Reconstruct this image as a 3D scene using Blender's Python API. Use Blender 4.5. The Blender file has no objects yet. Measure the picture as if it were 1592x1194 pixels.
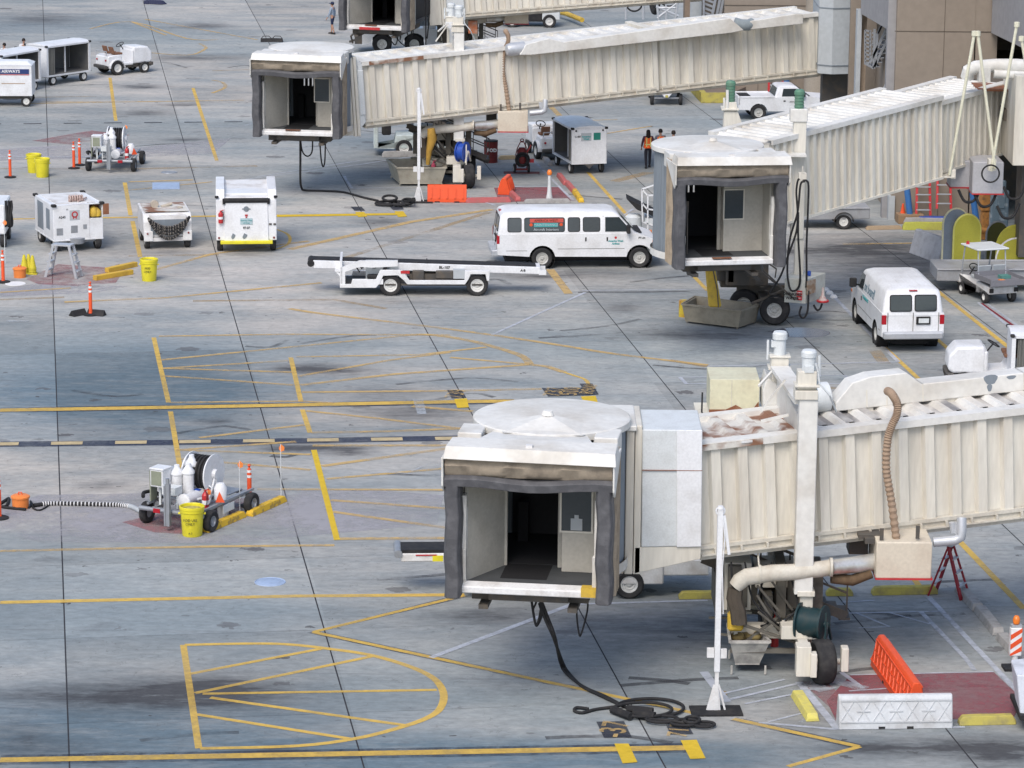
import bpy, bmesh, math, random
import numpy as np
from mathutils import Vector as V, Matrix
random.seed(7)
S = bpy.context.scene
COL = S.collection
# ------------------------------------------------------------------ camera
f = 5200.; H = 23.; th = math.atan(1206/f); ra = .008
_c, _s = math.cos(th), math.sin(th)
F = V((0, _c, -_s)); U0 = V((0, _s, _c)); R0 = V((1, 0, 0))
R = R0*math.cos(ra)+U0*math.sin(ra); U = U0*math.cos(ra)-R0*math.sin(ra)
cd = bpy.data.cameras.new('camera'); cam = bpy.data.objects.new('camera', cd); COL.objects.link(cam)
mw = Matrix((R, U, -F)).transposed().to_4x4(); mw.translation = V((0, 0, H)); cam.matrix_world = mw
cd.sensor_width = 36; cd.lens = f*36/1592; cd.clip_end = 5000; cd.clip_start = 1
S.camera = cam
# ------------------------------------------------------------------ light
SUN_EL, SUN_AZ = math.radians(50), math.radians(200)   # azimuth measured clockwise from +Y
w = bpy.data.worlds.new('World'); S.world = w; w.use_nodes = True
nt = w.node_tree; bg = nt.nodes['Background']
sky = nt.nodes.new('ShaderNodeTexSky'); sky.sky_type = 'NISHITA'; sky.sun_disc = False
sky.sun_elevation = SUN_EL; sky.sun_rotation = SUN_AZ; sky.air_density = 1.0; sky.dust_density = 2.5; sky.ozone_density = 1.2
nt.links.new(sky.outputs[0], bg.inputs[0]); bg.inputs[1].default_value = .15
sl = bpy.data.lights.new('sun', 'SUN'); sl.energy = 1.6; sl.angle = math.radians(30); sl.color = (1, .95, .88)
so = bpy.data.objects.new('sun', sl); COL.objects.link(so)
sd = V((math.sin(SUN_AZ)*math.cos(SUN_EL), math.cos(SUN_AZ)*math.cos(SUN_EL), math.sin(SUN_EL)))
so.rotation_euler = sd.to_track_quat('Z', 'Y').to_euler(); so.location = sd*100
S.view_settings.view_transform = 'Standard'; S.view_settings.look = 'None'
S.view_settings.exposure = .36; S.view_settings.gamma = 1
# ------------------------------------------------------------------ pixel -> place
def ray(px, py): return F+R*((px-796)/f)-U*((py-597)/f)
def G(px, py, z=0.):
    r = ray(px, py); t = (z-H)/r.z; return V((r.x*t, r.y*t, z))
def Q(px, py, Y):
    r = ray(px, py); t = Y/r.y; return V((r.x*t, Y, H+r.z*t))
# ------------------------------------------------------------------ materials
def mat(name, col, rough=.6, metal=0., dirt=None, amt=.25, sc=1.5, stretch=(1, 1, 1), bump=0., fine=.06, thr=(.45, .75)):
    m = bpy.data.materials.new(name); m.use_nodes = True; n = m.node_tree.nodes; l = m.node_tree.links
    b = n['Principled BSDF']; b.inputs['Roughness'].default_value = rough; b.inputs['Metallic'].default_value = metal; b.inputs['Specular IOR Level'].default_value = .5 if rough < .45 else .25
    tc = n.new('ShaderNodeTexCoord'); mp = n.new('ShaderNodeMapping'); mp.inputs['Scale'].default_value = stretch
    l.new(tc.outputs['Object'], mp.inputs[0])
    ns = n.new('ShaderNodeTexNoise'); ns.inputs['Scale'].default_value = sc; ns.inputs['Detail'].default_value = 6
    l.new(mp.outputs[0], ns.inputs[0])
    mr = n.new('ShaderNodeMapRange'); mr.inputs[1].default_value = thr[0]; mr.inputs[2].default_value = thr[1]; mr.inputs[4].default_value = amt
    l.new(ns.outputs[0], mr.inputs[0])
    mx = n.new('ShaderNodeMix'); mx.data_type = 'RGBA'
    d = dirt if dirt else tuple(c*.55 for c in col)
    mx.inputs[6].default_value = (*col, 1); mx.inputs[7].default_value = (*d, 1)
    l.new(mr.outputs[0], mx.inputs[0])
    n2 = n.new('ShaderNodeTexNoise'); n2.inputs['Scale'].default_value = sc*9; n2.inputs['Detail'].default_value = 3
    l.new(mp.outputs[0], n2.inputs[0])
    hv = n.new('ShaderNodeHueSaturation'); m2 = n.new('ShaderNodeMapRange')
    m2.inputs[1].default_value = .3; m2.inputs[2].default_value = .7; m2.inputs[3].default_value = 1-fine; m2.inputs[4].default_value = 1+fine
    l.new(n2.outputs[0], m2.inputs[0]); l.new(m2.outputs[0], hv.inputs['Value']); l.new(mx.outputs[2], hv.inputs['Color'])
    l.new(hv.outputs[0], b.inputs['Base Color'])
    if bump:
        bp = n.new('ShaderNodeBump'); bp.inputs['Strength'].default_value = bump; bp.inputs['Distance'].default_value = .03
        l.new(ns.outputs[0], bp.inputs['Height']); l.new(bp.outputs[0], b.inputs['Normal'])
    return m
def glass(name, col, rough=.08):
    m = mat(name, col, rough, amt=.2); m.node_tree.nodes['Principled BSDF'].inputs['Specular IOR Level'].default_value = .7; return m
WHITE = mat('white paint', (.74, .75, .77), .35, dirt=(.42, .40, .37), amt=.35, sc=1.8)
WHITE2 = mat('worn white paint', (.70, .70, .70), .5, dirt=(.35, .30, .25), amt=.6, sc=2.2)
BRIDGE = mat('bridge cream paint', (.68, .65, .575), .5, dirt=(.40, .345, .27), amt=.6, sc=1.7, stretch=(1, 1, .14), thr=(.42, .8))
BRIDGET = mat('bridge white roof paint', (.68, .67, .635), .5, dirt=(.42, .37, .30), amt=.65, sc=.8)
ROOFR = mat('rusty roof paint', (.62, .60, .55), .6, dirt=(.21, .09, .045), amt=.95, sc=1.3, thr=(.46, .58))
RUST = mat('rust', (.22, .09, .05), .9, dirt=(.35, .2, .12), amt=.6, sc=4)
CREAMBOX = mat('cream box paint', (.62, .60, .44), .6, dirt=(.45, .38, .26), amt=.5, sc=1.2)
GREYPAD = mat('grey vinyl', (.085, .085, .092), .55, dirt=(.2, .2, .21), amt=.4, sc=4, bump=.5)
TANFAB = mat('tan canopy fabric', (.36, .30, .23), .85, dirt=(.12, .10, .08), amt=.6, sc=3, bump=.8)
GREYMET = mat('grey louvre metal', (.20, .23, .26), .45, dirt=(.12, .13, .14), amt=.4, sc=1.5, stretch=(1, 1, .2))
FLOORG = mat('dark rubber floor', (.075, .08, .085), .8, amt=.4, sc=3)
INNER = mat('beige inner panel', (.46, .44, .39), .6, dirt=(.25, .22, .18), amt=.4, sc=1.5)
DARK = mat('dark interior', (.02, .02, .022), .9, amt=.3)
BLACK = mat('black rubber', (.022, .022, .024), .75, dirt=(.06, .055, .05), amt=.5, sc=5)
TYRE = mat('tyre rubber', (.028, .028, .03), .85, dirt=(.09, .085, .08), amt=.5, sc=4)
RIM = mat('rim', (.52, .52, .50), .45, dirt=(.2, .17, .14), amt=.5, sc=8)
STEEL = mat('galvanised steel', (.33, .35, .38), .45, .4, dirt=(.2, .19, .18), amt=.4, sc=5)
DSTEEL = mat('dark greasy steel', (.09, .085, .08), .6, .2, dirt=(.17, .13, .09), amt=.6, sc=3)
DUCT = mat('cream duct', (.58, .55, .48), .5, dirt=(.33, .27, .2), amt=.6, sc=2)
FOIL = mat('foil duct', (.62, .62, .60), .3, .5, dirt=(.25, .15, .08), amt=.8, sc=2, bump=.6)
HOSE = mat('tan hose', (.33, .24, .17), .7, dirt=(.2, .13, .09), amt=.5, sc=5)
GLASS = glass('dark glass', (.035, .045, .05))
GLASS2 = glass('grey glass', (.07, .08, .085), .15)
YEL = mat('yellow paint', (.60, .40, .055), .55, dirt=(.28, .19, .07), amt=.5, sc=5)
YELB = mat('bright yellow plastic', (.72, .64, .03), .4, dirt=(.45, .38, .03), amt=.4, sc=4)
YELD = mat('faded yellow kerb paint', (.46, .40, .10), .8, dirt=(.23, .20, .12), amt=.8, sc=4)
ORA = mat('orange plastic', (.74, .095, .03), .45, dirt=(.5, .08, .03), amt=.4, sc=4)
ORAL = mat('light orange plastic', (.80, .24, .06), .45, dirt=(.5, .16, .05), amt=.3, sc=4)
RED = mat('red paint', (.48, .03, .035), .4, dirt=(.2, .02, .02), amt=.4, sc=6)
DRED = mat('dark red paint', (.19, .03, .03), .5, dirt=(.1, .03, .02), amt=.5, sc=6)
REDK = mat('faded red kerb paint', (.46, .12, .12), .8, dirt=(.3, .15, .13), amt=.8, sc=5)
BLUE = mat('blue reel paint', (.02, .08, .42), .4, amt=.4, sc=6)
TEAL = mat('dark teal paint', (.012, .035, .042), .45, dirt=(.06, .06, .05), amt=.4, sc=6)
TEALT = mat('teal lettering', (.05, .32, .33), .5)
NAVY = mat('navy sign', (.02, .04, .15), .4)
BLUEP = mat('blue paint', (.05, .16, .40), .5)
GREEN = mat('green motor paint', (.10, .22, .15), .5, dirt=(.2, .2, .17), amt=.4, sc=6)
CONC = mat('concrete block', (.36, .35, .34), .9, dirt=(.2, .19, .18), amt=.7, sc=5, bump=.4)
WALLT = mat('tan stucco wall', (.262, .222, .182), .9, dirt=(.22, .185, .15), amt=.5, sc=.4, fine=.05)
WALLG = mat('grey stucco wall', (.30, .295, .30), .9, dirt=(.25, .24, .24), amt=.4, sc=.4)
PALE = mat('pale blue grey panel', (.42, .45, .47), .6, dirt=(.34, .36, .38), amt=.4, sc=.6)
LIME = mat('lime yellow panel', (.42, .40, .06), .6, dirt=(.3, .28, .05), amt=.5, sc=2)
BLUEG = mat('blue grey panel', (.20, .24, .30), .6, amt=.4, sc=2)
SIL = mat('aluminium', (.50, .52, .55), .4, .3, amt=.3, sc=4)
TRED = mat('tail light red', (.38, .01, .02), .3)
TEXTB = mat('black lettering', (.03, .03, .03), .6)
TEXTW = mat('white lettering', (.75, .75, .75), .6)
PLATE = mat('pale blue steel cover', (.33, .42, .58), .45, amt=.4, sc=6)
BEAC = mat('amber lens', (.75, .20, .03), .25)
WOODY = mat('yellow timber', (.62, .40, .06), .7, dirt=(.3, .17, .05), amt=.5, sc=3)
WALLW = mat('milky plastic', (.62, .65, .66), .5, dirt=(.45, .46, .45), amt=.4, sc=3)
# ------------------------------------------------------------------ mesh builder
class MB:
    def __init__(s, T=None): s.v = []; s.f = []; s.m = []; s.T = T
    def add(s, vs, fs, m=0):
        o = len(s.v)
        for p in vs:
            p = V(p); s.v.append(s.T @ p if s.T else p)
        for q in fs: s.f.append([o+i for i in q]); s.m.append(m)
        return s
    def box(s, x0, x1, y0, y1, z0, z1, m=0):
        return s.hexa([(x0, y0, z0), (x1, y0, z0), (x1, y1, z0), (x0, y1, z0), (x0, y0, z1), (x1, y0, z1), (x1, y1, z1), (x0, y1, z1)], m)
    def hexa(s, p, m=0):
        return s.add(p, [(0, 3, 2, 1), (4, 5, 6, 7), (0, 1, 5, 4), (1, 2, 6, 5), (2, 3, 7, 6), (3, 0, 4, 7)], m)
    def bar(s, p0, p1, a, b=None, m=0, up=(0, 0, 1)):
        p0, p1 = V(p0), V(p1); b = b or a; d = (p1-p0).normalized(); u = V(up)
        if abs(d.dot(u)) > .98: u = V((0, 1, 0))
        x = d.cross(u).normalized()*a/2; y = x.cross(d).normalized()*b/2
        return s.hexa([p0-x-y, p0+x-y, p0+x+y, p0-x+y, p1-x-y, p1+x-y, p1+x+y, p1-x+y], m)
    def ring(s, c, d, r, n, ph=0):
        d = V(d).normalized(); u = V((0, 0, 1)) if abs(d.z) < .9 else V((1, 0, 0))
        x = d.cross(u).normalized(); y = d.cross(x)
        return [V(c)+x*r*math.cos(2*math.pi*i/n+ph)+y*r*math.sin(2*math.pi*i/n+ph) for i in range(n)]
    def loft(s, rings, cap=True, m=0, close=True):
        n = len(rings[0]); vs = [p for r in rings for p in r]; fs = []
        for k in range(len(rings)-1):
            for i in range(n if close else n-1):
                j = (i+1) % n; fs.append((k*n+i, k*n+j, (k+1)*n+j, (k+1)*n+i))
        if cap: fs.append(tuple(range(n))[::-1]); fs.append(tuple((len(rings)-1)*n+i for i in range(n)))
        return s.add(vs, fs, m)
    def cyl(s, p0, p1, r0, r1=None, n=14, m=0, cap=True):
        d = V(p1)-V(p0); return s.loft([s.ring(p0, d, r0, n), s.ring(p1, d, r0 if r1 is None else r1, n)], cap, m)
    def tube(s, pts, r, n=8, m=0):
        pts = [V(p) for p in pts]; rs = []; x = None
        for i, p in enumerate(pts):
            d = (pts[min(i+1, len(pts)-1)]-pts[max(i-1, 0)]).normalized()
            if x is None:
                u = V((0, 0, 1)) if abs(d.z) < .9 else V((1, 0, 0)); x = d.cross(u).normalized()
            else: x = (x-d*x.dot(d)).normalized()
            y = d.cross(x); q = r[i] if isinstance(r, (list, tuple)) else r
            rs.append([p+x*q*math.cos(2*math.pi*k/n)+y*q*math.sin(2*math.pi*k/n) for k in range(n)])
        return s.loft(rs, True, m)
    def prism(s, poly, ax, a, b, m=0):
        def P(u, v, t): return {'x': (t, u, v), 'y': (u, t, v), 'z': (u, v, t)}[ax]
        n = len(poly)
        vs = [P(u, v, a) for u, v in poly]+[P(u, v, b) for u, v in poly]
        fs = [tuple(range(n)), tuple(range(n, 2*n))[::-1]]+[(i, (i+1) % n, n+(i+1) % n, n+i) for i in range(n)]
        return s.add(vs, fs, m)
    def lathe(s, prof, c=(0, 0, 0), n=20, m=0, ax='z', a0=0, a1=None):
        c = V(c); full = a1 is None; A = 2*math.pi if full else a1-a0; rs = []
        for i in range(n if full else n+1):
            a = a0+A*i/n; co, si = math.cos(a), math.sin(a)
            rs.append([c+V({'z': (r*co, r*si, z), 'y': (r*co, z, r*si), 'x': (z, r*co, r*si)}[ax]) for r, z in prof])
        k = len(prof); vs = [p for r in rs for p in r]; fs = []; N = len(rs)
        for i in range(N if full else N-1):
            for j in range(k-1):
                a = i*k+j; b = ((i+1) % N)*k+j; fs.append((a, b, b+1, a+1))
        return s.add(vs, fs, m)
    def torus(s, c, d, Rr, r, n=20, k=8, m=0):
        cs = s.ring(c, d, Rr, n); d = V(d).normalized(); c = V(c); rs = []
        for p in cs:
            o = (p-c).normalized(); rs.append([p+o*r*math.cos(2*math.pi*i/k)+d*r*math.sin(2*math.pi*i/k) for i in range(k)])
        rs.append(rs[0]); return s.loft(rs, False, m)
    def build(s, name, mats, parent=None, loc=None, rz=0, smooth=False, bev=0, bseg=1):
        me = bpy.data.meshes.new(name); me.from_pydata([tuple(p) for p in s.v], [], s.f)
        for mm in (mats if isinstance(mats, (list, tuple)) else [mats]): me.materials.append(mm)
        me.polygons.foreach_set('material_index', s.m)
        bm = bmesh.new(); bm.from_mesh(me); bmesh.ops.remove_doubles(bm, verts=bm.verts, dist=1e-5)
        bmesh.ops.recalc_face_normals(bm, faces=bm.faces); bm.to_mesh(me); bm.free()
        if smooth: me.shade_smooth(); me.set_sharp_from_angle(angle=math.radians(smooth if smooth > 1 else 40))
        o = bpy.data.objects.new(name, me); COL.objects.link(o)
        if parent: o.parent = parent
        if loc is not None: o.location = loc
        o.rotation_euler.z = rz
        if bev:
            b = o.modifiers.new('b', 'BEVEL'); b.width = bev; b.segments = bseg; b.limit_method = 'ANGLE'; b.angle_limit = math.radians(35)
            if bseg > 1: me.shade_smooth(); me.set_sharp_from_angle(angle=math.radians(50))
        return o
def tag(o, label, cat, group=None, kind=None):
    if label: o['label'] = label
    if cat: o['category'] = cat
    if group: o['group'] = group
    if kind: o['kind'] = kind
    return o
def thing(name, label, cat, loc, rz=0, group=None):
    o = bpy.data.objects.new(name, None); COL.objects.link(o); o.location = loc; o.rotation_euler.z = math.radians(rz)
    o.empty_display_size = .2; return tag(o, label, cat, group)
def struct(name, mb, m, **k):
    o = mb.build(name, m, **k); o['kind'] = 'structure'; return o
CH = {}
def copy_tree(o, parent=None, label=None, loc=None, rz=None):
    c = o.copy(); COL.objects.link(c); c.parent = parent
    for ch in [x for x in COL.objects if x.parent == o]: copy_tree(ch, c)
    if label: c['label'] = label
    if loc is not None: c.location = loc
    if rz is not None: c.rotation_euler.z = math.radians(rz)
    return c
_wm = {}
def wheel(parent, x, y, z, r=.36, wd=.22, rr=.58, side=1, rim=None, yaw=0, ax='y'):
    """tyre with a rim; axle along local y (side tells which way the rim faces)"""
    key = (r, wd, rr, rim.name if rim else '')
    if key not in _wm:
        h = wd/2; m = MB(); m.lathe([(r*rr, -h*.85), (r*.86, -h), (r*.95, -h*.85), (r, -h*.55), (r, h*.55), (r*.95, h*.85), (r*.86, h), (r*rr, h*.85), (r*rr, -h*.85)], n=26, ax='y')
        t = m.build('wheel', TYRE, smooth=35)
        q = MB(); q.lathe([(0, h*.5), (r*.1, h*.55), (r*.14, h*.3), (r*rr*.45, h*.25), (r*rr*.62, h*.5), (r*rr*.78, h*.45), (r*rr*.85, h*.7), (r*rr*.99, h*.82), (r*rr, h*.6), (r*rr, -h*.6), (0, -h*.6)], n=22, ax='y')
        for i in range(8):
            a = 2*math.pi*i/8; q.cyl((r*rr*.3*math.cos(a), h*.2, r*rr*.3*math.sin(a)), (r*rr*.3*math.cos(a), h*.38, r*rr*.3*math.sin(a)), .018, n=6)
        ro = q.build('rim', rim or RIM, smooth=30); _wm[key] = (t.data, ro.data); bpy.data.objects.remove(t); bpy.data.objects.remove(ro)
    a, b = _wm[key]
    t = bpy.data.objects.new('wheel', a); COL.objects.link(t); t.parent = parent; t.location = (x, y, z); t.rotation_euler.z = math.radians(yaw)+(0 if side > 0 else math.pi)
    rm = bpy.data.objects.new('rim', b); COL.objects.link(rm); rm.parent = t
    return t
def letters(s, size, pos, xd, ud, m, parent=None, name='lettering', ext=.004, align='CENTER', T=None, bold=0.):
    """flat raised letters, baseline direction xd, up direction ud"""
    cu = bpy.data.curves.new('t', 'FONT'); cu.body = s; cu.size = size; cu.extrude = ext; cu.align_x = align; cu.align_y = 'CENTER'; cu.offset = bold; cu.resolution_u = 2
    t = bpy.data.objects.new('t', cu); COL.objects.link(t)
    dg = bpy.context.evaluated_depsgraph_get(); me = bpy.data.meshes.new_from_object(t.evaluated_get(dg)); bpy.data.objects.remove(t)
    xd = V(xd).normalized(); ud = V(ud); ud = (ud-xd*ud.dot(xd)).normalized(); zd = xd.cross(ud)
    M = Matrix((xd, ud, zd)).transposed().to_4x4(); M.translation = V(pos)
    if T: M = T @ M
    me.transform(M); me.materials.clear(); me.materials.append(m)
    o = bpy.data.objects.new(name, me); COL.objects.link(o)
    if parent: o.parent = parent
    return o
def fr(O, ex, ey=None, ez=(0, 0, 1)):
    ex = V(ex).normalized(); ez = V(ez)
    if ey is None: ey = ez.cross(ex)
    ey = V(ey).normalized(); ez = ex.cross(ey).normalized()
    M = Matrix((ex, ey, ez)).transposed().to_4x4(); M.translation = V(O); return M
def arc(cx, cz, r, a0, a1, n=8): return [(cx+r*math.cos(math.radians(a0+(a1-a0)*i/n)), cz+r*math.sin(math.radians(a0+(a1-a0)*i/n))) for i in range(n+1)]
def smooth_pts(pts, k=5):
    pts = [V(p) for p in pts]; out = []
    for i in range(len(pts)-1):
        p0 = pts[max(i-1, 0)]; p1 = pts[i]; p2 = pts[i+1]; p3 = pts[min(i+2, len(pts)-1)]
        for j in range(k):
            t = j/k; out.append(.5*((2*p1)+(p2-p0)*t+(2*p0-5*p1+4*p2-p3)*t*t+(3*p1-p0-3*p2+p3)*t**3))
    out.append(pts[-1]); return out
# ------------------------------------------------------------------ ground sheet
def ground():
    xs = [-1500, -400, -120, -70]+[x*.5 for x in range(-110, 111)]+[70, 120, 400, 1500]
    ys = [-400, -50, 20, 45]+[y*.5 for y in range(110, 450)]+[240, 270, 350, 600, 2500]
    X, Y = np.meshgrid(np.array(xs, float), np.array(ys, float)); nx, ny = len(xs), len(ys)
    co = np.stack([X, Y, np.zeros_like(X)], -1).reshape(-1, 3)
    d = co-np.array([0, 0, H]); zc = np.maximum(d@np.array(F), 1.); px = 796+f*(d@np.array(R))/zc; py = 597-f*(d@np.array(U))/zc
    st = np.zeros(len(co)); cl = np.zeros(len(co)); wm = np.zeros(len(co))
    def blob(a, cx, cy, rx, ry, k): a += k*np.exp(-((px-cx)/rx)**2-((py-cy)/ry)**2)
    for b in [(330, 1075, 110, 22, 1.), (170, 1085, 150, 20, .6), (60, 1165, 90, 20, .35), (32, 1135, 16, 18, .8), (480, 573, 55, 7, .9), (540, 578, 50, 6, .5),
              (470, 696, 60, 7, .9), (545, 702, 30, 6, .8), (1390, 400, 120, 35, .5), (1330, 385, 60, 10, .5), (1380, 470, 60, 20, .3), (1450, 1162, 120, 12, .85), (1560, 1170, 60, 20, .85), (1350, 1165, 50, 8, .5),
              (300, 90, 80, 4, .5), (60, 30, 60, 8, .5), (220, 135, 30, 3, .7), (225, 176, 35, 4, .6), (310, 40, 40, 4, .6), (280, 163, 30, 2, .7), (290, 217, 30, 2, .7),
              (970, 478, 30, 7, .5), (1090, 520, 110, 8, .6), (1000, 660, 200, 25, .3), (640, 640, 90, 14, .5), (600, 610, 80, 10, .3), (1240, 390, 60, 6, .5), (1000, 980, 320, 35, .3), (1200, 960, 200, 50, .3),  # besides stains, paints the shade below the bridges onto the ground
              (1260, 1110, 60, 40, .3), (560, 335, 0.1, .1, 0), (590, 345, 35, 6, .5), (1010, 340, 60, 20, .2), (1530, 600, 100, 60, .25), (1100, 100, 120, 20, .25), (960, 250, 60, 20, .25), (100, 470, 40, 4, .3),
              (700, 730, 30, 4, .2), (50, 1080, 60, 10, .4), (420, 1168, 40, 3, .7), (80, 870, 30, 4, .3), (165, 976, 12, 3, .8), (65, 920, 14, 2.5, .8), (1500, 620, 60, 20, .2), (160, 755, 35, 6, .55), (240, 640, 30, 3, .6), (330, 655, 25, 4, .6),
              (620, 260, 80, 20, .4), (760, 320, 60, 8, .2), (830, 430, 60, 5, .35), (600, 470, 120, 6, .3), (900, 425, 130, 8, .4), (130, 390, 70, 6, .35), (385, 396, 50, 5, .4), (260, 392, 45, 5, .4), (760, 955, 100, 14, .4)]: blob(st, *b)  # stains, plus contact shade painted under vans, carts and loaders
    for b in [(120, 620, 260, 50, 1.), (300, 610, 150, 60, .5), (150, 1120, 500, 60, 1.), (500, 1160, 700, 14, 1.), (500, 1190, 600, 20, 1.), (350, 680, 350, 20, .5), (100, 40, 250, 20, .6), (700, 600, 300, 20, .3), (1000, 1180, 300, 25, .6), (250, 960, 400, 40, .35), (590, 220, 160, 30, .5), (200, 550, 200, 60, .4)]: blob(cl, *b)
    for b in [(550, 400, 300, 60, .7), (120, 240, 200, 40, .6), (620, 800, 150, 60, .7), (120, 800, 200, 40, .8), (300, 440, 300, 30, .7), (1350, 400, 150, 50, .4), (300, 130, 250, 40, .5), (500, 510, 200, 25, .5), (850, 240, 100, 60, .3)]: blob(wm, *b)
    fs = [(j*nx+i, j*nx+i+1, (j+1)*nx+i+1, (j+1)*nx+i) for j in range(ny-1) for i in range(nx-1)]
    me = bpy.data.meshes.new('apron_ground'); me.from_pydata(co.tolist(), [], fs)
    at = me.color_attributes.new('wear_and_shade', 'FLOAT_COLOR', 'POINT')
    at.data.foreach_set('color', np.stack([np.clip(st, 0, 1), np.clip(cl, 0, 1), np.clip(wm, 0, 1), np.ones_like(st)], -1).astype(np.float32).ravel())
    o = bpy.data.objects.new('ground', me); COL.objects.link(o); o['kind'] = 'structure'; return o
gnd = ground()
def ground_mat():
    m = bpy.data.materials.new('apron concrete'); m.use_nodes = True; n = m.node_tree.nodes; l = m.node_tree.links; b = n['Principled BSDF']
    b.inputs['Roughness'].default_value = .95; b.inputs['Specular IOR Level'].default_value = .12
    tc = n.new('ShaderNodeTexCoord'); at = n.new('ShaderNodeVertexColor'); at.layer_name = 'wear_and_shade'; sp = n.new('ShaderNodeSeparateColor'); l.new(at.outputs[0], sp.inputs[0])
    def noise(sc, det, st=(1, 1, 1), rough=.55, rot=0):
        mp = n.new('ShaderNodeMapping'); mp.inputs['Scale'].default_value = st; mp.inputs['Rotation'].default_value = (0, 0, rot); l.new(tc.outputs['Object'], mp.inputs[0])
        q = n.new('ShaderNodeTexNoise'); q.inputs['Scale'].default_value = sc; q.inputs['Detail'].default_value = det; q.inputs['Roughness'].default_value = rough
        l.new(mp.outputs[0], q.inputs[0]); return q.outputs[0]
    def mr(x, a, b_, c, d):
        q = n.new('ShaderNodeMapRange'); q.inputs[1].default_value = a; q.inputs[2].default_value = b_; q.inputs[3].default_value = c; q.inputs[4].default_value = d; l.new(x, q.inputs[0]); return q.outputs[0]
    def ma(op, a, b_):
        q = n.new('ShaderNodeMath'); q.operation = op
        for i, x in enumerate((a, b_)):
            if isinstance(x, (int, float)): q.inputs[i].default_value = x
            else: l.new(x, q.inputs[i])
        return q.outputs[0]
    def mix(fac, a, b_):
        q = n.new('ShaderNodeMix'); q.data_type = 'RGBA'
        if isinstance(fac, (int, float)): q.inputs[0].default_value = fac
        else: l.new(fac, q.inputs[0])
        for i, x in ((6, a), (7, b_)):
            if isinstance(x, tuple): q.inputs[i].default_value = (*x, 1)
            else: l.new(x, q.inputs[i])
        return q.outputs[2]
    big = noise(.09, 5, (.5, 1, 1)); med = noise(.5, 8, (.45, 1, 1), .65); fine = noise(5, 8, (.6, 1, 1), .7); fin2 = noise(1.7, 10, (.3, 1, 1), .75)
    # slab to slab variation
    mp = n.new('ShaderNodeMapping'); tj = G(740, 1101); mp.inputs['Rotation'].default_value = (0, 0, -math.radians(8.11)); mp.inputs['Scale'].default_value = (1/6.02,)*3; mp.inputs['Location'].default_value = (-.0415, (-(-.1411*tj.x+.99*tj.y)/6.02) % 1, 0)
    l.new(tc.outputs['Object'], mp.inputs[0]); fl = n.new('ShaderNodeVectorMath'); fl.operation = 'FLOOR'; l.new(mp.outputs[0], fl.inputs[0])
    wn = n.new('ShaderNodeTexWhiteNoise'); wn.noise_dimensions = '2D'; l.new(fl.outputs[0], wn.inputs['Vector'])
    base = mix(mr(big, .35, .65, 0, 1), (.47, .44, .40), (.30, .33, .335))
    base = mix(mr(med, .40, .66, 0, .75), base, (.21, .245, .262))
    base = mix(ma('MULTIPLY', sp.outputs[2], mr(med, .3, .6, .75, .2)), base, (.52, .47, .43))
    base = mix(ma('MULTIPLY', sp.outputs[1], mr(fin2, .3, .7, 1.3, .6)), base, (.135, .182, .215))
    stf = ma('MULTIPLY', sp.outputs[0], mr(fin2, .35, .65, 1.9, .45))
    stf = ma('MINIMUM', stf, .88)
    base = mix(stf, base, (.062, .062, .068))
    # small oil spots and scuffs
    vo = n.new('ShaderNodeTexVoronoi'); vo.inputs['Scale'].default_value = .85; vo.inputs['Randomness'].default_value = 1
    mp2 = n.new('ShaderNodeMapping'); mp2.inputs['Scale'].default_value = (.6, .8, 1); l.new(tc.outputs['Object'], mp2.inputs[0])
    wv = n.new('ShaderNodeVectorMath'); wv.operation = 'ADD'; sc_ = n.new('ShaderNodeVectorMath'); sc_.operation = 'SCALE'; sc_.inputs['Scale'].default_value = .35
    nn = n.new('ShaderNodeTexNoise'); nn.inputs['Scale'].default_value = 5; nn.inputs['Detail'].default_value = 5; l.new(tc.outputs['Object'], nn.inputs[0]); l.new(nn.outputs[1], sc_.inputs[0])
    l.new(mp2.outputs[0], wv.inputs[0]); l.new(sc_.outputs[0], wv.inputs[1]); l.new(wv.outputs[0], vo.inputs['Vector'])
    sc3 = n.new('ShaderNodeSeparateColor'); l.new(vo.outputs['Color'], sc3.inputs[0])
    rad = mr(sc3.outputs[0], .35, 1, 0, .23); spot = ma('LESS_THAN', vo.outputs['Distance'], rad)
    base = mix(ma('MULTIPLY', spot, mr(sc3.outputs[1], 0, 1, .15, .75)), base, (.09, .085, .09))
    v2 = n.new('ShaderNodeTexVoronoi'); v2.inputs['Scale'].default_value = 2.3; l.new(wv.outputs[0], v2.inputs['Vector']); s4 = n.new('ShaderNodeSeparateColor'); l.new(v2.outputs['Color'], s4.inputs[0])
    base = mix(ma('MULTIPLY', ma('LESS_THAN', v2.outputs['Distance'], mr(s4.outputs[0], .5, 1, 0, .16)), mr(s4.outputs[1], 0, 1, .2, .9)), base, (.07, .068, .07))
    ck = noise(.8, 3, (1, 1, 1), .6, .3); cd_ = ma('ABSOLUTE', ma('SUBTRACT', ck, .5), 0)
    base = mix(mr(cd_, 0, .0035, .45, 0), base, (.12, .12, .12))
    # long faint tyre scuffs
    scf = noise(1.2, 4, (.08, 2.2, 1), .7, .05); base = mix(mr(scf, .60, .74, 0, .38), base, (.12, .12, .13))
    scf2 = noise(.9, 4, (.1, 2.0, 1), .7, -.35); base = mix(mr(scf2, .62, .76, 0, .25), base, (.42, .41, .41))
    hv = n.new('ShaderNodeHueSaturation'); l.new(base, hv.inputs['Color'])
    val = ma('MULTIPLY', mr(fine, .3, .7, .80, 1.18), mr(wn.outputs[0], 0, 1, .87, 1.09)); l.new(val, hv.inputs['Value'])
    l.new(hv.outputs[0], b.inputs['Base Color'])
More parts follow.
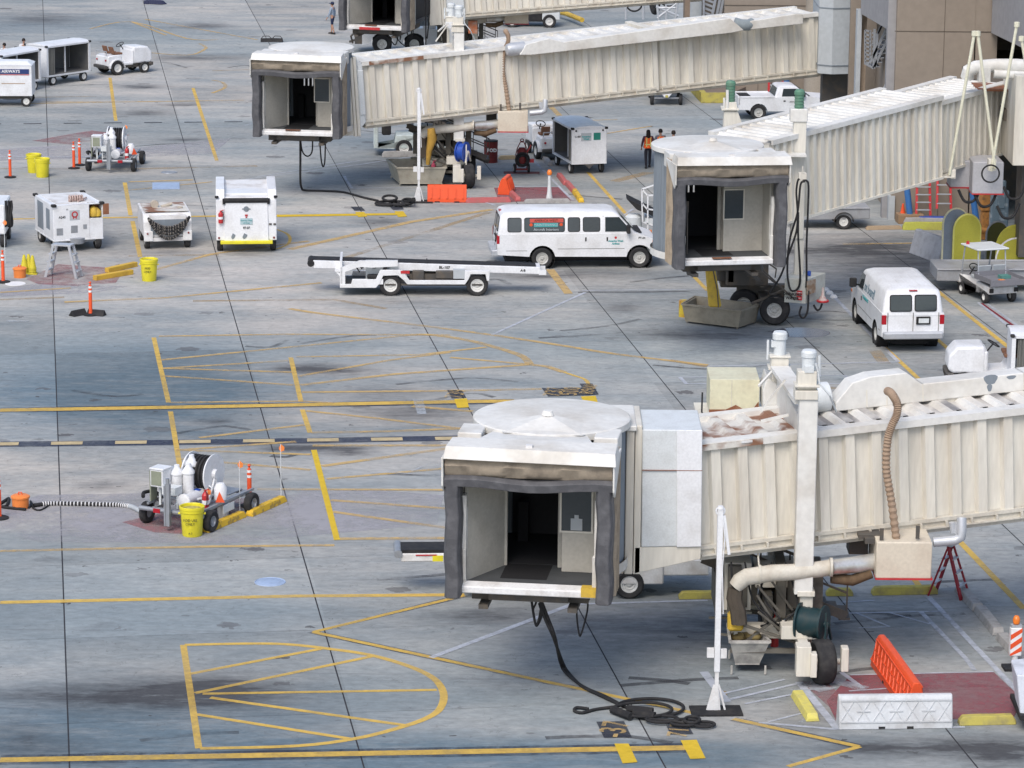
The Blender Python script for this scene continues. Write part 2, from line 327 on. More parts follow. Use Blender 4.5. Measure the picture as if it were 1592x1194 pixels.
    bp = n.new('ShaderNodeBump'); bp.inputs['Strength'].default_value = .25; bp.inputs['Distance'].default_value = .02; l.new(fine, bp.inputs['Height']); l.new(bp.outputs[0], b.inputs['Normal'])
    return m
gnd.data.materials.append(ground_mat())
# ------------------------------------------------------------------ painted markings
def paint(name, col, worn=.5, sc=3., c2=None):
    """road paint that lets worn concrete show through"""
    m = bpy.data.materials.new(name); m.use_nodes = True; n = m.node_tree.nodes; l = m.node_tree.links; b = n['Principled BSDF']; b.inputs['Roughness'].default_value = .9; b.inputs['Specular IOR Level'].default_value = .15
    tc = n.new('ShaderNodeTexCoord'); a = n.new('ShaderNodeTexNoise'); a.inputs['Scale'].default_value = sc; a.inputs['Detail'].default_value = 9; a.inputs['Roughness'].default_value = .75; l.new(tc.outputs['Object'], a.inputs[0])
    a2 = n.new('ShaderNodeTexNoise'); a2.inputs['Scale'].default_value = .35; a2.inputs['Detail'].default_value = 4; l.new(tc.outputs['Object'], a2.inputs[0])
    ad = n.new('ShaderNodeMath'); ad.operation = 'ADD'; l.new(a.outputs[0], ad.inputs[0]); l.new(a2.outputs[0], ad.inputs[1])
    r = n.new('ShaderNodeMapRange'); r.inputs[1].default_value = .85+.0; r.inputs[2].default_value = 1.2; r.inputs[3].default_value = max(0, 1-worn*.45); r.inputs[4].default_value = max(.0, 1-worn*1.25); l.new(ad.outputs[0], r.inputs[0])
    mx = n.new('ShaderNodeMix'); mx.data_type = 'RGBA'; mx.inputs[6].default_value = (*col, 1); mx.inputs[7].default_value = (*(c2 or tuple(c*.6 for c in col)), 1); l.new(a.outputs[0], mx.inputs[0]); l.new(mx.outputs[2], b.inputs['Base Color'])
    l.new(r.outputs[0], b.inputs['Alpha']); return m
PY = paint('yellow line paint', (.82, .56, .12), .42, c2=(.62, .40, .11))
PYB = paint('fresh yellow line paint', (.80, .55, .05), .1)
PYF = paint('faded yellow line paint', (.78, .52, .16), .62, c2=(.45, .33, .2))
PYG = paint('ghost yellow line paint', (.55, .40, .22), 1.0)
PW = paint('white line paint', (.66, .70, .78), .45)
PWF = paint('faded white line paint', (.60, .65, .70), .85)
PR = paint('red zone paint', (.33, .10, .125), .45, c2=(.24, .09, .10))
PRF = paint('faded red zone paint', (.42, .20, .21), .8)
PB = paint('dark blue band paint', (.055, .07, .12), .5)
PK = paint('dark label paint', (.05, .055, .075), .35)
PLIL = paint('pale wash paint', (.50, .49, .53), .8)
PJ = mat('joint sealant', (.035, .035, .04), .9, amt=.3)
def strip(mb, pts, wd, z, w2=None):
    P = [G(*p) for p in pts] if len(pts[0]) == 2 else [V(p) for p in pts]
    L = []; Rr = []
    for i, p in enumerate(P):
        a = P[max(i-1, 0)]; b = P[min(i+1, len(P)-1)]; d = (b-a); d.z = 0; d.normalize(); nrm = V((-d.y, d.x, 0))
        q = (wd if w2 is None else wd+(w2-wd)*i/(len(P)-1))/2; L.append(V((*(p+nrm*q).xy, z))); Rr.append(V((*(p-nrm*q).xy, z)))
    n = len(P); mb.add(L+Rr, [(i, n+i, n+i+1, i+1) for i in range(n-1)])
def lines(name, m, z, items, bend=()):
    mb = MB()
    for it in items:
        wd, pts = it
        if len(pts) > 3: pts = [(p.x, p.y) for p in smooth_pts([(a, b, 0) for a, b in pts], 4)]
        strip(mb, pts, wd, z)
        z += .00005
    return struct(name, mb, m)
def area(name, m, z, polys):
    mb = MB()
    for q in polys: mb.add([V((*G(*p).xy, z)) for p in q], [tuple(range(len(q)))]); z += .0001
    return struct(name, mb, m)
# joints
mb = MB(); jd = V((-.1411, .99, 0)).normalized()
for p in [(108, 1190), (565, 1190), (1035, 1194), (1468, 1130), (1548, 806), (1379, 388)]:
    o = G(*p); strip(mb, [o-jd*20, o+jd*170], .032, .003)
for k in (-2, -1, 1, 2): pass
a0 = G(108, 1190)
struct('paving_joints', mb, PJ)
mb = MB(); td = V((.99, .1411, 0)).normalized(); t0 = G(740, 1101)
for k in range(-1, 20):
    o = t0-V((-.1411, .99, 0))*(-6.02*k); strip(mb, [o-td*45, o+td*45], .02, .0034)
struct('cross_joints', mb, paint('thin joint sealant', (.10, .10, .11), 1.1, 1.2))
area('faded_wash', PLIL, .0045, [[(0, 790), (60, 770), (330, 765), (560, 760), (690, 770), (680, 815), (350, 845), (60, 842), (0, 830)], [(0, 450), (60, 440), (200, 445), (150, 455), (0, 462)], [(0, 232), (130, 224), (210, 230), (360, 215), (330, 240), (0, 250)]])
Y = [(.25, [(0, 937), (460, 927), (722, 925)]), (.15, [(285, 1003), (309, 1164)]),
     (.17, [(287, 1003), (380, 1001), (446, 1002), (511, 1009), (577, 1019), (638, 1037), (674, 1055), (689, 1076), (687, 1097), (671, 1113), (630, 1129), (556, 1148), (462, 1160), (311, 1164)]),
     (.15, [(295, 1048), (499, 1009)]), (.15, [(303, 1078), (577, 1021)]), (.15, [(315, 1079), (679, 1073)]), (.15, [(327, 1085), (630, 1128)]), (.15, [(305, 1111), (544, 1149)]),
     (.15, [(722, 926), (487, 983)]), (.16, [(487, 983), (900, 1071), (1098, 1113)]), (.17, [(1140, 1118), (1335, 1161)]), (.14, [(1337, 1161), (1225, 1192)]),
     (.30, [(0, 1182), (500, 1173), (1065, 1163)]), (.40, [(0, 638), (350, 632), (700, 625), (800, 624)]),
     (.15, [(239, 525), (262, 626)]), (.15, [(265, 640), (283, 745)]), (.15, [(452, 556), (468, 625)]), (.15, [(470, 637), (482, 673)]),
     (.28, [(0, 341), (210, 338), (430, 335), (625, 333)]), (.17, [(194, 284), (203, 335)]), (.17, [(206, 344), (218, 400)]), (.16, [(171, 121), (180, 188)]), (.16, [(300, 137), (337, 250)]),
     (.13, [(877, 579), (892, 584), (907, 589), (913, 594), (918, 603)]), (.12, [(430, 357), (445, 363), (451, 371), (446, 381), (425, 389)]),
     (.16, [(1375, 540), (1428, 589)]), (.16, [(1456, 527), (1494, 560)]), (.18, [(1458, 453), (1574, 545)]), (.18, [(1488, 838), (1592, 947)]), (.16, [(1415, 893), (1432, 915)]),
     (.16, [(914, 268), (976, 336)]), (.16, [(980, 345), (1040, 390), (1100, 452)])]
lines('yellow_lines', PY, .008, Y)
lines('bright_yellow_bar', PYB, .012, [(.16, [(488, 700), (524, 840)]), (.45, [(430, 336), (625, 333)])])
YF = [(0.19, [(0, 857), (330, 850), (520, 848)]), (0.19, [(247, 523), (440, 520), (700, 521)]), (0.19, [(250, 560), (451, 540), (640, 521)]), (0.19, [(253, 573), (448, 561)]), (0.19, [(253, 573), (457, 579)]), (0.19, [(256, 585), (457, 599)]),
      (0.19, [(461, 555), (651, 552), (756, 540)]), (0.19, [(464, 585), (608, 560), (700, 548)]), (0.23, [(467, 599), (613, 582), (824, 567)]), (0.21, [(470, 610), (700, 608), (842, 605)]), (0.15, [(263, 626), (470, 624), (520, 627)]),
      (0.19, [(310, 681), (473, 661)]), (0.19, [(476, 639), (590, 651), (735, 669)]), (0.23, [(484, 673), (600, 671), (730, 666)]), (0.19, [(275, 700), (460, 687)]), (0.19, [(275, 700), (483, 707)]), (0.19, [(282, 714), (380, 722), (483, 731)]),
      (0.23, [(486, 693), (700, 693)]), (0.23, [(501, 725), (700, 697)]), (0.19, [(508, 745), (700, 728)]), (0.19, [(400, 761), (693, 762)]), (0.19, [(514, 778), (693, 791)]), (0.19, [(517, 796), (693, 821)]), (0.23, [(527, 838), (693, 837)]),
      (0.23, [(450, 480), (500, 488), (651, 506), (764, 521), (877, 538), (952, 550), (1100, 568)]), (0.27, [(640, 521), (670, 521), (726, 529), (783, 544), (813, 555), (824, 567)]), (0.25, [(824, 567), (850, 570), (877, 579)]), (0.19, [(700, 556), (824, 567)]),
      (0.23, [(640, 632), (735, 640)]), (0.19, [(0, 162), (380, 156)]), (0.15, [(45, 159), (250, 158)]), (0.19, [(140, 45), (205, 34), (290, 60), (340, 62)]), (0.19, [(310, 68), (318, 72), (318, 77), (290, 86), (210, 80)]), (0.19, [(205, 34), (258, 55)]), (0.19, [(225, 30), (400, 62)]),
      (0.19, [(330, 125), (345, 128), (350, 136), (330, 145)]), (0.34, [(450, 388), (640, 345), (765, 326)]), (0.19, [(0, 455), (110, 448)]), (0.23, [(100, 470), (260, 463), (500, 440)]), (0.23, [(240, 420), (330, 395), (480, 375)]),
      (0.15, [(200, 296), (330, 283)]), (0.19, [(200, 283), (300, 280)]), (0.30, [(855, 419), (884, 457)]), (0.27, [(820, 130), (870, 180)]), (0.19, [(840, 190), (960, 186)]), (0.19, [(930, 210), (1015, 196)]), (0.23, [(1310, 380), (1592, 376)])]
lines('faded_yellow_lines', PYF, .0105, YF)
YG = [(.3, [(0, 262), (200, 263), (400, 258)]), (.25, [(200, 398), (340, 396)]), (.25, [(300, 468), (520, 466), (600, 480)]), (.5, [(955, 282), (1010, 268)]), (.4, [(900, 150), (1010, 140)]), (.25, [(0, 466), (100, 462)]), (.2, [(0, 152), (150, 150)]), (.3, [(540, 400), (760, 330)]),
      (.3, [(1040, 560), (1100, 570)]), (.4, [(1360, 545), (1375, 565)]), (.25, [(330, 110), (400, 108)]), (.3, [(1230, 600), (1330, 605)]), (.3, [(1130, 1078), (1110, 1078)])]
lines('ghost_yellow_lines', PYG, .0055, YG)
area('yellow_blocks', PYB, .0165, [[(955, 1157), (977, 1157), (991, 1186), (968, 1188)], [(1058, 1152), (1083, 1151), (1097, 1180), (1073, 1181)], [(706, 621), (726, 620), (729, 634), (711, 635)], [(903, 617), (926, 616), (930, 628), (909, 629)], [(552, 330), (566, 330), (571, 337), (557, 338)], [(613, 329), (627, 329), (633, 337), (619, 338)]])
area('white_block', PWF, .0163, [[(642, 622), (658, 622), (663, 644), (649, 645)], [(180, 245), (0, 245), (0, 244), (180, 244)]])
lines('dark_bands', PB, .0068, [(.62, [(0, 691), (370, 687), (735, 681)])])
lines('dark_line_edges', paint('dark edging paint', (.06, .07, .10), .75), .0071, [(.62, [(0, 638), (350, 632), (800, 624)]), (.6, [(0, 1182), (500, 1173), (1065, 1163)]), (.3, [(722, 926), (487, 983), (900, 1071)]), (.3, [(1140, 1118), (1335, 1161)])])
mb = MB()
for i in range(8):
    x = -20+99.5*i; x1 = x+49; strip(mb, [(x, 690.8-x*.0125), (x1, 690.8-x1*.0125)], .36, .0145)
struct('dashed_line', mb, paint('cream dash paint', (.72, .58, .34), .25))
mb = MB()
for i in range(7):
    x = -26+62.5*i; strip(mb, [(x, 193-x*.0095), (x+28, 193-(x+28)*.0095)], .2, .0148)
struct('dashed_dark_line', mb, PK)
Wl = [(.16, [(890, 940), (670, 1023)]), (.12, [(890, 940), (1100, 934)]), (.12, [(765, 521), (910, 455)]), (.07, [(905, 452), (1200, 449)]), (.14, [(1282, 447), (1371, 538), (1397, 563)]), (.1, [(1397, 563), (1100, 570)]), (.08, [(1057, 587), (1313, 584)]), (.08, [(1065, 597), (1325, 597)]), (.12, [(1057, 587), (1067, 597)]), (.12, [(1313, 584), (1335, 606)]),
      (.2, [(1094, 1045), (1130, 1092)]), (.08, [(1124, 1079), (1220, 1057)]), (.1, [(1130, 1089), (1242, 1063)]), (.08, [(1158, 1095), (1238, 1079)]), (.18, [(1242, 1061), (1302, 1134)]), (.11, [(1180, 1124), (1293, 1134), (1500, 1131)]), (.07, [(1195, 1123), (1245, 1110)]),
      (.07, [(1320, 954), (1462, 951)]), (.07, [(1330, 953), (1383, 975)]), (.07, [(1383, 953), (1446, 971)]), (.12, [(1431, 951), (1501, 1024), (1515, 1043)]), (.14, [(1443, 928), (1533, 1024), (1592, 1086)]), (.06, [(1335, 977), (1383, 975)]), (.07, [(1322, 1050), (1545, 1045)]), (.12, [(1308, 1046), (1342, 1071)]), (.07, [(1320, 1075), (1380, 1071)]), (.07, [(1310, 937), (1360, 934)]),
      (.12, [(535, 274), (547, 293)]), (.1, [(547, 293), (640, 292)]), (.1, [(700, 297), (770, 320)]), (.08, [(400, 275), (560, 250)]), (.06, [(400, 234), (480, 231)]), (.08, [(370, 281), (560, 256), (640, 244)]), (.06, [(330, 122), (400, 119)]), (.06, [(335, 197), (380, 196), (395, 191)]), (.14, [(790, 290), (815, 291)]),
      (.08, [(640, 295), (770, 318), (880, 318)]), (.1, [(830, 250), (890, 312)]), (.08, [(790, 268), (850, 268)]), (.08, [(868, 290), (893, 312)]), (.08, [(1520, 470), (1582, 517)]), (.06, [(770, 290), (868, 291)]), (.1, [(955, 345), (985, 325)])]
lines('white_lines', PW, .0125, Wl)
lines('worn_white_scrawl', PWF, .0178, [(.09, [(578, 736), (600, 735), (640, 737)]), (.09, [(640, 734), (680, 715)]), (.4, [(1255, 1062), (1285, 1075)]), (.35, [(1300, 1060), (1345, 1072)]), (.12, [(1230, 1075), (1300, 1070)]), (.12, [(1245, 1125), (1262, 1112)]), (.2, [(10, 500), (45, 500)]), (.15, [(0, 214), (0.5, 214)])])
area('red_zone', PR, .0065, [[(1322, 1050), (1545, 1045), (1592, 1090), (1575, 1117), (1345, 1121), (1300, 1121), (1285, 1090)], [(768, 292), (868, 291), (895, 312), (700, 316), (740, 312), (775, 312)]])
area('faded_red_zone', PRF, .0063, [[(50, 219), (142, 203), (203, 210), (110, 225)], [(40, 434), (90, 411), (195, 418), (180, 440), (120, 445), (60, 442)], [(190, 812), (330, 780), (405, 772), (310, 832), (240, 828)], [(1245, 1060), (1285, 1060), (1310, 1085), (1290, 1100)], [(555, 268), (0.5+555, 268), (556, 267)]])
lines('red_stripe', paint('deep red line paint', (.30, .02, .04), .2), .0172, [(.09, [(1526, 472), (1587, 515)])])
lines('red_stripe_edges', PW, .0161, [(.09, [(1521, 472), (1580, 517)]), (.09, [(1532, 471), (1592, 514)])])
# stand numbers painted on the ground
area('stand_number_backing', PK, .0182, [[(927, 1123), (970, 1122), (982, 1147), (939, 1148)], [(695, 607), (718, 607), (725, 619), (702, 620)], [(842, 604), (912, 603), (918, 615), (852, 617)], [(901, 597), (921, 597), (931, 614), (912, 615)], [(1036, 1129), (1070, 1129), (1078, 1142), (1042, 1143)], [(545, 322), (562, 322), (568, 328), (551, 328)], [(606, 322), (625, 321), (628, 326), (611, 327)]])
def gtext(s, px, py, size, m, ang=-5):
    a = math.radians(ang+90-4); p = G(px, py); p.z = .0235
    o = letters(s, size, p, (math.cos(a), math.sin(a), 0), (-math.sin(a), math.cos(a), 0), m, ext=0, bold=.01); o.name = 'stand_number'; o['kind'] = 'structure'
for s, x, y, z in (('-37', 956, 1135, .8), ('739', 710, 613, .75), ('737', 862, 610, .75), ('500', 888, 609, .75), ('R900', 916, 606, .6), ('717', 1057, 1136, .6)): gtext(s, x, y, z, PYF)
TY = []
rr_ = random.Random(4)
for k in range(46):
    x_, y_ = rr_.uniform(0, 1500), rr_.choice([rr_.uniform(60, 500), rr_.uniform(480, 760), rr_.uniform(850, 1180)]); L_ = rr_.uniform(40, 220); sl_ = rr_.uniform(-.16, .12); bn = rr_.uniform(-8, 8)
    TY.append((.2, [(x_, y_), (x_+L_*.33, y_+L_*.33*sl_+bn*.7), (x_+L_*.66, y_+L_*.66*sl_+bn), (x_+L_, y_+L_*sl_)]))
lines('tyre_marks', paint('rubber marks', (.10, .10, .11), 1.05, 1.5), .0036, TY)
# covers set in the paving
def cover(name, label, px, py, r, m=PLATE):
    q = MB(); q.lathe([(0, .012), (r*.93, .012), (r*.96, .006), (r, .02), (r*1.04, .016), (r*1.06, 0)], n=28)
    for i in range(5): q.box(-r*.6, r*.6, (i-2)*r*.28-.01, (i-2)*r*.28+.01, .012, .016)
    tag(q.build(name, [m], loc=G(px, py), smooth=30), label, 'manhole cover')
cover('manhole_cover', 'round pale blue manhole cover below the long yellow line of the lower left', 420, 905, .36)
cover('manhole_cover', 'small round steel manhole cover right of the upper hydrant cart', 263, 268, .33, STEEL)
q = MB(); q.box(-.55, .55, -.75, .75, 0, .03); q.box(-.5, .5, -.7, -.02, .03, .04); q.box(-.5, .5, .02, .7, .03, .04)
tag(q.build('hatch_cover', PLATE, loc=G(258, 289.5), rz=math.radians(6)), 'pale blue rectangular steel hatch cover flat on the apron', 'hatch cover')
# ------------------------------------------------------------------ helpers on upright planes
def qb(mb, x0, y0, x1, y1, Y, dep, m=0):
    ym = (y0+y1)/2; X0, X1 = sorted((Q(x0, ym, Y).x, Q(x1, ym, Y).x)); Z0, Z1 = sorted((Q((x0+x1)/2, y0, Y).z, Q((x0+x1)/2, y1, Y).z)); return mb.box(X0, X1, Y, Y+dep, Z0, Z1, m)
def qp(mb, pts, Y, dep, m=0):
    P = [Q(*p, Y) for p in pts]; return mb.prism([(p.x, p.z) for p in P], 'y', Y, Y+dep, m)
# ------------------------------------------------------------------ terminal building
def building():
    L = G(1460, 343); L.z = 0
    b = thing('terminal_building', 'tan stucco terminal block with stair openings at the upper right', 'building', L)
    T = Matrix.Translation(-L)
    def part(name, mb, m, parent=b, **k): mb.T = None; return mb.build(name, m, parent=parent, **k)
    def mk(): return MB(T)
    # front block
    q = mk(); qb(q, 1391, -70, 1512, 344, 128, 7); q.box(Q(1512, 60, 128).x, 30, 128.02, 135, 7.2, 16); qb(q, 1512, 48, 1545, 344, 128.01, 6.9)
    part('wall', q, WALLT)
    q = mk()
    for x in (1465,): qb(q, x-.35, -70, x+.35, 343, 127.985, .03)
    qb(q, 1391, 48.5, 1545, 49.6, 127.985, .03); part('wall_joint', q, mat('stucco joint', (.12, .10, .08), .9))
    q = mk(); qb(q, 1377, -70, 1390.5, 343, 128.3, .4); part('lit_wall_end', q, WALLG)  # end of the tan wall, its brighter light put into a lighter grey
    # upper storey wall receding above the stair opening
    a = Q(1384, 48, 128.4); e = G(1338, 21, a.z)
    q = mk(); q.prism([(a.x, a.y), (a.x+.6, a.y+.1), (e.x+.6, e.y+2), (e.x, e.y)], 'z', a.z, a.z+8); part('upper_wall', q, WALLG)
    q = mk(); q.box(e.x-.1, 17, e.y+3, e.y+3.3, 0, 16); part('rear_wall', q, WALLT)
    q = mk(); qb(q, 1331, 16, 1338, 175, 134.2, .6); part('pilaster', q, PALE)
    q = mk(); qb(q, 1338, 20, 1346, 175, 134.6, .6); part('pilaster', q, mat('light tan pilaster', (.40, .32, .25), .9))
    # projecting storey right
    a = Q(1541, 49, 127.9); e = Q(1600, 78, 122.5)
    q = mk(); q.prism([(a.x, a.y), (a.x+6, a.y), (e.x+6, e.y), (e.x, e.y)], 'z', 7.3, 15); part('projecting_storey', q, WALLG)
    q = mk(); q.prism([(a.x-.1, a.y-.3), (a.x+.6, a.y-.4), (a.x+.9, a.y-1.9), (a.x+.2, a.y-1.9)], 'z', 8.9, 15); part('dark_window_band', q, mat('brown glazing', (.09, .055, .045), .4))
    # stairs in the opening
    q = mk(); Y = 131.5
    for (x0, y0, x1, y1) in ((1344, 98, 1358, 106), (1358, 106, 1392, 36), (1352, 98, 1386, 30), (1358, 104, 1360, 45), (1361, 104, 1364, 52)):
        q.bar(Q(x0, y0, Y), Q(x1, y1, Y), .09)
    for i in range(9): y = 47+6.2*i; q.bar(Q(1345, y, Y), Q(1353, y+2, Y), .07); q.bar(Q(1356, y+4, Y), Q(1362, y+6, Y), .06)
    for i in range(4): q.bar(Q(1356+i*3, 70-i*6, Y), Q(1370+i*4, 40-i*7, Y), .06)
    for x in (1345, 1353): q.bar(Q(x, 47, Y), Q(x, 100, Y), .07)
    for i in range(9): p = Q(1360+3.4*i, 103-7*i, Y); q.box(p.x-.15, p.x+.2, Y, Y+1, p.z-.04, p.z)
    st = part('staircase', q, STEEL)
    q = mk()
    for i in range(4): q.bar(Q(1374+i*2, 140-i*8, 130), Q(1390, 140-i*7-2, 130), .07)
    q.bar(Q(1372, 143, 130), Q(1385, 114, 130), .08); q.bar(Q(1378, 143, 130), Q(1391, 114, 130), .08); part('stair_railing', q, SIL)
    # recess under the right end
    q = mk(); q.box(Q(1512, 300, 128).x+.3, 27, 133, 133.3, 0, 8); part('painted_shade_wall', q, DSTEEL)  # dark wall colour stands in for the shade under the overhang
    q = mk(); q.box(17.2, 30, 116.5, 132.9, 5.6, 6.0); part('shading_deck', q, mat('dark shading deck', (.14, .12, .10), .9))  # overhead slab enlarged out of view to shade the recess below
    q = mk(); q.cyl((21.6, 125.6, 0), (21.6, 125.6, 4.9), .35, n=20); part('deck_column', q, CONC, smooth=1)
    # low wing between stair tower and front block at ground
    q = mk(); qb(q, 1381, 305, 1391, 344, 127.9, .5); part('door_jamb', q, PALE)
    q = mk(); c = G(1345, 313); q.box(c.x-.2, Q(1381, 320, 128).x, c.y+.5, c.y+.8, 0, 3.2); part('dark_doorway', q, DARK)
building()
def wing():
    L = G(1190, 150); L.z = 0
    b = thing('terminal_wing', 'farther tan stucco terminal wing behind the long upper boarding bridge', 'building', L); T = Matrix.Translation(-L)
    q = MB(T); qb(q, 1126, -90, 1335, 146, 161.5, 8); q.build('wall', WALLT, parent=b)
    q = MB(T)
    for y in (8.3, 60): qb(q, 1126, y, 1335, y+.8, 161.47, .05)
    for x in (1179, 1212, 1251, 1290): qb(q, x, 30, x+.7, 146, 161.47, .05)
    q.build('wall_joint', mat('stucco joint far', (.13, .11, .09), .9), parent=b)
    q = MB(T); qb(q, 1065, -60, 1073, 60, 163, 1.5); q.build('pilaster', mat('brown pilaster', (.22, .17, .13), .9), parent=b)
    q = MB(T); p = G(1082, 75); q.cyl((p.x, p.y, 0), (p.x, p.y, 12), .42, n=20); q.build('drum_column', PALE, parent=b, smooth=1)
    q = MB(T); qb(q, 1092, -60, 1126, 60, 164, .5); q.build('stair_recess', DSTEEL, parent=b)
    q = MB(T)
    for i in range(9): q.bar(Q(1094, -30+7*i, 162), Q(1110, -24+7*i, 162), .1)
    for k in (0, 7, 12): q.bar(Q(1106+k, 30, 161.9), Q(1118+k, -30, 161.9), .12)
    q.bar(Q(1094, -20, 161.9), Q(1094, 40, 161.9), .1); q.build('staircase', STEEL, parent=b)
    p = G(1272, 157); q = MB(T); q.cyl((p.x, p.y, 0), (p.x, p.y, 5), .72, n=28); q.build('round_column', mat('tan round column', (.34, .30, .25), .9), parent=b, smooth=1)
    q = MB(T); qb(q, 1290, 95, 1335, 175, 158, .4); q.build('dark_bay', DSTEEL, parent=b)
    # sloping kerbed planter
    z = .45
    P = [G(1063, 128), G(1093, 160), G(1135, 160), G(1160, 149), G(1130, 128)]
    q = MB(T); q.prism([(p.x, p.y) for p in P], 'z', 0, z); q.build('planter_block', mat('brown planter', (.20, .16, .13), .9), parent=b)
    q = MB(T); 
    for i in range(2): a, c = P[i].copy(), P[i+1].copy(); q.hexa([(a.x-.1, a.y-.1, .02), (a.x+.05, a.y, .02), (c.x+.05, c.y, .02), (c.x-.1, c.y-.1, .02), (a.x-.1, a.y-.1, .5), (a.x+.15, a.y, .5), (c.x+.15, c.y+.1, .5), (c.x-.1, c.y-.1, .5)])
    q.build('planter_kerb', YELD, parent=b)
wing()
# ------------------------------------------------------------------ boarding bridges
def corr(mb, Ln, c0, c1, pitch, dep, y, sgn, m=0, t0=0.):
    """corrugated wall sheet along local x, at local y, ribs toward sgn*y"""
    prof = [(0, 0)]; t = 0
    while t < Ln:
        for a, d in ((.44, 0), (.52, 1), (.86, 1), (.94, 0)):
            if t+a*pitch < Ln: prof.append((t+a*pitch, d))
        t += pitch
    prof.append((Ln, 0)); vs = []
    for z in (c0, c1): vs += [(t0+a, y+sgn*dep*d, z) for a, d in prof]
    n = len(prof); mb.add(vs, [(i, i+1, n+i+1, n+i) for i in range(n-1)], m)
def corr_roof(mb, Ln, w0, w1, pitch, dep, z, m=0, t0=0.):
    prof = [(0, 0)]; t = 0
    while t < Ln:
        for a, d in ((.40, 0), (.55, 1), (.82, 1), (.97, 0)):
            if t+a*pitch < Ln: prof.append((t+a*pitch, d))
        t += pitch
    prof.append((Ln, 0)); vs = []
    for y in (w0, w1): vs += [(t0+a, y, z+dep*d) for a, d in prof]
    n = len(prof); mb.add(vs, [(i, i+1, n+i+1, n+i) for i in range(n-1)], m)
def tunnel(par, L, A, B, t0, t1, W, Hh, pitch, wallm, roofm, beam=.16, inset=0., tray=True, ribroof=True, fl=True, rust=None):
    et = (B-A).normalized(); ew = V((-et.y, et.x, 0)).normalized(); T = Matrix.Translation(-L) @ fr(A, et, ew, et.cross(ew)); Ln = t1-t0; i = inset
    q = MB(T); corr(q, Ln, 0, Hh-i, pitch, .12, .12+i, -1, t0=t0)
    q.add([(t0, W-i, 0), (t1, W-i, 0), (t1, W-i, Hh-i), (t0, W-i, Hh-i)], [(0, 1, 2, 3)])
    q.add([(t0, .11+i, 0), (t0, W-i, 0), (t0, W-i, Hh-i), (t0, .11+i, Hh-i)], [(0, 1, 2, 3)]); q.add([(t1, .11+i, 0), (t1, W-i, 0), (t1, W-i, Hh-i), (t1, .11+i, Hh-i)], [(0, 1, 2, 3)])
    q.box(t0, t1, .12+i, W-i-.01, -.06, .02)
    s = q.build('tunnel_section', wallm, parent=par)
    q = MB(T)
    if ribroof: corr_roof(q, Ln, .1+i, W-i, pitch*1.02, .09, Hh-i+.03, t0=t0)
    q.box(t0, t1, .1+i, W-i, Hh-i-.02, Hh-i+.02); q.build('tunnel_roof', roofm, parent=s)
    if fl:
        q = MB(T); q.box(t0, t1, -.06+i, .02+i, Hh-i, Hh-i+beam); q.box(t0, t1, .02+i, .3+i, Hh-i+beam-.035, Hh-i+beam-.002); q.box(t0, t1, W-.25-i, W-i+.05, Hh-i, Hh-i+beam-.01); q.build('roof_rail', roofm, parent=s)
    q = MB(T); q.box(t0, t1, -.03+i, .09+i, -.05, .03)
    if tray: q.box(t0, t1, -.1+i, .1+i, -.19, -.16); q.box(t0, t1, .02+i, .1+i, -.3, -.05); q.box(t0+.1, t1, .3, W-.3, -.36, -.07)
    k = int(Ln/.6)
    for j in range(k): x = t0+.3+j*.6; q.box(x, x+.05, -.09+i, .05+i, -.158, -.052) if tray else None
    q.build('floor_beam', wallm if not tray else DUCT, parent=s)
    return s, T
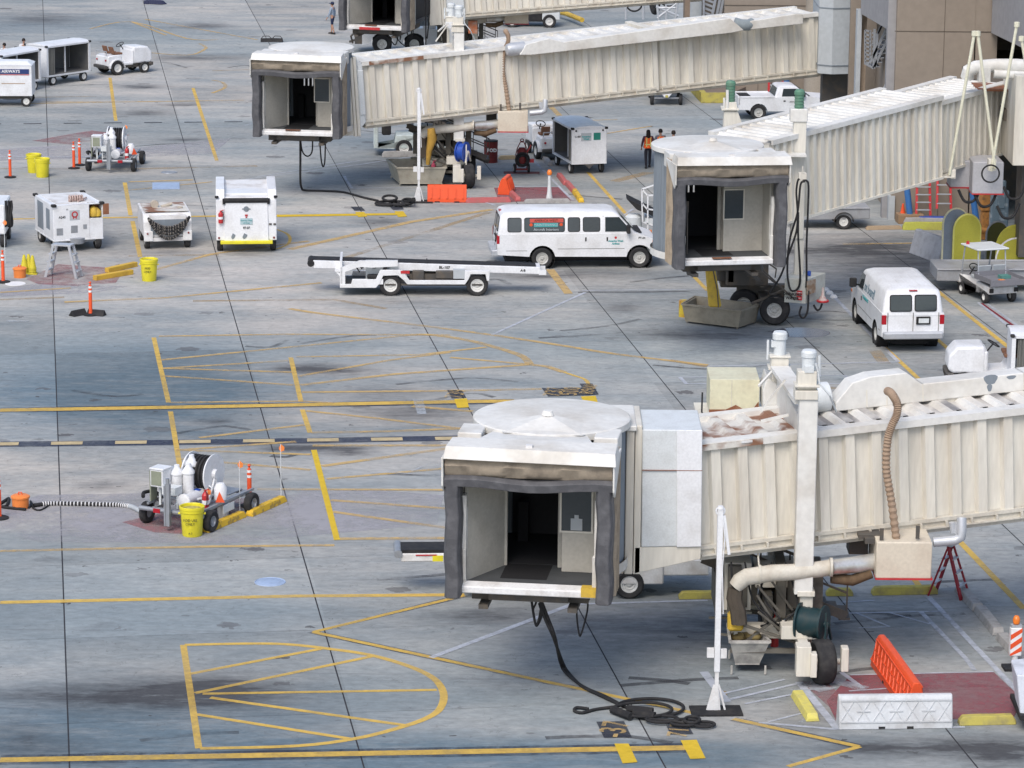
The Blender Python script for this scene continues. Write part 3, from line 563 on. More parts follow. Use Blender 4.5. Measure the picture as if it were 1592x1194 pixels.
def cab(par, L, bl, br, z0, o):
    """cab with canopy facing the viewer. local x along the bumper, y away, z up from the floor"""
    a, c = G(*bl, z0), G(*br, z0); ex = (c-a).normalized(); O = (a+c)/2; T = Matrix.Translation(-L) @ fr(O, ex); hb = (c-a).length/2; k = o.get('k', 1.)
    g = lambda: MB(T)
    q = g(); q.hexa([(-hb, -.12, -.2), (hb, -.12, -.2), (hb, .12, -.2), (-hb, .12, -.2), (-hb, -.12, -.05), (hb, -.12, -.05), (hb, .12, .02), (-hb, .12, .02)])
    bp = q.build('bumper', WHITE2, parent=par, bev=.02)
    q = g(); q.box(hb-.42, hb+.005, -.145, .1, -.17, .03) if o.get('yend') else q.box(-.5, .1, -.13, .05, .012, .024); q.build('bumper_patch', YEL if o.get('yend') else RUST, parent=bp)
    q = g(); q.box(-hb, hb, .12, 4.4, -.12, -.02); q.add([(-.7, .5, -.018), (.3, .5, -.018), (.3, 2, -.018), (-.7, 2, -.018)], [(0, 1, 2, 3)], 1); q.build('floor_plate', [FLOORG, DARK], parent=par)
    q = g(); q.box(-1.3, 1.2, .5, 4., -.5, -.12); q.box(-.9, .8, .2, .6, -.42, -.2); q.box(-1.1, -.9, .1, 3.9, -.6, -.5); q.box(.8, 1., .1, 3.9, -.6, -.5); q.build('underframe', DSTEEL, parent=par)
    # canopy pads
    Hp = 2.38*k; wp = .37
    for sgn in (-1, 1):
        q = g(); x0, x1 = sorted((sgn*1.43, sgn*1.77)); lean = .0
        rg = []
        for j in range(7):
            zz = -.25+(Hp+.25)*j/6; w_ = .02*math.sin(j*2.1); yy = -.32+.03*math.sin(j*1.7)
            rg.append([(x0+w_, yy, zz), (x0+.05+w_, yy-.1, zz), (x1-.05+w_, yy-.1, zz), (x1+w_, yy, zz), (x1+w_, .1, zz), (x0+w_, .1, zz)])
        q.loft(rg); q.build('canopy_pad', GREYPAD, parent=par, bev=.015)
        # accordion side
        q = g(); prof = []
        for j in range(13): prof.append((sgn*(1.82 if j % 2 else 1.68), .1+j*.065))
        vs = [(x, y, z) for z in (-.2, Hp+.35) for x, y in prof]; n = 13
        q.add(vs, [(i, i+1, n+i+1, n+i) for i in range(n-1)]); q.build('bellows', TANFAB, parent=par)
        q = g(); x0, x1 = sorted((sgn*1.50, sgn*1.36)); q.box(x0, x1, .02, .2, -.05, 1.9); q.box(x0, x1, .22, .3, .5, 1.6); q.build('canopy_arm', BRIDGET, parent=par, bev=.01)
    q = g(); rg = []
    for j in range(11):
        xx = -1.78+3.56*j/10; sg = .035*math.sin(j*.9)-.03*math.sin(math.pi*j/10)
        rg.append([(xx, -.42, Hp-.2+sg), (xx, -.45, Hp-.02+sg), (xx, -.36, Hp+.04+sg), (xx, .1, Hp+.05+sg), (xx, .1, Hp-.14+sg)])
    q.loft(rg); q.build('canopy_pad', GREYPAD, parent=par, bev=.012)
    q = g(); rg = []
    for j in range(25):
        xx = -1.76+3.52*j/24; sg = .03*math.sin(j*.8)+.018*math.sin(j*2.3)
        rg.append([(xx, -.3, Hp+.02), (xx, -.36+sg, Hp+.1), (xx, -.42-sg, Hp+.26+sg*.6), (xx, -.33, Hp+.44), (xx, 1.1, Hp+.44), (xx, 1.1, Hp+.04)])
    q.loft(rg); q.build('bellows_top', TANFAB, parent=par, smooth=50)
    # hood
    hz = Hp+.44; q = g()
    q.hexa([(-1.78, -.55, hz), (1.85, -.55, hz-.04), (1.85, .3, hz), (-1.78, .3, hz), (-1.74, -.42, hz+.25), (1.82, -.42, hz+.21), (1.8, .3, hz+.27), (-1.7, .3, hz+.27)])
    for sgn in (-1, 1): x = sgn*1.8; q.hexa([(x-.02, -.5, hz+.02), (x+.02, -.5, hz+.02), (x+.02, 1.2, hz+.1), (x-.02, 1.2, hz+.1), (x-.02, -.5, hz-.5), (x+.02, -.5, hz-.5), (x+.02, -.4, hz-.9), (x-.02, -.4, hz-.9)]) if False else q.prism([(-.5, hz+.02), (.9, hz+.02), (.7, hz-.15), (-.3, hz-.75), (-.48, hz-.6)], 'x', x-.02, x+.02)
    hd = q.build('hood', BRIDGET, parent=par, bev=.01)
    q = g(); q.box(-.07, .07, -.3, -.18, hz+.2, hz+.3); q.build('hood_light', WHITE2, parent=hd)
    # inner panels
    d0, d1 = o.get('door', (-.71, .42)); pd = o.get('pd', 1.45)
    q = g(); q.hexa([(-1.42, .25, -.02), (-1.36, .25, -.02), (d0, pd+.1, -.02), (d0-.08, pd+.12, -.02), (-1.42, .25, Hp), (-1.36, .25, Hp), (d0, pd+.1, Hp), (d0-.08, pd+.12, Hp)])
    q.build('side_panel', INNER, parent=par)
    q = g(); q.box(d0-.05, d0+.03, pd+.05, pd+.16, -.02, Hp); q.box(d1, d1+.1, pd+.05, pd+.16, -.02, Hp); q.box(d0, d1, pd+.06, pd+.16, Hp-.12, Hp); q.build('door_frame', INNER, parent=par)
    q = g(); q.box(d1+.12, 1.43, pd-.25, pd-.19, -.02, Hp); q.box(1.37, 1.43, .3, pd-.2, -.02, Hp); dp = q.build('door_panel', INNER, parent=par, bev=.008)
    wx0, wx1, wz0, wz1 = o.get('win', (.53, 1.14, 1.25, 2.2)); y = pd-.27
    q = g(); q.box(wx0, wx1, y, y+.012, wz0*k, wz1*k); q.build('window', GLASS, parent=dp, bev=.05 if o.get('round') else 0)
    q = g(); 
    for (u0, u1, v0, v1) in ((wx0-.04, wx0, wz0*k-.04, wz1*k+.04), (wx1, wx1+.04, wz0*k-.04, wz1*k+.04), (wx0, wx1, wz0*k-.04, wz0*k), (wx0, wx1, wz1*k, wz1*k+.04)): q.box(u0, u1, y-.012, y+.01, v0, v1)
    q.build('window_frame', BRIDGE, parent=dp)
    if o.get('sign'): q = g(); q.box(wx0+.2, wx0+.45, y-.02, y-.004, wz0*k+.02, wz0*k+.28); q.box(wx0+.28, wx0+.37, y-.02, y-.004, wz0*k+.28, wz0*k+.36); q.build('window_notice', PALE, parent=dp)
    q = g(); q.bar((-1.12, .8, .0), (-1.1, .95, 1.55), .035); q.box(-1.15, -1.07, .9, .97, 1.3, 1.65); q.build('gap_brush', DSTEEL, parent=par)
    [g().box(*b_).build('control_bracket', BRIDGET, parent=par, bev=.02) for b_ in ((-1.44, -1.36, -.02, .12, .05, .75), (1.33, 1.43, -.05, .1, -.05, .7))]
    q = g(); q.box(d0+.02, d0+.25, pd+1.9, pd+2.2, 0, .9); q.build('control_console', DARK, parent=par)
    # gap filling jambs beside pads, room
    q = g()
    for x0, x1 in ((-1.6, -1.44), (1.44, 1.6)): q.box(x0, x1, .3, pd+.3, -.1, Hp+.1)
    q.box(-1.6, d0-.04, pd+.1, pd+.2, -.1, Hp+.1); q.box(d1+.06, 1.6, pd+.1, pd+.2, -.1, Hp+.1); q.box(-1.6, 1.6, .2, pd+.3, Hp, Hp+.06)
    q.build('cab_wall', INNER, parent=par)
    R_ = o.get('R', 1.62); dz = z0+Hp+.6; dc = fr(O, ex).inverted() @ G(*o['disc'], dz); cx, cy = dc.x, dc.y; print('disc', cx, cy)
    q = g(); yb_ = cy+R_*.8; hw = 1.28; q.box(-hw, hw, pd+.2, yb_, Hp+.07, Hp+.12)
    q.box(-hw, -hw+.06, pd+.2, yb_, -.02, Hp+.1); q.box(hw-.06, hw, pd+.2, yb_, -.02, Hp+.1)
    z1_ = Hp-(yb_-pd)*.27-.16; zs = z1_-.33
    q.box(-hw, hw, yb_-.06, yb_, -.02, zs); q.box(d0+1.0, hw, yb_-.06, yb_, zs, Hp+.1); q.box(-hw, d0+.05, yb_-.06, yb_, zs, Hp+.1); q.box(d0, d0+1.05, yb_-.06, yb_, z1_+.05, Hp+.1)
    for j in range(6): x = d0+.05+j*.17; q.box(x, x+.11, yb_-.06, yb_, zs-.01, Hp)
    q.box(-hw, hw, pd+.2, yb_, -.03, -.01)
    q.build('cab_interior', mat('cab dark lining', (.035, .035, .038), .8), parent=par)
    # rotunda
    a0, a1 = math.radians(-38 if not o.get('wrap') else -52), math.radians(218 if not o.get('wrap') else 232)
    # two wall runs leaving the back centre open for the slats
    for (b0, b1) in ((a0, math.radians(62)), (math.radians(118), a1)):
        q = g()
        N = int((b1-b0)/math.radians(3)); ring = []
        for j in range(N+1):
            aa = b0+(b1-b0)*j/N; rr = R_-(.0 if j % 2 else .035); ring.append((cx+rr*math.cos(aa), cy+rr*math.sin(aa)))
        vs = [(x, y, z) for z in (-.15, Hp+.5) for x, y in ring]; n = len(ring); q.add(vs, [(i, i+1, n+i+1, n+i) for i in range(n-1)])
        q.build('rotunda_wall', GREYMET, parent=par)
    q = g(); q.lathe([(0, Hp+.72), (R_*.5, Hp+.70), (R_*1.04, Hp+.62), (R_*1.06, Hp+.60), (R_*1.06, Hp+.46), (0, Hp+.46)], c=(cx, cy, 0), n=56); rf = q.build('cab_roof', BRIDGET, parent=par, smooth=25)
    q = g(); q.lathe([(R_*1.05, -.1), (R_*1.05, -.32), (0, -.32)], c=(cx, cy, 0), n=56); q.build('rotunda_base', BRIDGET, parent=par, smooth=25)
    if o.get('cone', 1):
        q = g(); hz2 = Hp+.74; ap = (cx, cy-.75, hz2+.1)
        yf = cy-R_*.98; q.add([(cx-.85, yf, hz2-.14), (cx+.85, yf, hz2-.14), ap, (cx-1.3, cy-.55, hz2-.16), (cx+1.3, cy-.55, hz2-.16)], [(0, 1, 2), (0, 2, 3), (1, 4, 2)])
        q.lathe([(0, .1), (.1, .1), (.14, 0)], c=(ap[0], ap[1], ap[2]-.02), n=14); q.build('roof_cowl', BRIDGET, parent=rf)
    for sgn in (-1, 1):
        q = g(); x0, x1 = sorted((sgn*1.2, sgn*1.72)); q.box(x0, x1, cy-R_-.1, cy-R_+.75, Hp+.1, Hp+.6); q.build('corner_housing', BRIDGET, parent=par, bev=.02)
    q = g(); q.hexa([(-1.25, .3, Hp+.4), (1.3, .3, Hp+.4), (1.0, cy-R_+.3, Hp+.4), (-1.0, cy-R_+.3, Hp+.4), (-1.25, .3, hz+.2), (1.3, .3, hz+.2), (1.0, cy-R_+.3, hz+.12), (-1.0, cy-R_+.3, hz+.12)]); q.build('roof_link', BRIDGET, parent=par)
    return T, Hp
def transition(par, L, A, B, W, Hh, w1=1.3, fl=.5, m=PALE):
    et = (B-A).normalized(); ew = V((-et.y, et.x, 0)).normalized(); T = Matrix.Translation(-L) @ fr(A, et, ew, et.cross(ew))
    q = MB(T)
    front = [(-w1, -.28), (0, -.02), (0, Hh+.05), (-.35, Hh+.42), (-w1, Hh+.42)]
    q.prism(front, 'y', -.1, W+.1); q.box(-w1+.02, .006, -.135, -.09, .28, Hh-.15); q.build('tunnel_transition', WALLW, parent=par, bev=.02)
    q = MB(T); q.box(-w1-fl, -w1-.27, -.05, W, -.5, Hh+.32); q.box(-w1-.26, -w1-.14, -.09, W+.06, -.56, Hh+.38); q.box(-w1-.13, -w1-.01, -.13, W+.1, -.56, Hh+.4); q.build('joint_collar', BRIDGE, parent=par, bev=.012)
    q = MB(T); q.box(-w1-fl-1.3, -w1-fl+.02, .1, W-.1, Hh+.05, Hh+.26); q.build('link_roof', BRIDGET, parent=par, bev=.02)
    q = MB(T)
    for j in range(8): q.box(-w1-fl-.9+j*.12, -w1-fl-.82+j*.12, .12, .2, -.5, Hh+.05)
    q.box(-w1-fl-.95, -w1-fl, .2, .26, -.5, Hh+.05); q.build('louvre_strip', GREYMET, parent=par)
    return T
# ---- the hanging gear of one bridge, laid out once at the near bridge and reused on its sisters
W1 = G(1278, 1062)
def gear(par, L, YN):
    """YN: depth of the near tunnel face at the lift column"""
    T = Matrix.Translation(-L)
    def B_(name, m, fn, parent=par, **k):
        q = MB(T); fn(q); return q.build(name, m, parent=parent, **k)
    yc = YN-.62
    def f1(q): qb(q, 1239, 612, 1268, 925, yc, .38)
    lc = B_('lift_column', BRIDGET, f1, bev=.015)
    def f2(q): qb(q, 1243, 925, 1263, 1000, yc+.07, .24); qb(q, 1240, 920, 1267, 928, yc-.02, .42)
    B_('inner_column', BRIDGE, f2, parent=lc, bev=.01)
    def f3(q): qb(q, 1236, 608, 1272, 622, yc-.05, .48); qb(q, 1240, 578, 1270, 606, yc+.03, .36); qb(q, 1236, 600, 1275, 603, yc-.06, .5)
    B_('motor_seat', BRIDGE, f3, parent=lc, bev=.01)
    def f4(q):
        c = Q(1257, 578, yc+.2); q.cyl(c, c+V((0, 0, .36)), .15, n=20); q.lathe([(.17, 0), (.17, .1), (.14, .15), (0, .16)], c=c+V((0, 0, .34)), n=20); q.box(c.x-.1, c.x+.1, c.y-.19, c.y-.1, c.z+.02, c.z+.16)
        q.cyl(Q(1274, 585, yc+.1), Q(1274, 553, yc+.1), .03, n=8); q.tube([Q(1268, 565, yc), Q(1272, 578, yc), Q(1274, 596, yc), Q(1290, 615, yc), Q(1300, 640, yc+.4)], .02)
    B_('lift_motor', WALLW, f4, parent=lc, smooth=30)
    # rear column top and cross head
    yb = YN+2.75
    def f5(q): c = Q(1213, 570, yb); q.box(c.x-.19, c.x+.19, yb-.19, yb+.19, 1.0, c.z+.05)
    rc = B_('lift_column', BRIDGE, f5, bev=.015)
    def f6(q):
        c = Q(1212, 552, yb); q.box(c.x-.2, c.x+.2, yb-.2, yb+.2, c.z-.25, c.z); q.box(c.x-.26, c.x+.26, yb-.26, yb+.26, c.z-.3, c.z-.25); q.box(c.x-.24, c.x+.24, yb-.24, yb+.24, c.z-.02, c.z+.02)
    B_('motor_seat', BRIDGE, f6, parent=rc, bev=.01)
    def f7(q):
        c = Q(1212, 552, yb); q.cyl(c, c+V((0, 0, .4)), .14, n=20); q.lathe([(.17, 0), (.17, .12), (.14, .17), (0, .18)], c=c+V((0, 0, .38)), n=20); q.box(c.x-.2, c.x-.08, c.y-.1, c.y+.05, c.z+.2, c.z+.34); q.cyl(c+V((-.27, 0, -.1)), c+V((-.27, 0, .35)), .03, n=8)
    B_('lift_motor', WALLW, f7, parent=rc, smooth=30)
    def f8(q):
        a = Q(1212, 572, yb-.25); b = Q(1250, 625, yc+.3); 
        for k_, h_ in ((0, .16),): q.bar(a, b, .42, .1)
        q.hexa([a+V((-.05, 0, -.1)), a+V((.05, 0, -.1)), b+V((.05, 0, -.5)), b+V((-.05, 0, -.5)), a+V((-.05, 0, -1.1)), a+V((.05, 0, -1.1)), b+V((.05, 0, -1.35)), b+V((-.05, 0, -1.35))])
        q.bar(Q(1221, 590, yc+.9), Q(1183, 640, yc+.9), .05); q.bar(Q(1205, 573, yb-.3), Q(1180, 600, yb-.9), .05); q.bar(Q(1183, 655, yc+.9), Q(1226, 645, yc+.9), .06)
    B_('cross_head', BRIDGET, f8)
    # bogie
    def f9(q):
        w = W1; q.box(w.x-.55, w.x-.33, w.y-.45, w.y+3.6, .55, .95); q.box(w.x-.62, w.x-.3, w.y-.5, w.y-.1, .3, .98); q.box(w.x-.32, w.x-.18, w.y-.62, w.y-.35, .32, .85); q.box(w.x+.36, w.x+.52, w.y-.5, w.y-.2, .42, .95)
        q.box(w.x-.9, w.x-.1, w.y+.3, w.y+.8, .9, 1.2); q.cyl((w.x-.3, w.y, .5), (w.x+.4, w.y, .5), .07); q.box(w.x-1.9, w.x-.5, w.y+1., w.y+1.3, .7, 1.0); q.box(w.x-2.2, w.x-.4, w.y+2.5, w.y+2.8, .8, 1.2)
        q.box(w.x-2.1, w.x-1.5, w.y+1.5, w.y+2.2, 1.2, 2.3); q.box(w.x-1.4, w.x-.5, w.y+1.6, w.y+2.5, 1.7, 2.2)
    bg_ = B_('wheel_bogie', BRIDGE, f9, bev=.012)
    wheel(bg_, *(V((W1.x, W1.y, .5))-L), r=.5, wd=.42, rr=.5, side=1, yaw=101)
    wheel(bg_, *(V((W1.x, W1.y+3.3, .5))-L), r=.5, wd=.42, rr=.5, side=-1, ax='x', yaw=90+8)
    wheel(bg_, *(V((W1.x-.9, W1.y+3.3, .5))-L), r=.5, wd=.42, rr=.5, side=-1, ax='x', yaw=90+8)
    def fj(q):
        w = W1; rnd = random.Random(11)
        for i in range(9):
            x_ = w.x-2.3+i*.27; q.box(x_, x_+rnd.uniform(.15, .4), w.y+1.2+rnd.uniform(0, .6), w.y+2+rnd.uniform(0, 1), .9+rnd.uniform(0, .5), 1.4+rnd.uniform(0, 1.1))
        for i in range(10): a = V((w.x-2.2+rnd.uniform(0, 2), w.y+.6+rnd.uniform(0, 2), .6+rnd.uniform(0, .8))); q.bar(a, a+V((rnd.uniform(-.9, .9), rnd.uniform(-.4, .4), rnd.uniform(-.2, .9))), .05)
        q.bar((w.x-2., w.y+.6, .55), (w.x-.4, w.y+.6, .55), .1); q.bar((w.x-1.7, w.y+.7, 1.1), (w.x-.5, w.y+.7, .7), .06); q.bar((w.x-1.9, w.y+.75, .5), (w.x-.9, w.y+.8, 1.3), .06)
    B_('drive_machinery', mat('greasy grey machinery', (.15, .14, .12), .6, .1, dirt=(.07, .06, .05), amt=.9, sc=3), fj)
    def fk(q):
        w = W1; rnd = random.Random(5)
        for i in range(7):
            x_ = w.x-2+i*.3; q.tube(smooth_pts([(x_, w.y+.9, 2.5), (x_+rnd.uniform(-.3, .3), w.y+.8, 1.7), (x_+rnd.uniform(-.4, .6), w.y+.7, 1.2), (x_+.3, w.y+1.2, .9)], 5), .025, n=6)
    B_('control_hoses', BLACK, fk)
    def f10(q):
        for i in range(14):
            t = i/13; a = Q(1098+t*212, 868+t*88, YN+1.2); q.box(a.x-.12, a.x+.14, YN+.9, YN+1.9, a.z-.03, a.z+.02)
        for yy in (YN+.9, YN+1.9):
            a = Q(1092, 868, yy); b = Q(1316, 958, yy-.0); q.bar(a, b, .05, .22); q.bar(a+V((0, 0, .55)), b+V((0, 0, .55)), .04); q.bar(a+V((0, 0, .95)), b+V((0, 0, .95)), .05)
            for i in range(6): t = i/5; p = a+(b-a)*t; q.bar(p, p+V((0, 0, .95)), .035)
    B_('service_stair', DSTEEL, f10)
    # preconditioned air unit
    ya = YN-.55
    def f11(q): qb(q, 1362, 843, 1449, 900, ya, 1.6)
    ac = B_('air_unit', CREAMBOX if False else mat('air unit cream paint', (.60, .54, .44), .6, dirt=(.45, .36, .28), amt=.5, sc=1.5), f11, bev=.03, bseg=2)
    def f12(q): qb(q, 1361, 899.5, 1450, 902, ya-.02, 1.64)
    B_('red_skirt', RED, f12, parent=ac)
    def f13(q): qb(q, 1345, 838, 1440, 846, ya+.3, 1.3); qb(q, 1320, 835, 1350, 862, ya+1.2, .6); qb(q, 1368, 822, 1374, 840, ya+.1, .05); qb(q, 1424, 818, 1430, 838, ya+.1, .05); qb(q, 1335, 832, 1370, 838, ya+.5, .5)
    B_('hanger', DSTEEL, f13, parent=ac)
    def f14(q): q.tube([Q(1451, 843, ya+.5), Q(1485, 840, ya+.5), Q(1494, 835, ya+.5), Q(1495, 826, ya+.5), Q(1495, 805, ya+.6)], .11, n=14); q.tube([Q(1480, 812, ya+.6), Q(1482, 828, ya+.6), Q(1486, 829, ya+.6), Q(1487, 812, ya+.6)], .07, n=10)
    B_('return_pipe', SIL, f14, parent=ac, smooth=40)
    def f15(q):
        y_ = ya-.02
        q.tube([Q(1143, 912, y_), Q(1150, 904, y_), Q(1160, 897, y_), Q(1200, 891, y_), Q(1240, 889, y_+.05), Q(1280, 884, y_+.1), Q(1292, 882, y_+.1)], [.16, .19, .19, .19, .18, .18, .18], n=18)
        for x_, y2 in ((1181, 893), (1292, 882)): c = Q(x_, y2, y_); q.cyl(c-V((.03, 0, 0)), c+V((.03, 0, 0)), .215, n=18)
        q.tube([Q(1180, 880, y_), Q(1178, 855, y_+.5)], .02)
    dt = B_('air_duct', DUCT, f15, smooth=40)
    def f16(q): q.tube([Q(1292, 882, ya+.1), Q(1330, 878, ya+.3), Q(1362, 873, ya+.5)], [.17, .19, .2], n=18)
    B_('foil_sleeve', FOIL, f16, parent=dt, smooth=40)
    def f17(q): q.tube([Q(1292, 900, ya+.2), Q(1325, 902, ya+.25), Q(1355, 892, ya+.3)], [.1, .13, .1], n=10)
    B_('torn_lining', mat('torn lining', (.13, .085, .05), .9, amt=.8, sc=6, bump=1), f17, parent=dt, smooth=40)
    def f18(q):
        for j, (x_, w_) in enumerate(((1138, .1), (1146, .14))): q.tube([Q(x_, 915, ya), Q(x_-2, 930, ya), Q(x_+4, 950, ya), Q(x_+6, 970, ya)], w_, n=8)
    B_('drooping_hose', mat('brown hose', (.09, .075, .06), .9, amt=.6, sc=4), f18, parent=dt, smooth=40)
    # tan vent hose down the side
    def f19(q):
        P = smooth_pts([Q(1380, 608, YN+.9), Q(1386, 612, YN+.2), Q(1395, 628, YN-.08), Q(1394, 645, YN-.12), Q(1386, 663, YN-.16), Q(1380, 685, YN-.16), Q(1378, 730, YN-.16), Q(1386, 780, YN-.2), Q(1394, 842, YN-.25)], 14)
        q.tube(P, [.085+(.013 if i % 2 else -.008) for i in range(len(P))], n=12)
    B_('ribbed_hose', HOSE, f19)
    # utility duct on the roof
    def f20(q):
        pts = [(1298, 640), (1330, 598), (1396, 585), (1424, 599), (1860, 558), (1860, 590), (1300, 641)]
        pass
    # reel
    return lc, rc, bg_, yc, ya
def reel(par, L, px, py, Y, r, m, w_=.4, disc=None):
    c = Q(px, py, Y)-L; q = MB()
    dx = V((1, -.45, 0)).normalized()
    M = fr(c, dx); q.T = M
    for x_ in (-w_/2, w_/2): q.lathe([(0, x_-.02), (r, x_-.02), (r, x_+.02), (0, x_+.02)], n=28, ax='x')
    q.lathe([(r*.45, -w_/2), (r*.78, -w_/2+.02)]+[(r*(.78+(.03 if i % 2 else 0)), -w_/2+.02+(w_-.04)*i/10) for i in range(11)]+[(r*.45, w_/2)], n=28, ax='x')
    q.lathe([(0, w_/2+.08), (.06, w_/2+.08), (.08, w_/2)], n=12, ax='x')
    o = q.build('hose_reel', m, parent=par, smooth=30)
    q = MB(M); q.bar((w_/2+.1, 0, .05), (w_/2+.1, .25, -.4), .05); q.bar((w_/2+.1, 0, .05), (w_/2+.1, -.25, -.4), .05); q.bar((w_/2+.14, -.25, .35), (w_/2+.14, -.25, -.75), .04); q.bar((-w_/2-.1, 0, 0), (w_/2+.16, 0, 0), .05); q.build('reel_bracket', disc or m, parent=o)
    return o
def extinguisher(par, loc, m=RED, h=.5):
    q = MB(); q.lathe([(0, 0), (.085, .01), (.09, .05), (.09, h*.78), (.05, h*.9), (.03, h*.93), (.03, h)], n=16); q.lathe([(.091, h*.35), (.094, h*.35), (.094, h*.55), (.091, h*.55)], n=16, m=1)
    q.bar((-.02, 0, h), (.1, 0, h+.04), .03); q.tube([(.03, -.02, h), (.1, -.08, h-.05), (.1, -.09, h*.5), (.08, -.09, h*.3)], .012, n=6, m=2)
    return q.build('fire_extinguisher', [m, WHITE, BLACK], parent=par, loc=loc, smooth=30)
def bin_(par, L, pts_top, z0, z1, name='hose_bin', m=None, shrink=.6):
    """open trough: four ground-plan corners (world), narrower at the bottom"""
    c = sum(pts_top, V((0, 0, 0)))/4; q = MB(); P = [p-L for p in pts_top]; c = c-L
    lo = [(c+(p-c)*shrink) for p in P]; t = .93
    for i in range(4):
        a, b, a2, b2 = P[i], P[(i+1) % 4], lo[i], lo[(i+1) % 4]; e = lambda p, k: V((c.x+(p.x-c.x)*k, c.y+(p.y-c.y)*k, 0))
        q.hexa([(a2.x, a2.y, z0), (b2.x, b2.y, z0), (*e(b2, t).xy, z0), (*e(a2, t).xy, z0), (a.x, a.y, z1), (b.x, b.y, z1), (*e(b, t).xy, z1), (*e(a, t).xy, z1)])
    q.prism([(p.x, p.y) for p in lo], 'z', z0-.03, z0)
    for i in range(4): a, b = P[i], P[(i+1) % 4]; q.bar((a.x, a.y, z1), (b.x, b.y, z1), .06)
    for p in P: pp = c+(p-c)*.85; q.cyl((pp.x, pp.y, .02), (pp.x, pp.y, z0), .025, n=6)
    return q.build(name, m or mat('bin grey cream', (.42, .39, .32), .7, dirt=(.22, .19, .15), amt=.6, sc=3), parent=par)
def cable(parent, pts, r, m=BLACK, name='cable', k=6, L=None):
    P = smooth_pts(pts, k); q = MB(Matrix.Translation(-L) if L is not None else None); q.tube(P, r, n=7); return q.build(name, m, parent=parent, smooth=60)

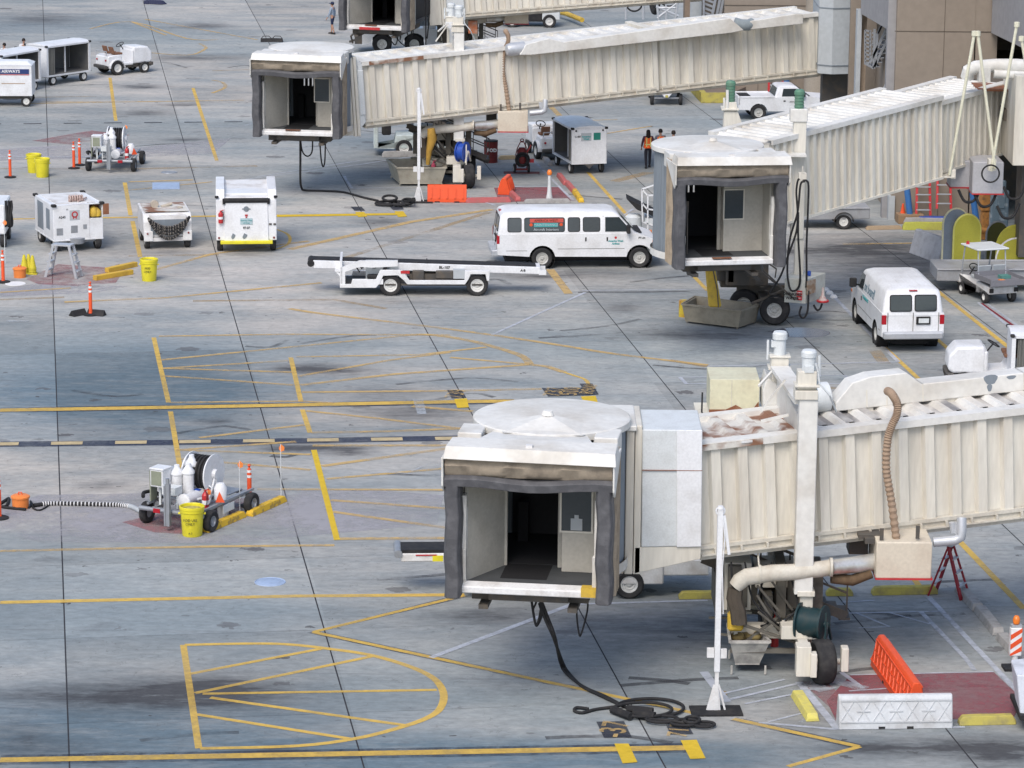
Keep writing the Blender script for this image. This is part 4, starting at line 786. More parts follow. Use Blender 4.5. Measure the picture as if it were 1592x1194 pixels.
# ======================= near bridge (lower right)
def bridge_near():
    L = W1.copy(); A = G(1089, 851, 2.9); Bp = G(1592, 791, 3.35)
    b = thing('boarding_bridge', 'largest nearest cream boarding bridge with its open cab in the lower centre', 'boarding bridge', L, group='boarding bridges')
    et = (Bp-A).normalized(); YN = (A+et*((W1.x-.3-A.x)/et.x)).y
    Tn = Matrix.Translation(-L); Yt = A.y-.35
    q = MB(Tn); qp(q, [(999, 668), (1092, 669), (1090, 849), (997, 851)], Yt, 1.9); tp = q.build('tunnel_transition', WALLW, parent=b, bev=.02)
    q = MB(Tn); qp(q, [(1052, 669), (1092, 669), (1090, 850), (1052, 851)], Yt-.03, .04); q.build('side_bulge', WHITE, parent=tp, bev=.01)
    q = MB(Tn); qp(q, [(987, 851), (1090, 849.5), (1089, 869), (986, 892)], Yt+.02, 2.2); q.build('lower_skirt', BRIDGE, parent=tp, bev=.01)
    q = MB(Tn); qb(q, 998, 731, 1092, 732, Yt-.035, .02); q.build('seam_wire', RUST, parent=tp)
    for x0, x1, y0, y1, dy in ((961, 971, 668, 892, .05), (972.5, 985, 664, 893, -.05), (986, 997, 662, 893, .02)): q = MB(Tn); qb(q, x0, y0, x1, y1, Yt+dy, 1.9); q.build('joint_collar', BRIDGE, parent=b, bev=.015)
    q = MB(Tn)
    for k in range(6): qb(q, 948+k*2.2, 668, 949+k*2.2, 880, Yt+.25, .1)
    qb(q, 946, 668, 962, 885, Yt+.35, .2); q.build('louvre_strip', GREYMET, parent=b)
    q = MB(Tn); z_ = Q(960, 662, Yt).z; q.box(Q(930, 662, Yt).x, Q(990, 662, Yt).x, Yt-.1, Yt+1.9, z_-.1, z_+.02); q.build('link_roof', BRIDGET, parent=b, bev=.02)
    s, TT = tunnel(b, L, A, Bp, 0, 16, 2.5, 2.2, .62, BRIDGE, BRIDGET)
    q = MB(TT); corr_roof(q, 2.6, .35, 2.4, .632, .092, 2.232+.004, t0=0.0); q.build('rust_patch', ROOFR, parent=s)
    cab(b, L, (712, 905), (935, 915), 2.9, dict(yend=1, sign=1, win=(.53, 1.17, .9, 1.78), disc=(858, 648)))
    q = MB(TT); q.box(1.0, 1.25, -.09, .0, 2.28, 2.33); q.build('roof_clip', WHITE2, parent=s)
    q = MB(TT); q.box(.05, 1.5, -.068, -.055, 2.2, 2.34); q.box(.05, 1.4, -.05, .3, 2.33, 2.345); q.build('rusty_rail', ROOFR, parent=s)
    lc, rc, bo, yc, ya = gear(b, L, YN)
    r1 = reel(b, L, 1262, 968, YN-.75, .42, TEAL, .55)
    r1.name = 'hose_reel'
    # rooftop air handler
    Y = YN+3.0; Tn = Matrix.Translation(-L)
    q = MB(Tn); a = Q(1104, 590, Y); c = Q(1180, 643, Y); q.hexa([(a.x, Y, c.z), (c.x, Y, c.z), (c.x-.0, Y+1.3, c.z), (a.x, Y+1.3, c.z), (a.x, Y, a.z), (c.x, Y, a.z), (c.x, Y+1.3, a.z), (a.x, Y+1.3, a.z)])
    rb = q.build('rooftop_unit', CREAMBOX, parent=b, bev=.01)
    q = MB(Tn); q.box(a.x-.01, c.x+.01, Y-.012, Y+.02, c.z-.03, c.z+.09); q.prism([(a.x+.35, c.z+.08), (a.x+.6, c.z+.2), (a.x+.8, c.z+.09), (a.x+1.0, c.z+.12), (c.x-.02, c.z+.28), (c.x-.0, c.z+.08)], 'y', Y-.01, Y+.01); q.build('rust_edge', RUST, parent=rb)
    q = MB(Tn); qb(q, 1137, 591, 1138, 640, Y-.008, .02); q.build('panel_seam', DUCT, parent=rb)
    q = MB(TT); corr_roof(q, 13.3, .5, 2.0, .632, .092, 2.232+.006, t0=2.65); q.build('roof_stain', mat('roof grime', (.62, .59, .54), .6, dirt=(.17, .165, .17), amt=.85, sc=.9, stretch=(1.2, .6, 1), thr=(.45, .62)), parent=s)
    q = MB(Tn); q.box(a.x-.3, c.x+1.2, Y-.6, Y+1.2, c.z-.12, c.z-.035); 
    for x_ in (a.x, c.x, c.x+.9): q.bar((x_, Y-.5, c.z-.1), (x_, Y-1.1, 5.15), .06); q.bar((x_, Y+1, c.z-.1), (x_, Y-.7, 5.1), .06)
    q.build('unit_platform', BRIDGE, parent=rb)
    q = MB(Tn); q.prism([(Q(1184, 600, Y).x, Q(1184, 600, Y).z), (Q(1184, 632, Y).x, Q(1184, 632, Y).z), (Q(1222, 640, Y).x, Q(1222, 640, Y).z), (Q(1222, 600, Y).x, Q(1222, 600, Y).z), (Q(1190, 580, Y).x, Q(1190, 580, Y).z)], 'y', Y-.5, Y+.5); q.build('duct_elbow', BRIDGET, parent=rb, bev=.02)
    # long utility duct along the roof
    Yd = YN+1.75; Tn = Matrix.Translation(-L)
    et2 = V((et.x, et.y, 0)).normalized()
    M = Tn @ fr(Q(1300, 640, Yd), et, V((-et.y, et.x, 0)))
    q = MB(M); q.prism([(0, 0), (16, 0), (16, .42), (2.05, .42), (1.7, .72), (.85, .72), (.4, .62), (0, .2)], 'y', 0, .55)
    ud = q.build('utility_duct', BRIDGET, parent=b, bev=.02)
    for x_ in (.72, 1.2, 2.06, 4.5, 7): MB(M).box(x_, x_+.03, -.006, .556, .02, .42).build('duct_seam', BRIDGE, parent=ud)
    for x_ in (.3, 2.5, 5, 7.5, 10): MB(M).box(x_, x_+.6, .05, .5, -.28, 0.0).build('duct_bracket', BRIDGE, parent=ud)
    for (x_, z_, w_, h_) in ((3.55, .22, .32, .26), (3.62, .06, .12, .2), (4.1, .3, .22, .1), (6.0, .1, .15, .3)): MB(M).prism([(x_+w_*.5+w_*.5*math.cos(t)*(1+.2*math.sin(3*t)), z_+h_*.5+h_*.5*math.sin(t)*(1+.15*math.cos(2*t))) for t in [i*math.pi/7 for i in range(14)]], 'y', -.004, .01).build('bare_patch', GREYMET, parent=ud)
    q = MB(M); c = (.15, .3, .35); q.lathe([(0, -.35), (.25, -.3), (.34, -.1), (.34, .25), (.2, .3), (0, .3)], c=(-.35, .28, .3), n=20, ax='x'); q.build('duct_end_cap', WALLW, parent=ud, smooth=40)
    q = MB(Tn); P = [Q(1090, 660, YN+2.4), Q(1180, 652, YN+2.4), Q(1237, 645, YN+2.4)]; q.tube(P, .03, n=6); q.tube([Q(1092, 610, Y-.1), Q(1091, 640, Y-.3), Q(1097, 655, Y-.6), Q(1085, 660, Y-1)], .02, n=6); q.tube([Q(1094, 682, YN+.1), Q(1110, 690, YN+.1), Q(1150, 684, YN), Q(1156, 700, YN-.08)], .018, n=6); q.build('roof_cable', BLACK, parent=b, smooth=60)
    q = MB(Tn); c = Q(958, 640, Q(885, 655, 74).y); q.box(c.x-.08, c.x+.08, 75.6, 75.7, 5.9, 6.3) if False else None
    # bin with dirty hose
    def gp(x, y, z): return G(x, y, z)
    z1 = .8; P = [gp(1131, 970, z1), gp(1168, 970, z1), gp(1197, 998, z1), gp(1135, 998, z1)]
    P = [P[3], P[2], P[1], P[0]]
    hb_ = bin_(b, L, P, .22, z1, m=mat('bin white worn', (.50, .48, .44), .7, dirt=(.18, .17, .17), amt=.8, sc=4), shrink=.62)
    q = MB(Tn); rnd = random.Random(3)
    for i in range(5): q.tube(smooth_pts([gp(1140+rnd.uniform(0, 42), 976+rnd.uniform(0, 16), .66+rnd.uniform(0, .15)) for _ in range(5)], 4), .07, n=7)
    q.build('dirty_hose', mat('dirty yellow hose', (.20, .15, .06), .9, dirt=(.08, .07, .05), amt=.7, sc=5), parent=hb_, smooth=60)
    q = MB(Tn); q.box(G(1145, 970, 1.1).x-.2, G(1145, 970, 1.1).x+.15, G(1145, 970, 1.1).y-.1, G(1145, 970, 1.1).y+.2, .95, 1.35); q.build('yellow_sack', YEL, parent=hb_, bev=.05)
    g1 = G(1205, 1035); extinguisher(b, V((g1.x, g1.y+.3, .35))-L, h=.75)
    # hanging cables at cab front
    c0 = G(832, 913, 2.62); yy = c0.y
    cable(b, [Q(826, 918, yy+.1), Q(826, 930, yy), Q(832, 968, yy), Q(836, 971, yy), Q(842, 955, yy), Q(838, 938, yy)], .028, L=L, name='cable_loop')
    cable(b, [Q(838, 918, yy), Q(833, 938, yy), Q(829, 950, yy-.05), Q(834, 972, yy-.05), Q(840, 950, yy), Q(842, 925, yy)], .022, L=L, name='cable_loop')
    cable(b, [Q(896, 922, yy+.1), Q(897, 960, yy), Q(900, 984, yy), Q(903, 987, yy), Q(911, 960, yy), Q(914, 940, yy), Q(912, 922, yy)], .02, L=L, name='cable_loop')
    return b, L, YN
BN, LN, YNN = bridge_near()
# ======================= upper bridge, same type; its running gear shares meshes with the near one
W0 = G(728, 292)
GEAR = ('lift_column', 'cross_head', 'wheel_bogie', 'service_stair', 'air_unit', 'air_duct', 'ribbed_hose', 'drive_machinery', 'control_hoses')
def clone_gear(dst, skip=()):
    for ch in [o for o in COL.objects if o.parent == BN and o.name.split('.')[0] in GEAR and o.name.split('.')[0] not in skip]: copy_tree(ch, dst)
def bridge_upper():
    L = W0.copy(); A = G(568, 188.5, 2.85); Bp = G(1020, 136.5, 3.7)
    b = thing('boarding_bridge', 'long cream boarding bridge crossing the upper middle with a blue hose reel below', 'boarding bridge', L, group='boarding bridges')
    transition(b, L, A, Bp, 2.5, 2.25, w1=.25, fl=.62)
    Ln = (Bp-A).length
    tunnel(b, L, A, Bp, 0, Ln, 2.5, 2.25, .61, BRIDGE, BRIDGET)
    B2 = G(1277, 107.5, 4.15)
    TT = Matrix.Translation(-L) @ fr(A, (Bp-A).normalized(), V((-(Bp-A).y, (Bp-A).x, 0)).normalized()); q = MB(TT); q.box(.3, 2.6, -.07, -.056, 2.25, 2.4); q.box(.05, 2.5, -.05, .35, 2.385, 2.4); q.build('rusty_rail', ROOFR, parent=b)
    s, TT = tunnel(b, L, A, A+(B2-A), Ln+.02, (B2-A).length, 2.5, 2.28, .62, BRIDGE, BRIDGET, inset=.03)
    q = MB(TT); q.box(Ln-.15, Ln+.15, -.12, 2.6, -.1, 2.5); q.build('joint_collar', BRIDGE, parent=b, bev=.015)
    cab(b, L, (404, 201), (523, 204.5), 2.85, dict(disc=(484, 73), cone=0, win=(.45, 1.02, 1.0, 1.9)))
    clone_gear(b)
    r = reel(b, L, 719, 236, W0.y+.2, .42, BLUE, .3, disc=BRIDGE)
    q = MB(Matrix.Translation(-L)); et = (Bp-A).normalized(); M = Matrix.Translation(-L) @ fr(A+V((6.2, 1.7, 2.45)), et, V((-et.y, et.x, 0)))
    q = MB(M); q.prism([(0, .05), (.5, 0), (9.3, 0), (9.9, .05), (9.3, .62), (1.9, .38), (1.3, .6), (.3, .45)], 'y', 0, .6); q.prism([(10.2, .05), (12.6, .05), (12.6, .45), (12.3, .5), (10.2, .4)], 'y', 0, .5)
    ud = q.build('utility_duct', BRIDGET, parent=b, bev=.02)
    q = MB(M); q.lathe([(0, -.5), (.22, -.45), (.27, -.3), (.27, .3), (0, .3)], c=(0, .3, .27), n=20, ax='x'); q.build('duct_end_cap', SIL, parent=ud, smooth=40)
    q = MB(M); q.tube([(9.6, .3, .35), (9.9, .2, .25), (10.2, .2, .22), (10.4, .3, .25)], .24, n=12); q.build('flexible_joint', mat('grey flexible joint', (.25, .29, .31), .6), parent=ud, smooth=40)
    # rotunda box at the terminal end
    qy = B2.y-.4; q = MB(Matrix.Translation(-L)); P = [Q(x, y, qy) for x, y in ((1276, -60), (1276, 110), (1331, 119), (1331, -60))]
    x0, x1 = P[0].x, P[2].x; zb = P[1].z-.1
    q.prism([(x0, qy), (x0+.55, qy-.35), (x1-.1, qy-.1), (x1, qy+.2), (x1, qy+3), (x0, qy+3)], 'z', zb, zb+8); rd = q.build('rotunda', PALE, parent=b)
    q = MB(Matrix.Translation(-L)); q.prism([(x0-.03, qy-.03), (x0+.55, qy-.39), (x1-.08, qy-.14), (x1+.03, qy+.2), (x1+.03, qy+3), (x0-.03, qy+3)], 'z', zb+.35, zb+.38); q.build('panel_seam', GREYMET, parent=rd); q = MB(Matrix.Translation(-L))
    q.prism([(x0-.02, qy-.02), (x0+.55, qy-.38), (x1-.08, qy-.13), (x1+.02, qy+.2), (x1+.02, qy+3), (x0-.02, qy+3)], 'z', zb+2.75, zb+2.79); q.build('panel_seam', GREYMET, parent=rd)
    q = MB(Matrix.Translation(-L)); q.box((x0+x1)/2-.5, (x0+x1)/2+.6, qy+1, qy+2, 0, zb); q.build('support_post', DSTEEL, parent=rd)
    # bins and trough under the column
    z1 = .78; P = [G(617, 261, z1), G(694, 261, z1), G(684, 247, z1), G(601, 248, z1)]
    hb_ = bin_(b, L, P, .12, z1, shrink=.84)
    e = G(674, 288); extinguisher(b, V((e.x, e.y-.12, .3))-L, m=mat('pink red', (.55, .06, .12), .4), h=.7)
    q = MB(Matrix.Translation(-L)); c = G(668, 284, .45); q.tube([Q(670, 200, W0.y-.2), Q(672, 215, W0.y-.2), Q(667, 235, W0.y-.2), Q(665, 256, W0.y-.2)], [.15, .2, .12, .08], n=8); q.build('yellow_sleeve', mat('amber sleeve', (.42, .25, .05), .7, amt=.6, sc=3), parent=b, smooth=60)
    yy = G(467, 205, 2.6).y
    cable(b, [Q(467, 213, yy), Q(470, 235, yy), Q(478, 243, yy), Q(485, 236, yy), Q(486, 215, yy)], .03, L=L, name='cable_loop')
    cable(b, [Q(497, 214, yy), Q(499, 245, yy), Q(502, 259, yy), Q(505, 250, yy), Q(506, 212, yy)], .03, L=L, name='cable_loop')
    return b
BU = bridge_upper()
# ======================= top edge bridge
def bridge_top():
    L = G(748, 106); A = G(722, 20.5, 2.9); Bp = G(975, 1, 3.5)
    b = thing('boarding_bridge', 'cream boarding bridge cut by the top edge, with a red striped bumper', 'boarding bridge', L, group='boarding bridges')
    transition(b, L, A, Bp, 2.5, 2.25, w1=.9, fl=.9, m=BRIDGE)
    tunnel(b, L, A, Bp, 0, 22, 2.5, 2.25, .61, BRIDGE, BRIDGET)
    T, Hp = cab(b, L, (537, 38), (629, 41.5), 2.9, dict(disc=(590, -85), cone=0, door=(-.6, .6), win=(.75, 1.2, 1.3, 2.2)))
    q = MB(T); q.box(-.75, .3, -.2, -.15, -.2, -.07); q.build('red_bumper_strip', RED, parent=b)
    clone_gear(b, skip=('ribbed_hose',))
    yy = G(617, 45, 2.5).y
    for (x0, xm, x1, yl) in ((602, 614, 620, 70), (612, 630, 642, 71), (620, 622, 624, 62), (632, 636, 640, 57)):
        cable(b, [Q(x0, 42, yy), Q(x0+2, 55, yy), Q(xm, yl, yy), Q(x1-1, 56, yy), Q(x1, 42, yy)], .03, L=L, name='cable_loop')
    cable(b, [Q(661, -10, yy), Q(662, 40, yy), Q(662, 75, yy)], .035, L=L, name='hanging_cable'); cable(b, [Q(668, -10, yy), Q(667, 30, yy), Q(664, 60, yy)], .035, L=L, name='hanging_cable')
    q = MB(Matrix.Translation(-L)); c = L; qb(q, 728, 33, 742, 52, L.y-.2, .4); q.build('orange_collar', mat('weathered orange collar', (.50, .17, .08), .7, dirt=(.4, .35, .3), amt=.8, sc=5), parent=b)
bridge_top()
# ======================= right bridge with round grey cab
W2 = G(1204, 505)
def bridge_right():
    L = W2.copy(); A = G(1252, 338, 3.5); Bp = G(1466, 276, 4.0)
    b = thing('boarding_bridge', 'cream boarding bridge on the right with green lift motors and rounded grey cab side', 'boarding bridge', L, group='boarding bridges')
    Ln = (Bp-A).length; s, TT = tunnel(b, L, A-(Bp-A)*.22, Bp, 0, Ln*1.22, 2.7, 2.72, .38, BRIDGE, BRIDGET, tray=False, ribroof=True)
    B2 = G(1528, 249, 4.2); C2 = G(1466, 268, 4.1); e2 = (B2-C2).normalized()
    tunnel(b, L, C2-e2*.3, B2, 0, (B2-C2).length*1.0+2.1, 2.5, 2.42, .38, BRIDGE, BRIDGET, tray=False, inset=.05)
    q = MB(Matrix.Translation(-L)); ee = C2+e2*2.2+V((0, 0, 2.5)); q.box(ee.x, ee.x+1.9, ee.y+.2, ee.y+2, ee.z-.02, ee.z+.05); q.build('rusty_roof_plate', RUST, parent=b)
    # raised service ribs on the roof, vertical seams
    cab(b, L, (1062, 403), (1201, 399.5), 3.4, dict(k=1.08, cone=1, door=(-1.1, 0.0), win=(.14, .74, .95, 1.78), round=1, wrap=1, R=1.68, disc=(1100, 224)))
    T = Matrix.Translation(-L)
    def bb(name, m, fn, parent=b, **k): q = MB(T); fn(q); return q.build(name, m, parent=parent, **k)
    yc = W2.y+.2
    lc = bb('lift_column', BRIDGE, lambda q: (qb(q, 1232, 175, 1252, 372, yc, .4),), bev=.02)
    bb('inner_column', BRIDGE, lambda q: (qb(q, 1235, 372, 1249, 470, yc+.05, .28),), parent=lc, bev=.01)
    bb('hood_arm', BRIDGET, lambda q: (qb(q, 1216, 241, 1254, 244, yc-.6, .5),), parent=lc)
    bb('column_cap', BRIDGET, lambda q: (qb(q, 1229, 170, 1256, 190, yc-.05, .5),), parent=lc, bev=.02)
    def mot(px, py, Y):
        def g_(q):
            c = Q(px, py, Y); q.cyl(c-V((0, 0, .75)), c+V((0, 0, .0)), .15, n=18); q.lathe([(.17, 0), (.17, .1), (.12, .17), (0, .18)], c=c, n=18)
            for i in range(5): q.lathe([(.155, -.5+i*.1), (.17, -.48+i*.1), (.155, -.46+i*.1)], c=c, n=18)
        return g_
    bb('lift_motor', GREEN, mot(1243, 147, yc+.2), parent=lc, smooth=30)
    yb = yc+3.4
    rc = bb('lift_column', BRIDGE, lambda q: (q.hexa([Q(1126, 172, yb), Q(1147, 172, yb), Q(1147, 172, yb)+V((0, .5, 0)), Q(1126, 172, yb)+V((0, .5, 0)), Q(1128, 159, yb), Q(1145, 159, yb), Q(1145, 159, yb)+V((0, .5, 0)), Q(1128, 159, yb)+V((0, .5, 0))]), q.hexa([Q(1124, 215, yb), Q(1162, 215, yb), Q(1162, 215, yb)+V((0, .5, 0)), Q(1124, 215, yb)+V((0, .5, 0)), Q(1126, 173, yb), Q(1147, 173, yb), Q(1147, 173, yb)+V((0, .5, 0)), Q(1126, 173, yb)+V((0, .5, 0))]), qb(q, 1122, 169, 1149, 172, yb-.08, .7)), bev=.01)
    bb('lift_motor', GREEN, mot(1136, 133, yb+.2), parent=rc, smooth=30)
    bb('motor_pipe', BRIDGET, lambda q: (q.cyl(Q(1131, 140, yb), Q(1131, 170, yb), .05, n=8), q.cyl(Q(1126, 152, yb), Q(1126, 168, yb), .04, n=8)), parent=rc)
    # bogie
    def bg2(q):
        w = W2; q.box(w.x-.5, w.x-.2, w.y-.1, w.y+3.8, .55, .95); q.box(w.x-1.2, w.x+1.1, w.y+.9, w.y+1.3, .75, 1.15); q.box(w.x-1.6, w.x-.2, w.y+.5, w.y+1.6, 1.2, 2.2); q.box(w.x-1.9, w.x-1.2, w.y+.8, w.y+2., 1.3, 2.7); q.bar(V(w)+V((-.8, -.2, .75)), V(w)+V((.4, .1, 1.2)), .09)
    bo = bb('wheel_bogie', DSTEEL, bg2, bev=.02)
    wheel(bo, 0, 0, .52, r=.5, wd=.42, rr=.5, side=-1, yaw=-10); wheel(bo, -.5, 3.4, .52, r=.5, wd=.42, rr=.5, side=-1, yaw=-10); wheel(bo, -.95, .9, .52, r=.5, wd=.42, rr=.5, side=-1, yaw=-10)
    z1 = .64; P = [G(1060, 473, z1), G(1152, 484, z1), G(1182, 474, z1), G(1080, 461, z1)]
    hb_ = bin_(b, L, P, .1, z1, shrink=.9, m=mat('bin taupe', (.30, .27, .21), .75, dirt=(.15, .13, .1), amt=.6, sc=3))
    def slv(q):
        a = [Q(1096, 412, yc-1.3), Q(1111, 412, yc-1.3), Q(1122, 478, yc-1.6), Q(1102, 478, yc-1.6)]; o_ = V((0, .25, 0))
        q.hexa([a[3], a[2], a[2]+o_, a[3]+o_, a[0], a[1], a[1]+o_, a[0]+o_])
    sv = bb('yellow_sleeve', YEL, slv, bev=.05)
    bb('sleeve_seam', DSTEEL, lambda q: (q.tube([Q(1107, 412, yc-1.34), Q(1115, 450, yc-1.5), Q(1117, 478, yc-1.65)], .02, n=6),), parent=sv)
    # stair rails under the cab
    def rails(q):
        for dy in (0, 1.0):
            q.bar(Q(1170, 405, yc-.6+dy), Q(1240, 470, yc-.6+dy), .05); q.bar(Q(1188, 405, yc-.6+dy), Q(1207, 418, yc-.6+dy), .05); q.bar(Q(1207, 418, yc-.6+dy), Q(1205, 432, yc-.6+dy), .04); q.bar(Q(1165, 408, yc-.6+dy), Q(1205, 440, yc-.6+dy), .05); q.bar(Q(1155, 415, yc-.6+dy), Q(1181, 436, yc-.6+dy), .12)
        for i in range(9): q.bar(Q(1150+i*7, 418+i*5.6, yc-.6), Q(1150+i*7, 418+i*5.6, yc+.4), .12, .03)
    bb('service_stair', DSTEEL, rails)
    def mach(q): qb(q, 1120, 425, 1148, 447, yc+.8, .9); qb(q, 1110, 412, 1160, 420, yc+.2, 1.2); qb(q, 1131, 415, 1142, 440, yc+.3, .5); qb(q, 1146, 425, 1180, 438, yc+1, .3)
    bb('drive_unit', DSTEEL, mach, bev=.03)
    for px, py in ((1073, 421), (1181, 416)):
        c = Q(px, py, yc-3.8 if px < 1100 else yc-2.8)
        q = MB(T); q.lathe([(0, -.16), (.1, -.13), (.13, -.02), (.1, .08), (.04, .14), (.04, .2), (0, .2)], c=c, n=14); q.bar(c+V((0, 0, .15)), c+V((0, .5, .55)), .03); q.build('flood_light', DSTEEL, parent=b, smooth=40)
    # drinking water cabinet
    def cabn(q):
        c = Q(1219, 470, yc-.5); d = Q(1252, 432, yc-.5); q.hexa([(c.x, yc-.5, c.z), (d.x, yc-.75, c.z), (d.x+.75, yc+.4, c.z), (c.x+.4, yc+.7, c.z), (c.x, yc-.5, d.z), (d.x, yc-.75, d.z), (d.x+.75, yc+.4, d.z), (c.x+.4, yc+.7, d.z)])
    wc = bb('water_cabinet', mat('cabinet pale paint', (.52, .53, .49), .5, dirt=(.35, .3, .22), amt=.5, sc=3), cabn, bev=.015)
    xd = V((1, -.25/.72, 0)).normalized(); pc = Q(1231, 458, yc-.5)
    letters('DRINKING', .13, pc-L+V((0, -.19, .05)), (.94, -.33, 0), (0, 0, 1), TEXTB, parent=wc, bold=.004); letters('WATER', .13, pc-L+V((0, -.19, -.09)), (.94, -.33, 0), (0, 0, 1), TEXTB, parent=wc, bold=.004)
    q = MB(T); p = Q(1242, 457, yc-.5); q.T = T @ fr(p+V((0, -.235, 0)), (.94, -.33, 0)); q.box(-.09, .09, -.012, .004, -.16, .16); rs = q.build('red_notice', RED, parent=wc)
    for i in range(3): letters(('DRINK', 'WATER', 'ONLY')[i], .05, T @ (p+V((0, -.25, .09-.09*i))), (.94, -.33, 0), (0, 0, 1), TEXTW, parent=rs)
    q = MB(T); q.T = T @ fr(Q(1260, 445, yc-.6), (.55, .8, 0)); q.box(-.25, .3, -.03, .0, -.25, .2); q.build('torn_panel', mat('torn brown panel', (.30, .20, .13), .8, dirt=(.5, .48, .42), amt=.8, sc=6), parent=wc)
    c = Q(1258, 426, yc-.2); q = MB(T); q.lathe([(0, 0), (.06, 0), (.06, .12), (.04, .16), (.0, .16)], c=c-V((0, 0, .05)), n=12); q.build('blue_cap', BLUE, parent=wc, smooth=30)
    # hose bundle
    Y_ = yc-.75
    for pts in ([(1243, 278), (1240, 282), (1238, 300), (1240, 330), (1238, 360), (1226, 395), (1213, 430), (1196, 455)], [(1251, 283), (1248, 282), (1244, 290), (1240, 330), (1228, 372), (1224, 420), (1228, 448), (1235, 452), (1242, 445), (1244, 425), (1241, 370), (1241, 330)],
                [(1248, 281), (1254, 281), (1257, 290), (1256, 330), (1254, 380), (1254, 430), (1253, 447)], [(1257, 452), (1256, 480), (1252, 492), (1247, 494), (1243, 488), (1246, 476)], [(1265, 474), (1270, 482), (1275, 480), (1278, 472)]):
        cable(b, [Q(x_, y_, Y_) for x_, y_ in pts], .035, L=L, name='service_hose')
    bb('hose_hook', BRIDGE, lambda q: (qb(q, 1242, 270, 1254, 279, Y_, .3), q.bar(Q(1248, 258, Y_), Q(1248, 270, Y_), .03)))
    # red windsock-like bell on the cabinet
    bb('red_funnel', mat('red white funnel', (.55, .45, .42), .5, dirt=(.5, .05, .06), amt=1., sc=6), lambda q: q.lathe([(.03, .45), (.05, .2), (.16, 0), (.14, 0)], c=Q(1279, 468, yc-.5), n=16), smooth=40)
    bb('red_funnel_rim', RED, lambda q: q.torus(Q(1279, 468, yc-.5), (0, 0, 1), .17, .04), smooth=60)
    # stays at the terminal end
    Ys = G(1480, 276, 3.9).y-.5
    for (x0, y0, x1, y1) in ((1515, 52, 1476, 272), (1520, 52, 1547, 262), (1581, 38, 1541, 266), (1588, 60, 1600, 130)):
        q = MB(T); q.cyl(Q(x0, y0, Ys), Q(x1, y1, Ys), .055, n=10); q.lathe([(0, -.1), (.1, -.08), (.1, .08), (0, .1)], c=Q(x0, y0, Ys), n=10); q.build('stay_rod', mat('stay cream paint', (.66, .64, .50), .5), parent=b, smooth=40)
    bb('stay_foot', BRIDGE, lambda q: (qb(q, 1478, 264, 1486, 278, Ys, .4), qb(q, 1462, 274, 1484, 277, Ys-.02, .7), qb(q, 1537, 248, 1549, 266, Ys, .4)), bev=.01)
    bb('wire_loop', BLACK, lambda q: q.torus(Q(1540, 270, Ys-.2), (0, 1, 0), .3, .03, n=24), smooth=60)
    # rotunda, duct and hanging boxes at the far right
    bb('rotunda', BRIDGE, lambda q: (qb(q, 1577, 118, 1640, 258, Ys+.6, 3),), bev=.02)
    bb('rotunda_foot', DSTEEL, lambda q: (qb(q, 1586, 258, 1620, 400, Ys+1.5, 1.2),))
    bb('white_duct', BRIDGET, lambda q: (q.tube([Q(1504, 120, Ys+1.6), Q(1506, 110, Ys+1.5), Q(1516, 105, Ys+1.5), Q(1545, 102, Ys+1.5), Q(1580, 102, Ys+1.5), Q(1620, 105, Ys+1.5)], .24, n=18), q.tube([Q(1545, 115, Ys+1.3), Q(1600, 118, Ys+1.3)], .15, n=14), qb(q, 1522, 106, 1540, 128, Ys+1.2, .5)), smooth=40)
    bx = bb('air_unit', mat('grey air unit', (.42, .42, .44), .6), lambda q: (qb(q, 1478, 250, 1512, 292, Ys+1.6, 1.), qb(q, 1512, 252, 1560, 302, Ys+.8, 1.6)), bev=.03)
    bb('red_skirt', RED, lambda q: (qb(q, 1476, 291, 1512, 293, Ys+1.58, 1.04), qb(q, 1511, 301, 1561, 303, Ys+.78, 1.64)), parent=bx)
    for i, (x_, y_) in enumerate(((1505, 305), (1530, 312), (1565, 330), (1575, 300))):
        cable(b, [Q(x_-15, y_-10, Ys+.9), Q(x_-5, y_+8, Ys+.8), Q(x_+10, y_+6, Ys+.9), Q(x_+20, y_-14, Ys+1)], .05, L=L, name='hanging_hose')
    return b
bridge_right()
# ======================================================================= vehicles
def rrect(x0, x1, y0, y1, r, z, n=4):
    pts = []
    for cx, cy, a in ((x1-r, y1-r, 0), (x0+r, y1-r, 90), (x0+r, y0+r, 180), (x1-r, y0+r, 270)):
        for i in range(n+1): t = math.radians(a+90*i/n); pts.append((cx+r*math.cos(t), cy+r*math.sin(t), z))
    return pts
def rpoly(x0, x1, z0, z1, r=.05, n=3):
    return [(p[0], p[1]) for p in rrect(x0, x1, z0, z1, r, 0, n)]
def side_panels(q, poly, yf, s, t=.012, m=0):
    """flat panel following the body side; poly in (x,z); yf(z) half width"""
    n = len(poly); a = [(x, s*(yf(z)+.001), z) for x, z in poly]; b = [(x, s*(yf(z)+t), z) for x, z in poly]
    q.add(a+b, [tuple(range(n, 2*n))]+[(i, (i+1) % n, n+(i+1) % n, n+i) for i in range(n)], m)
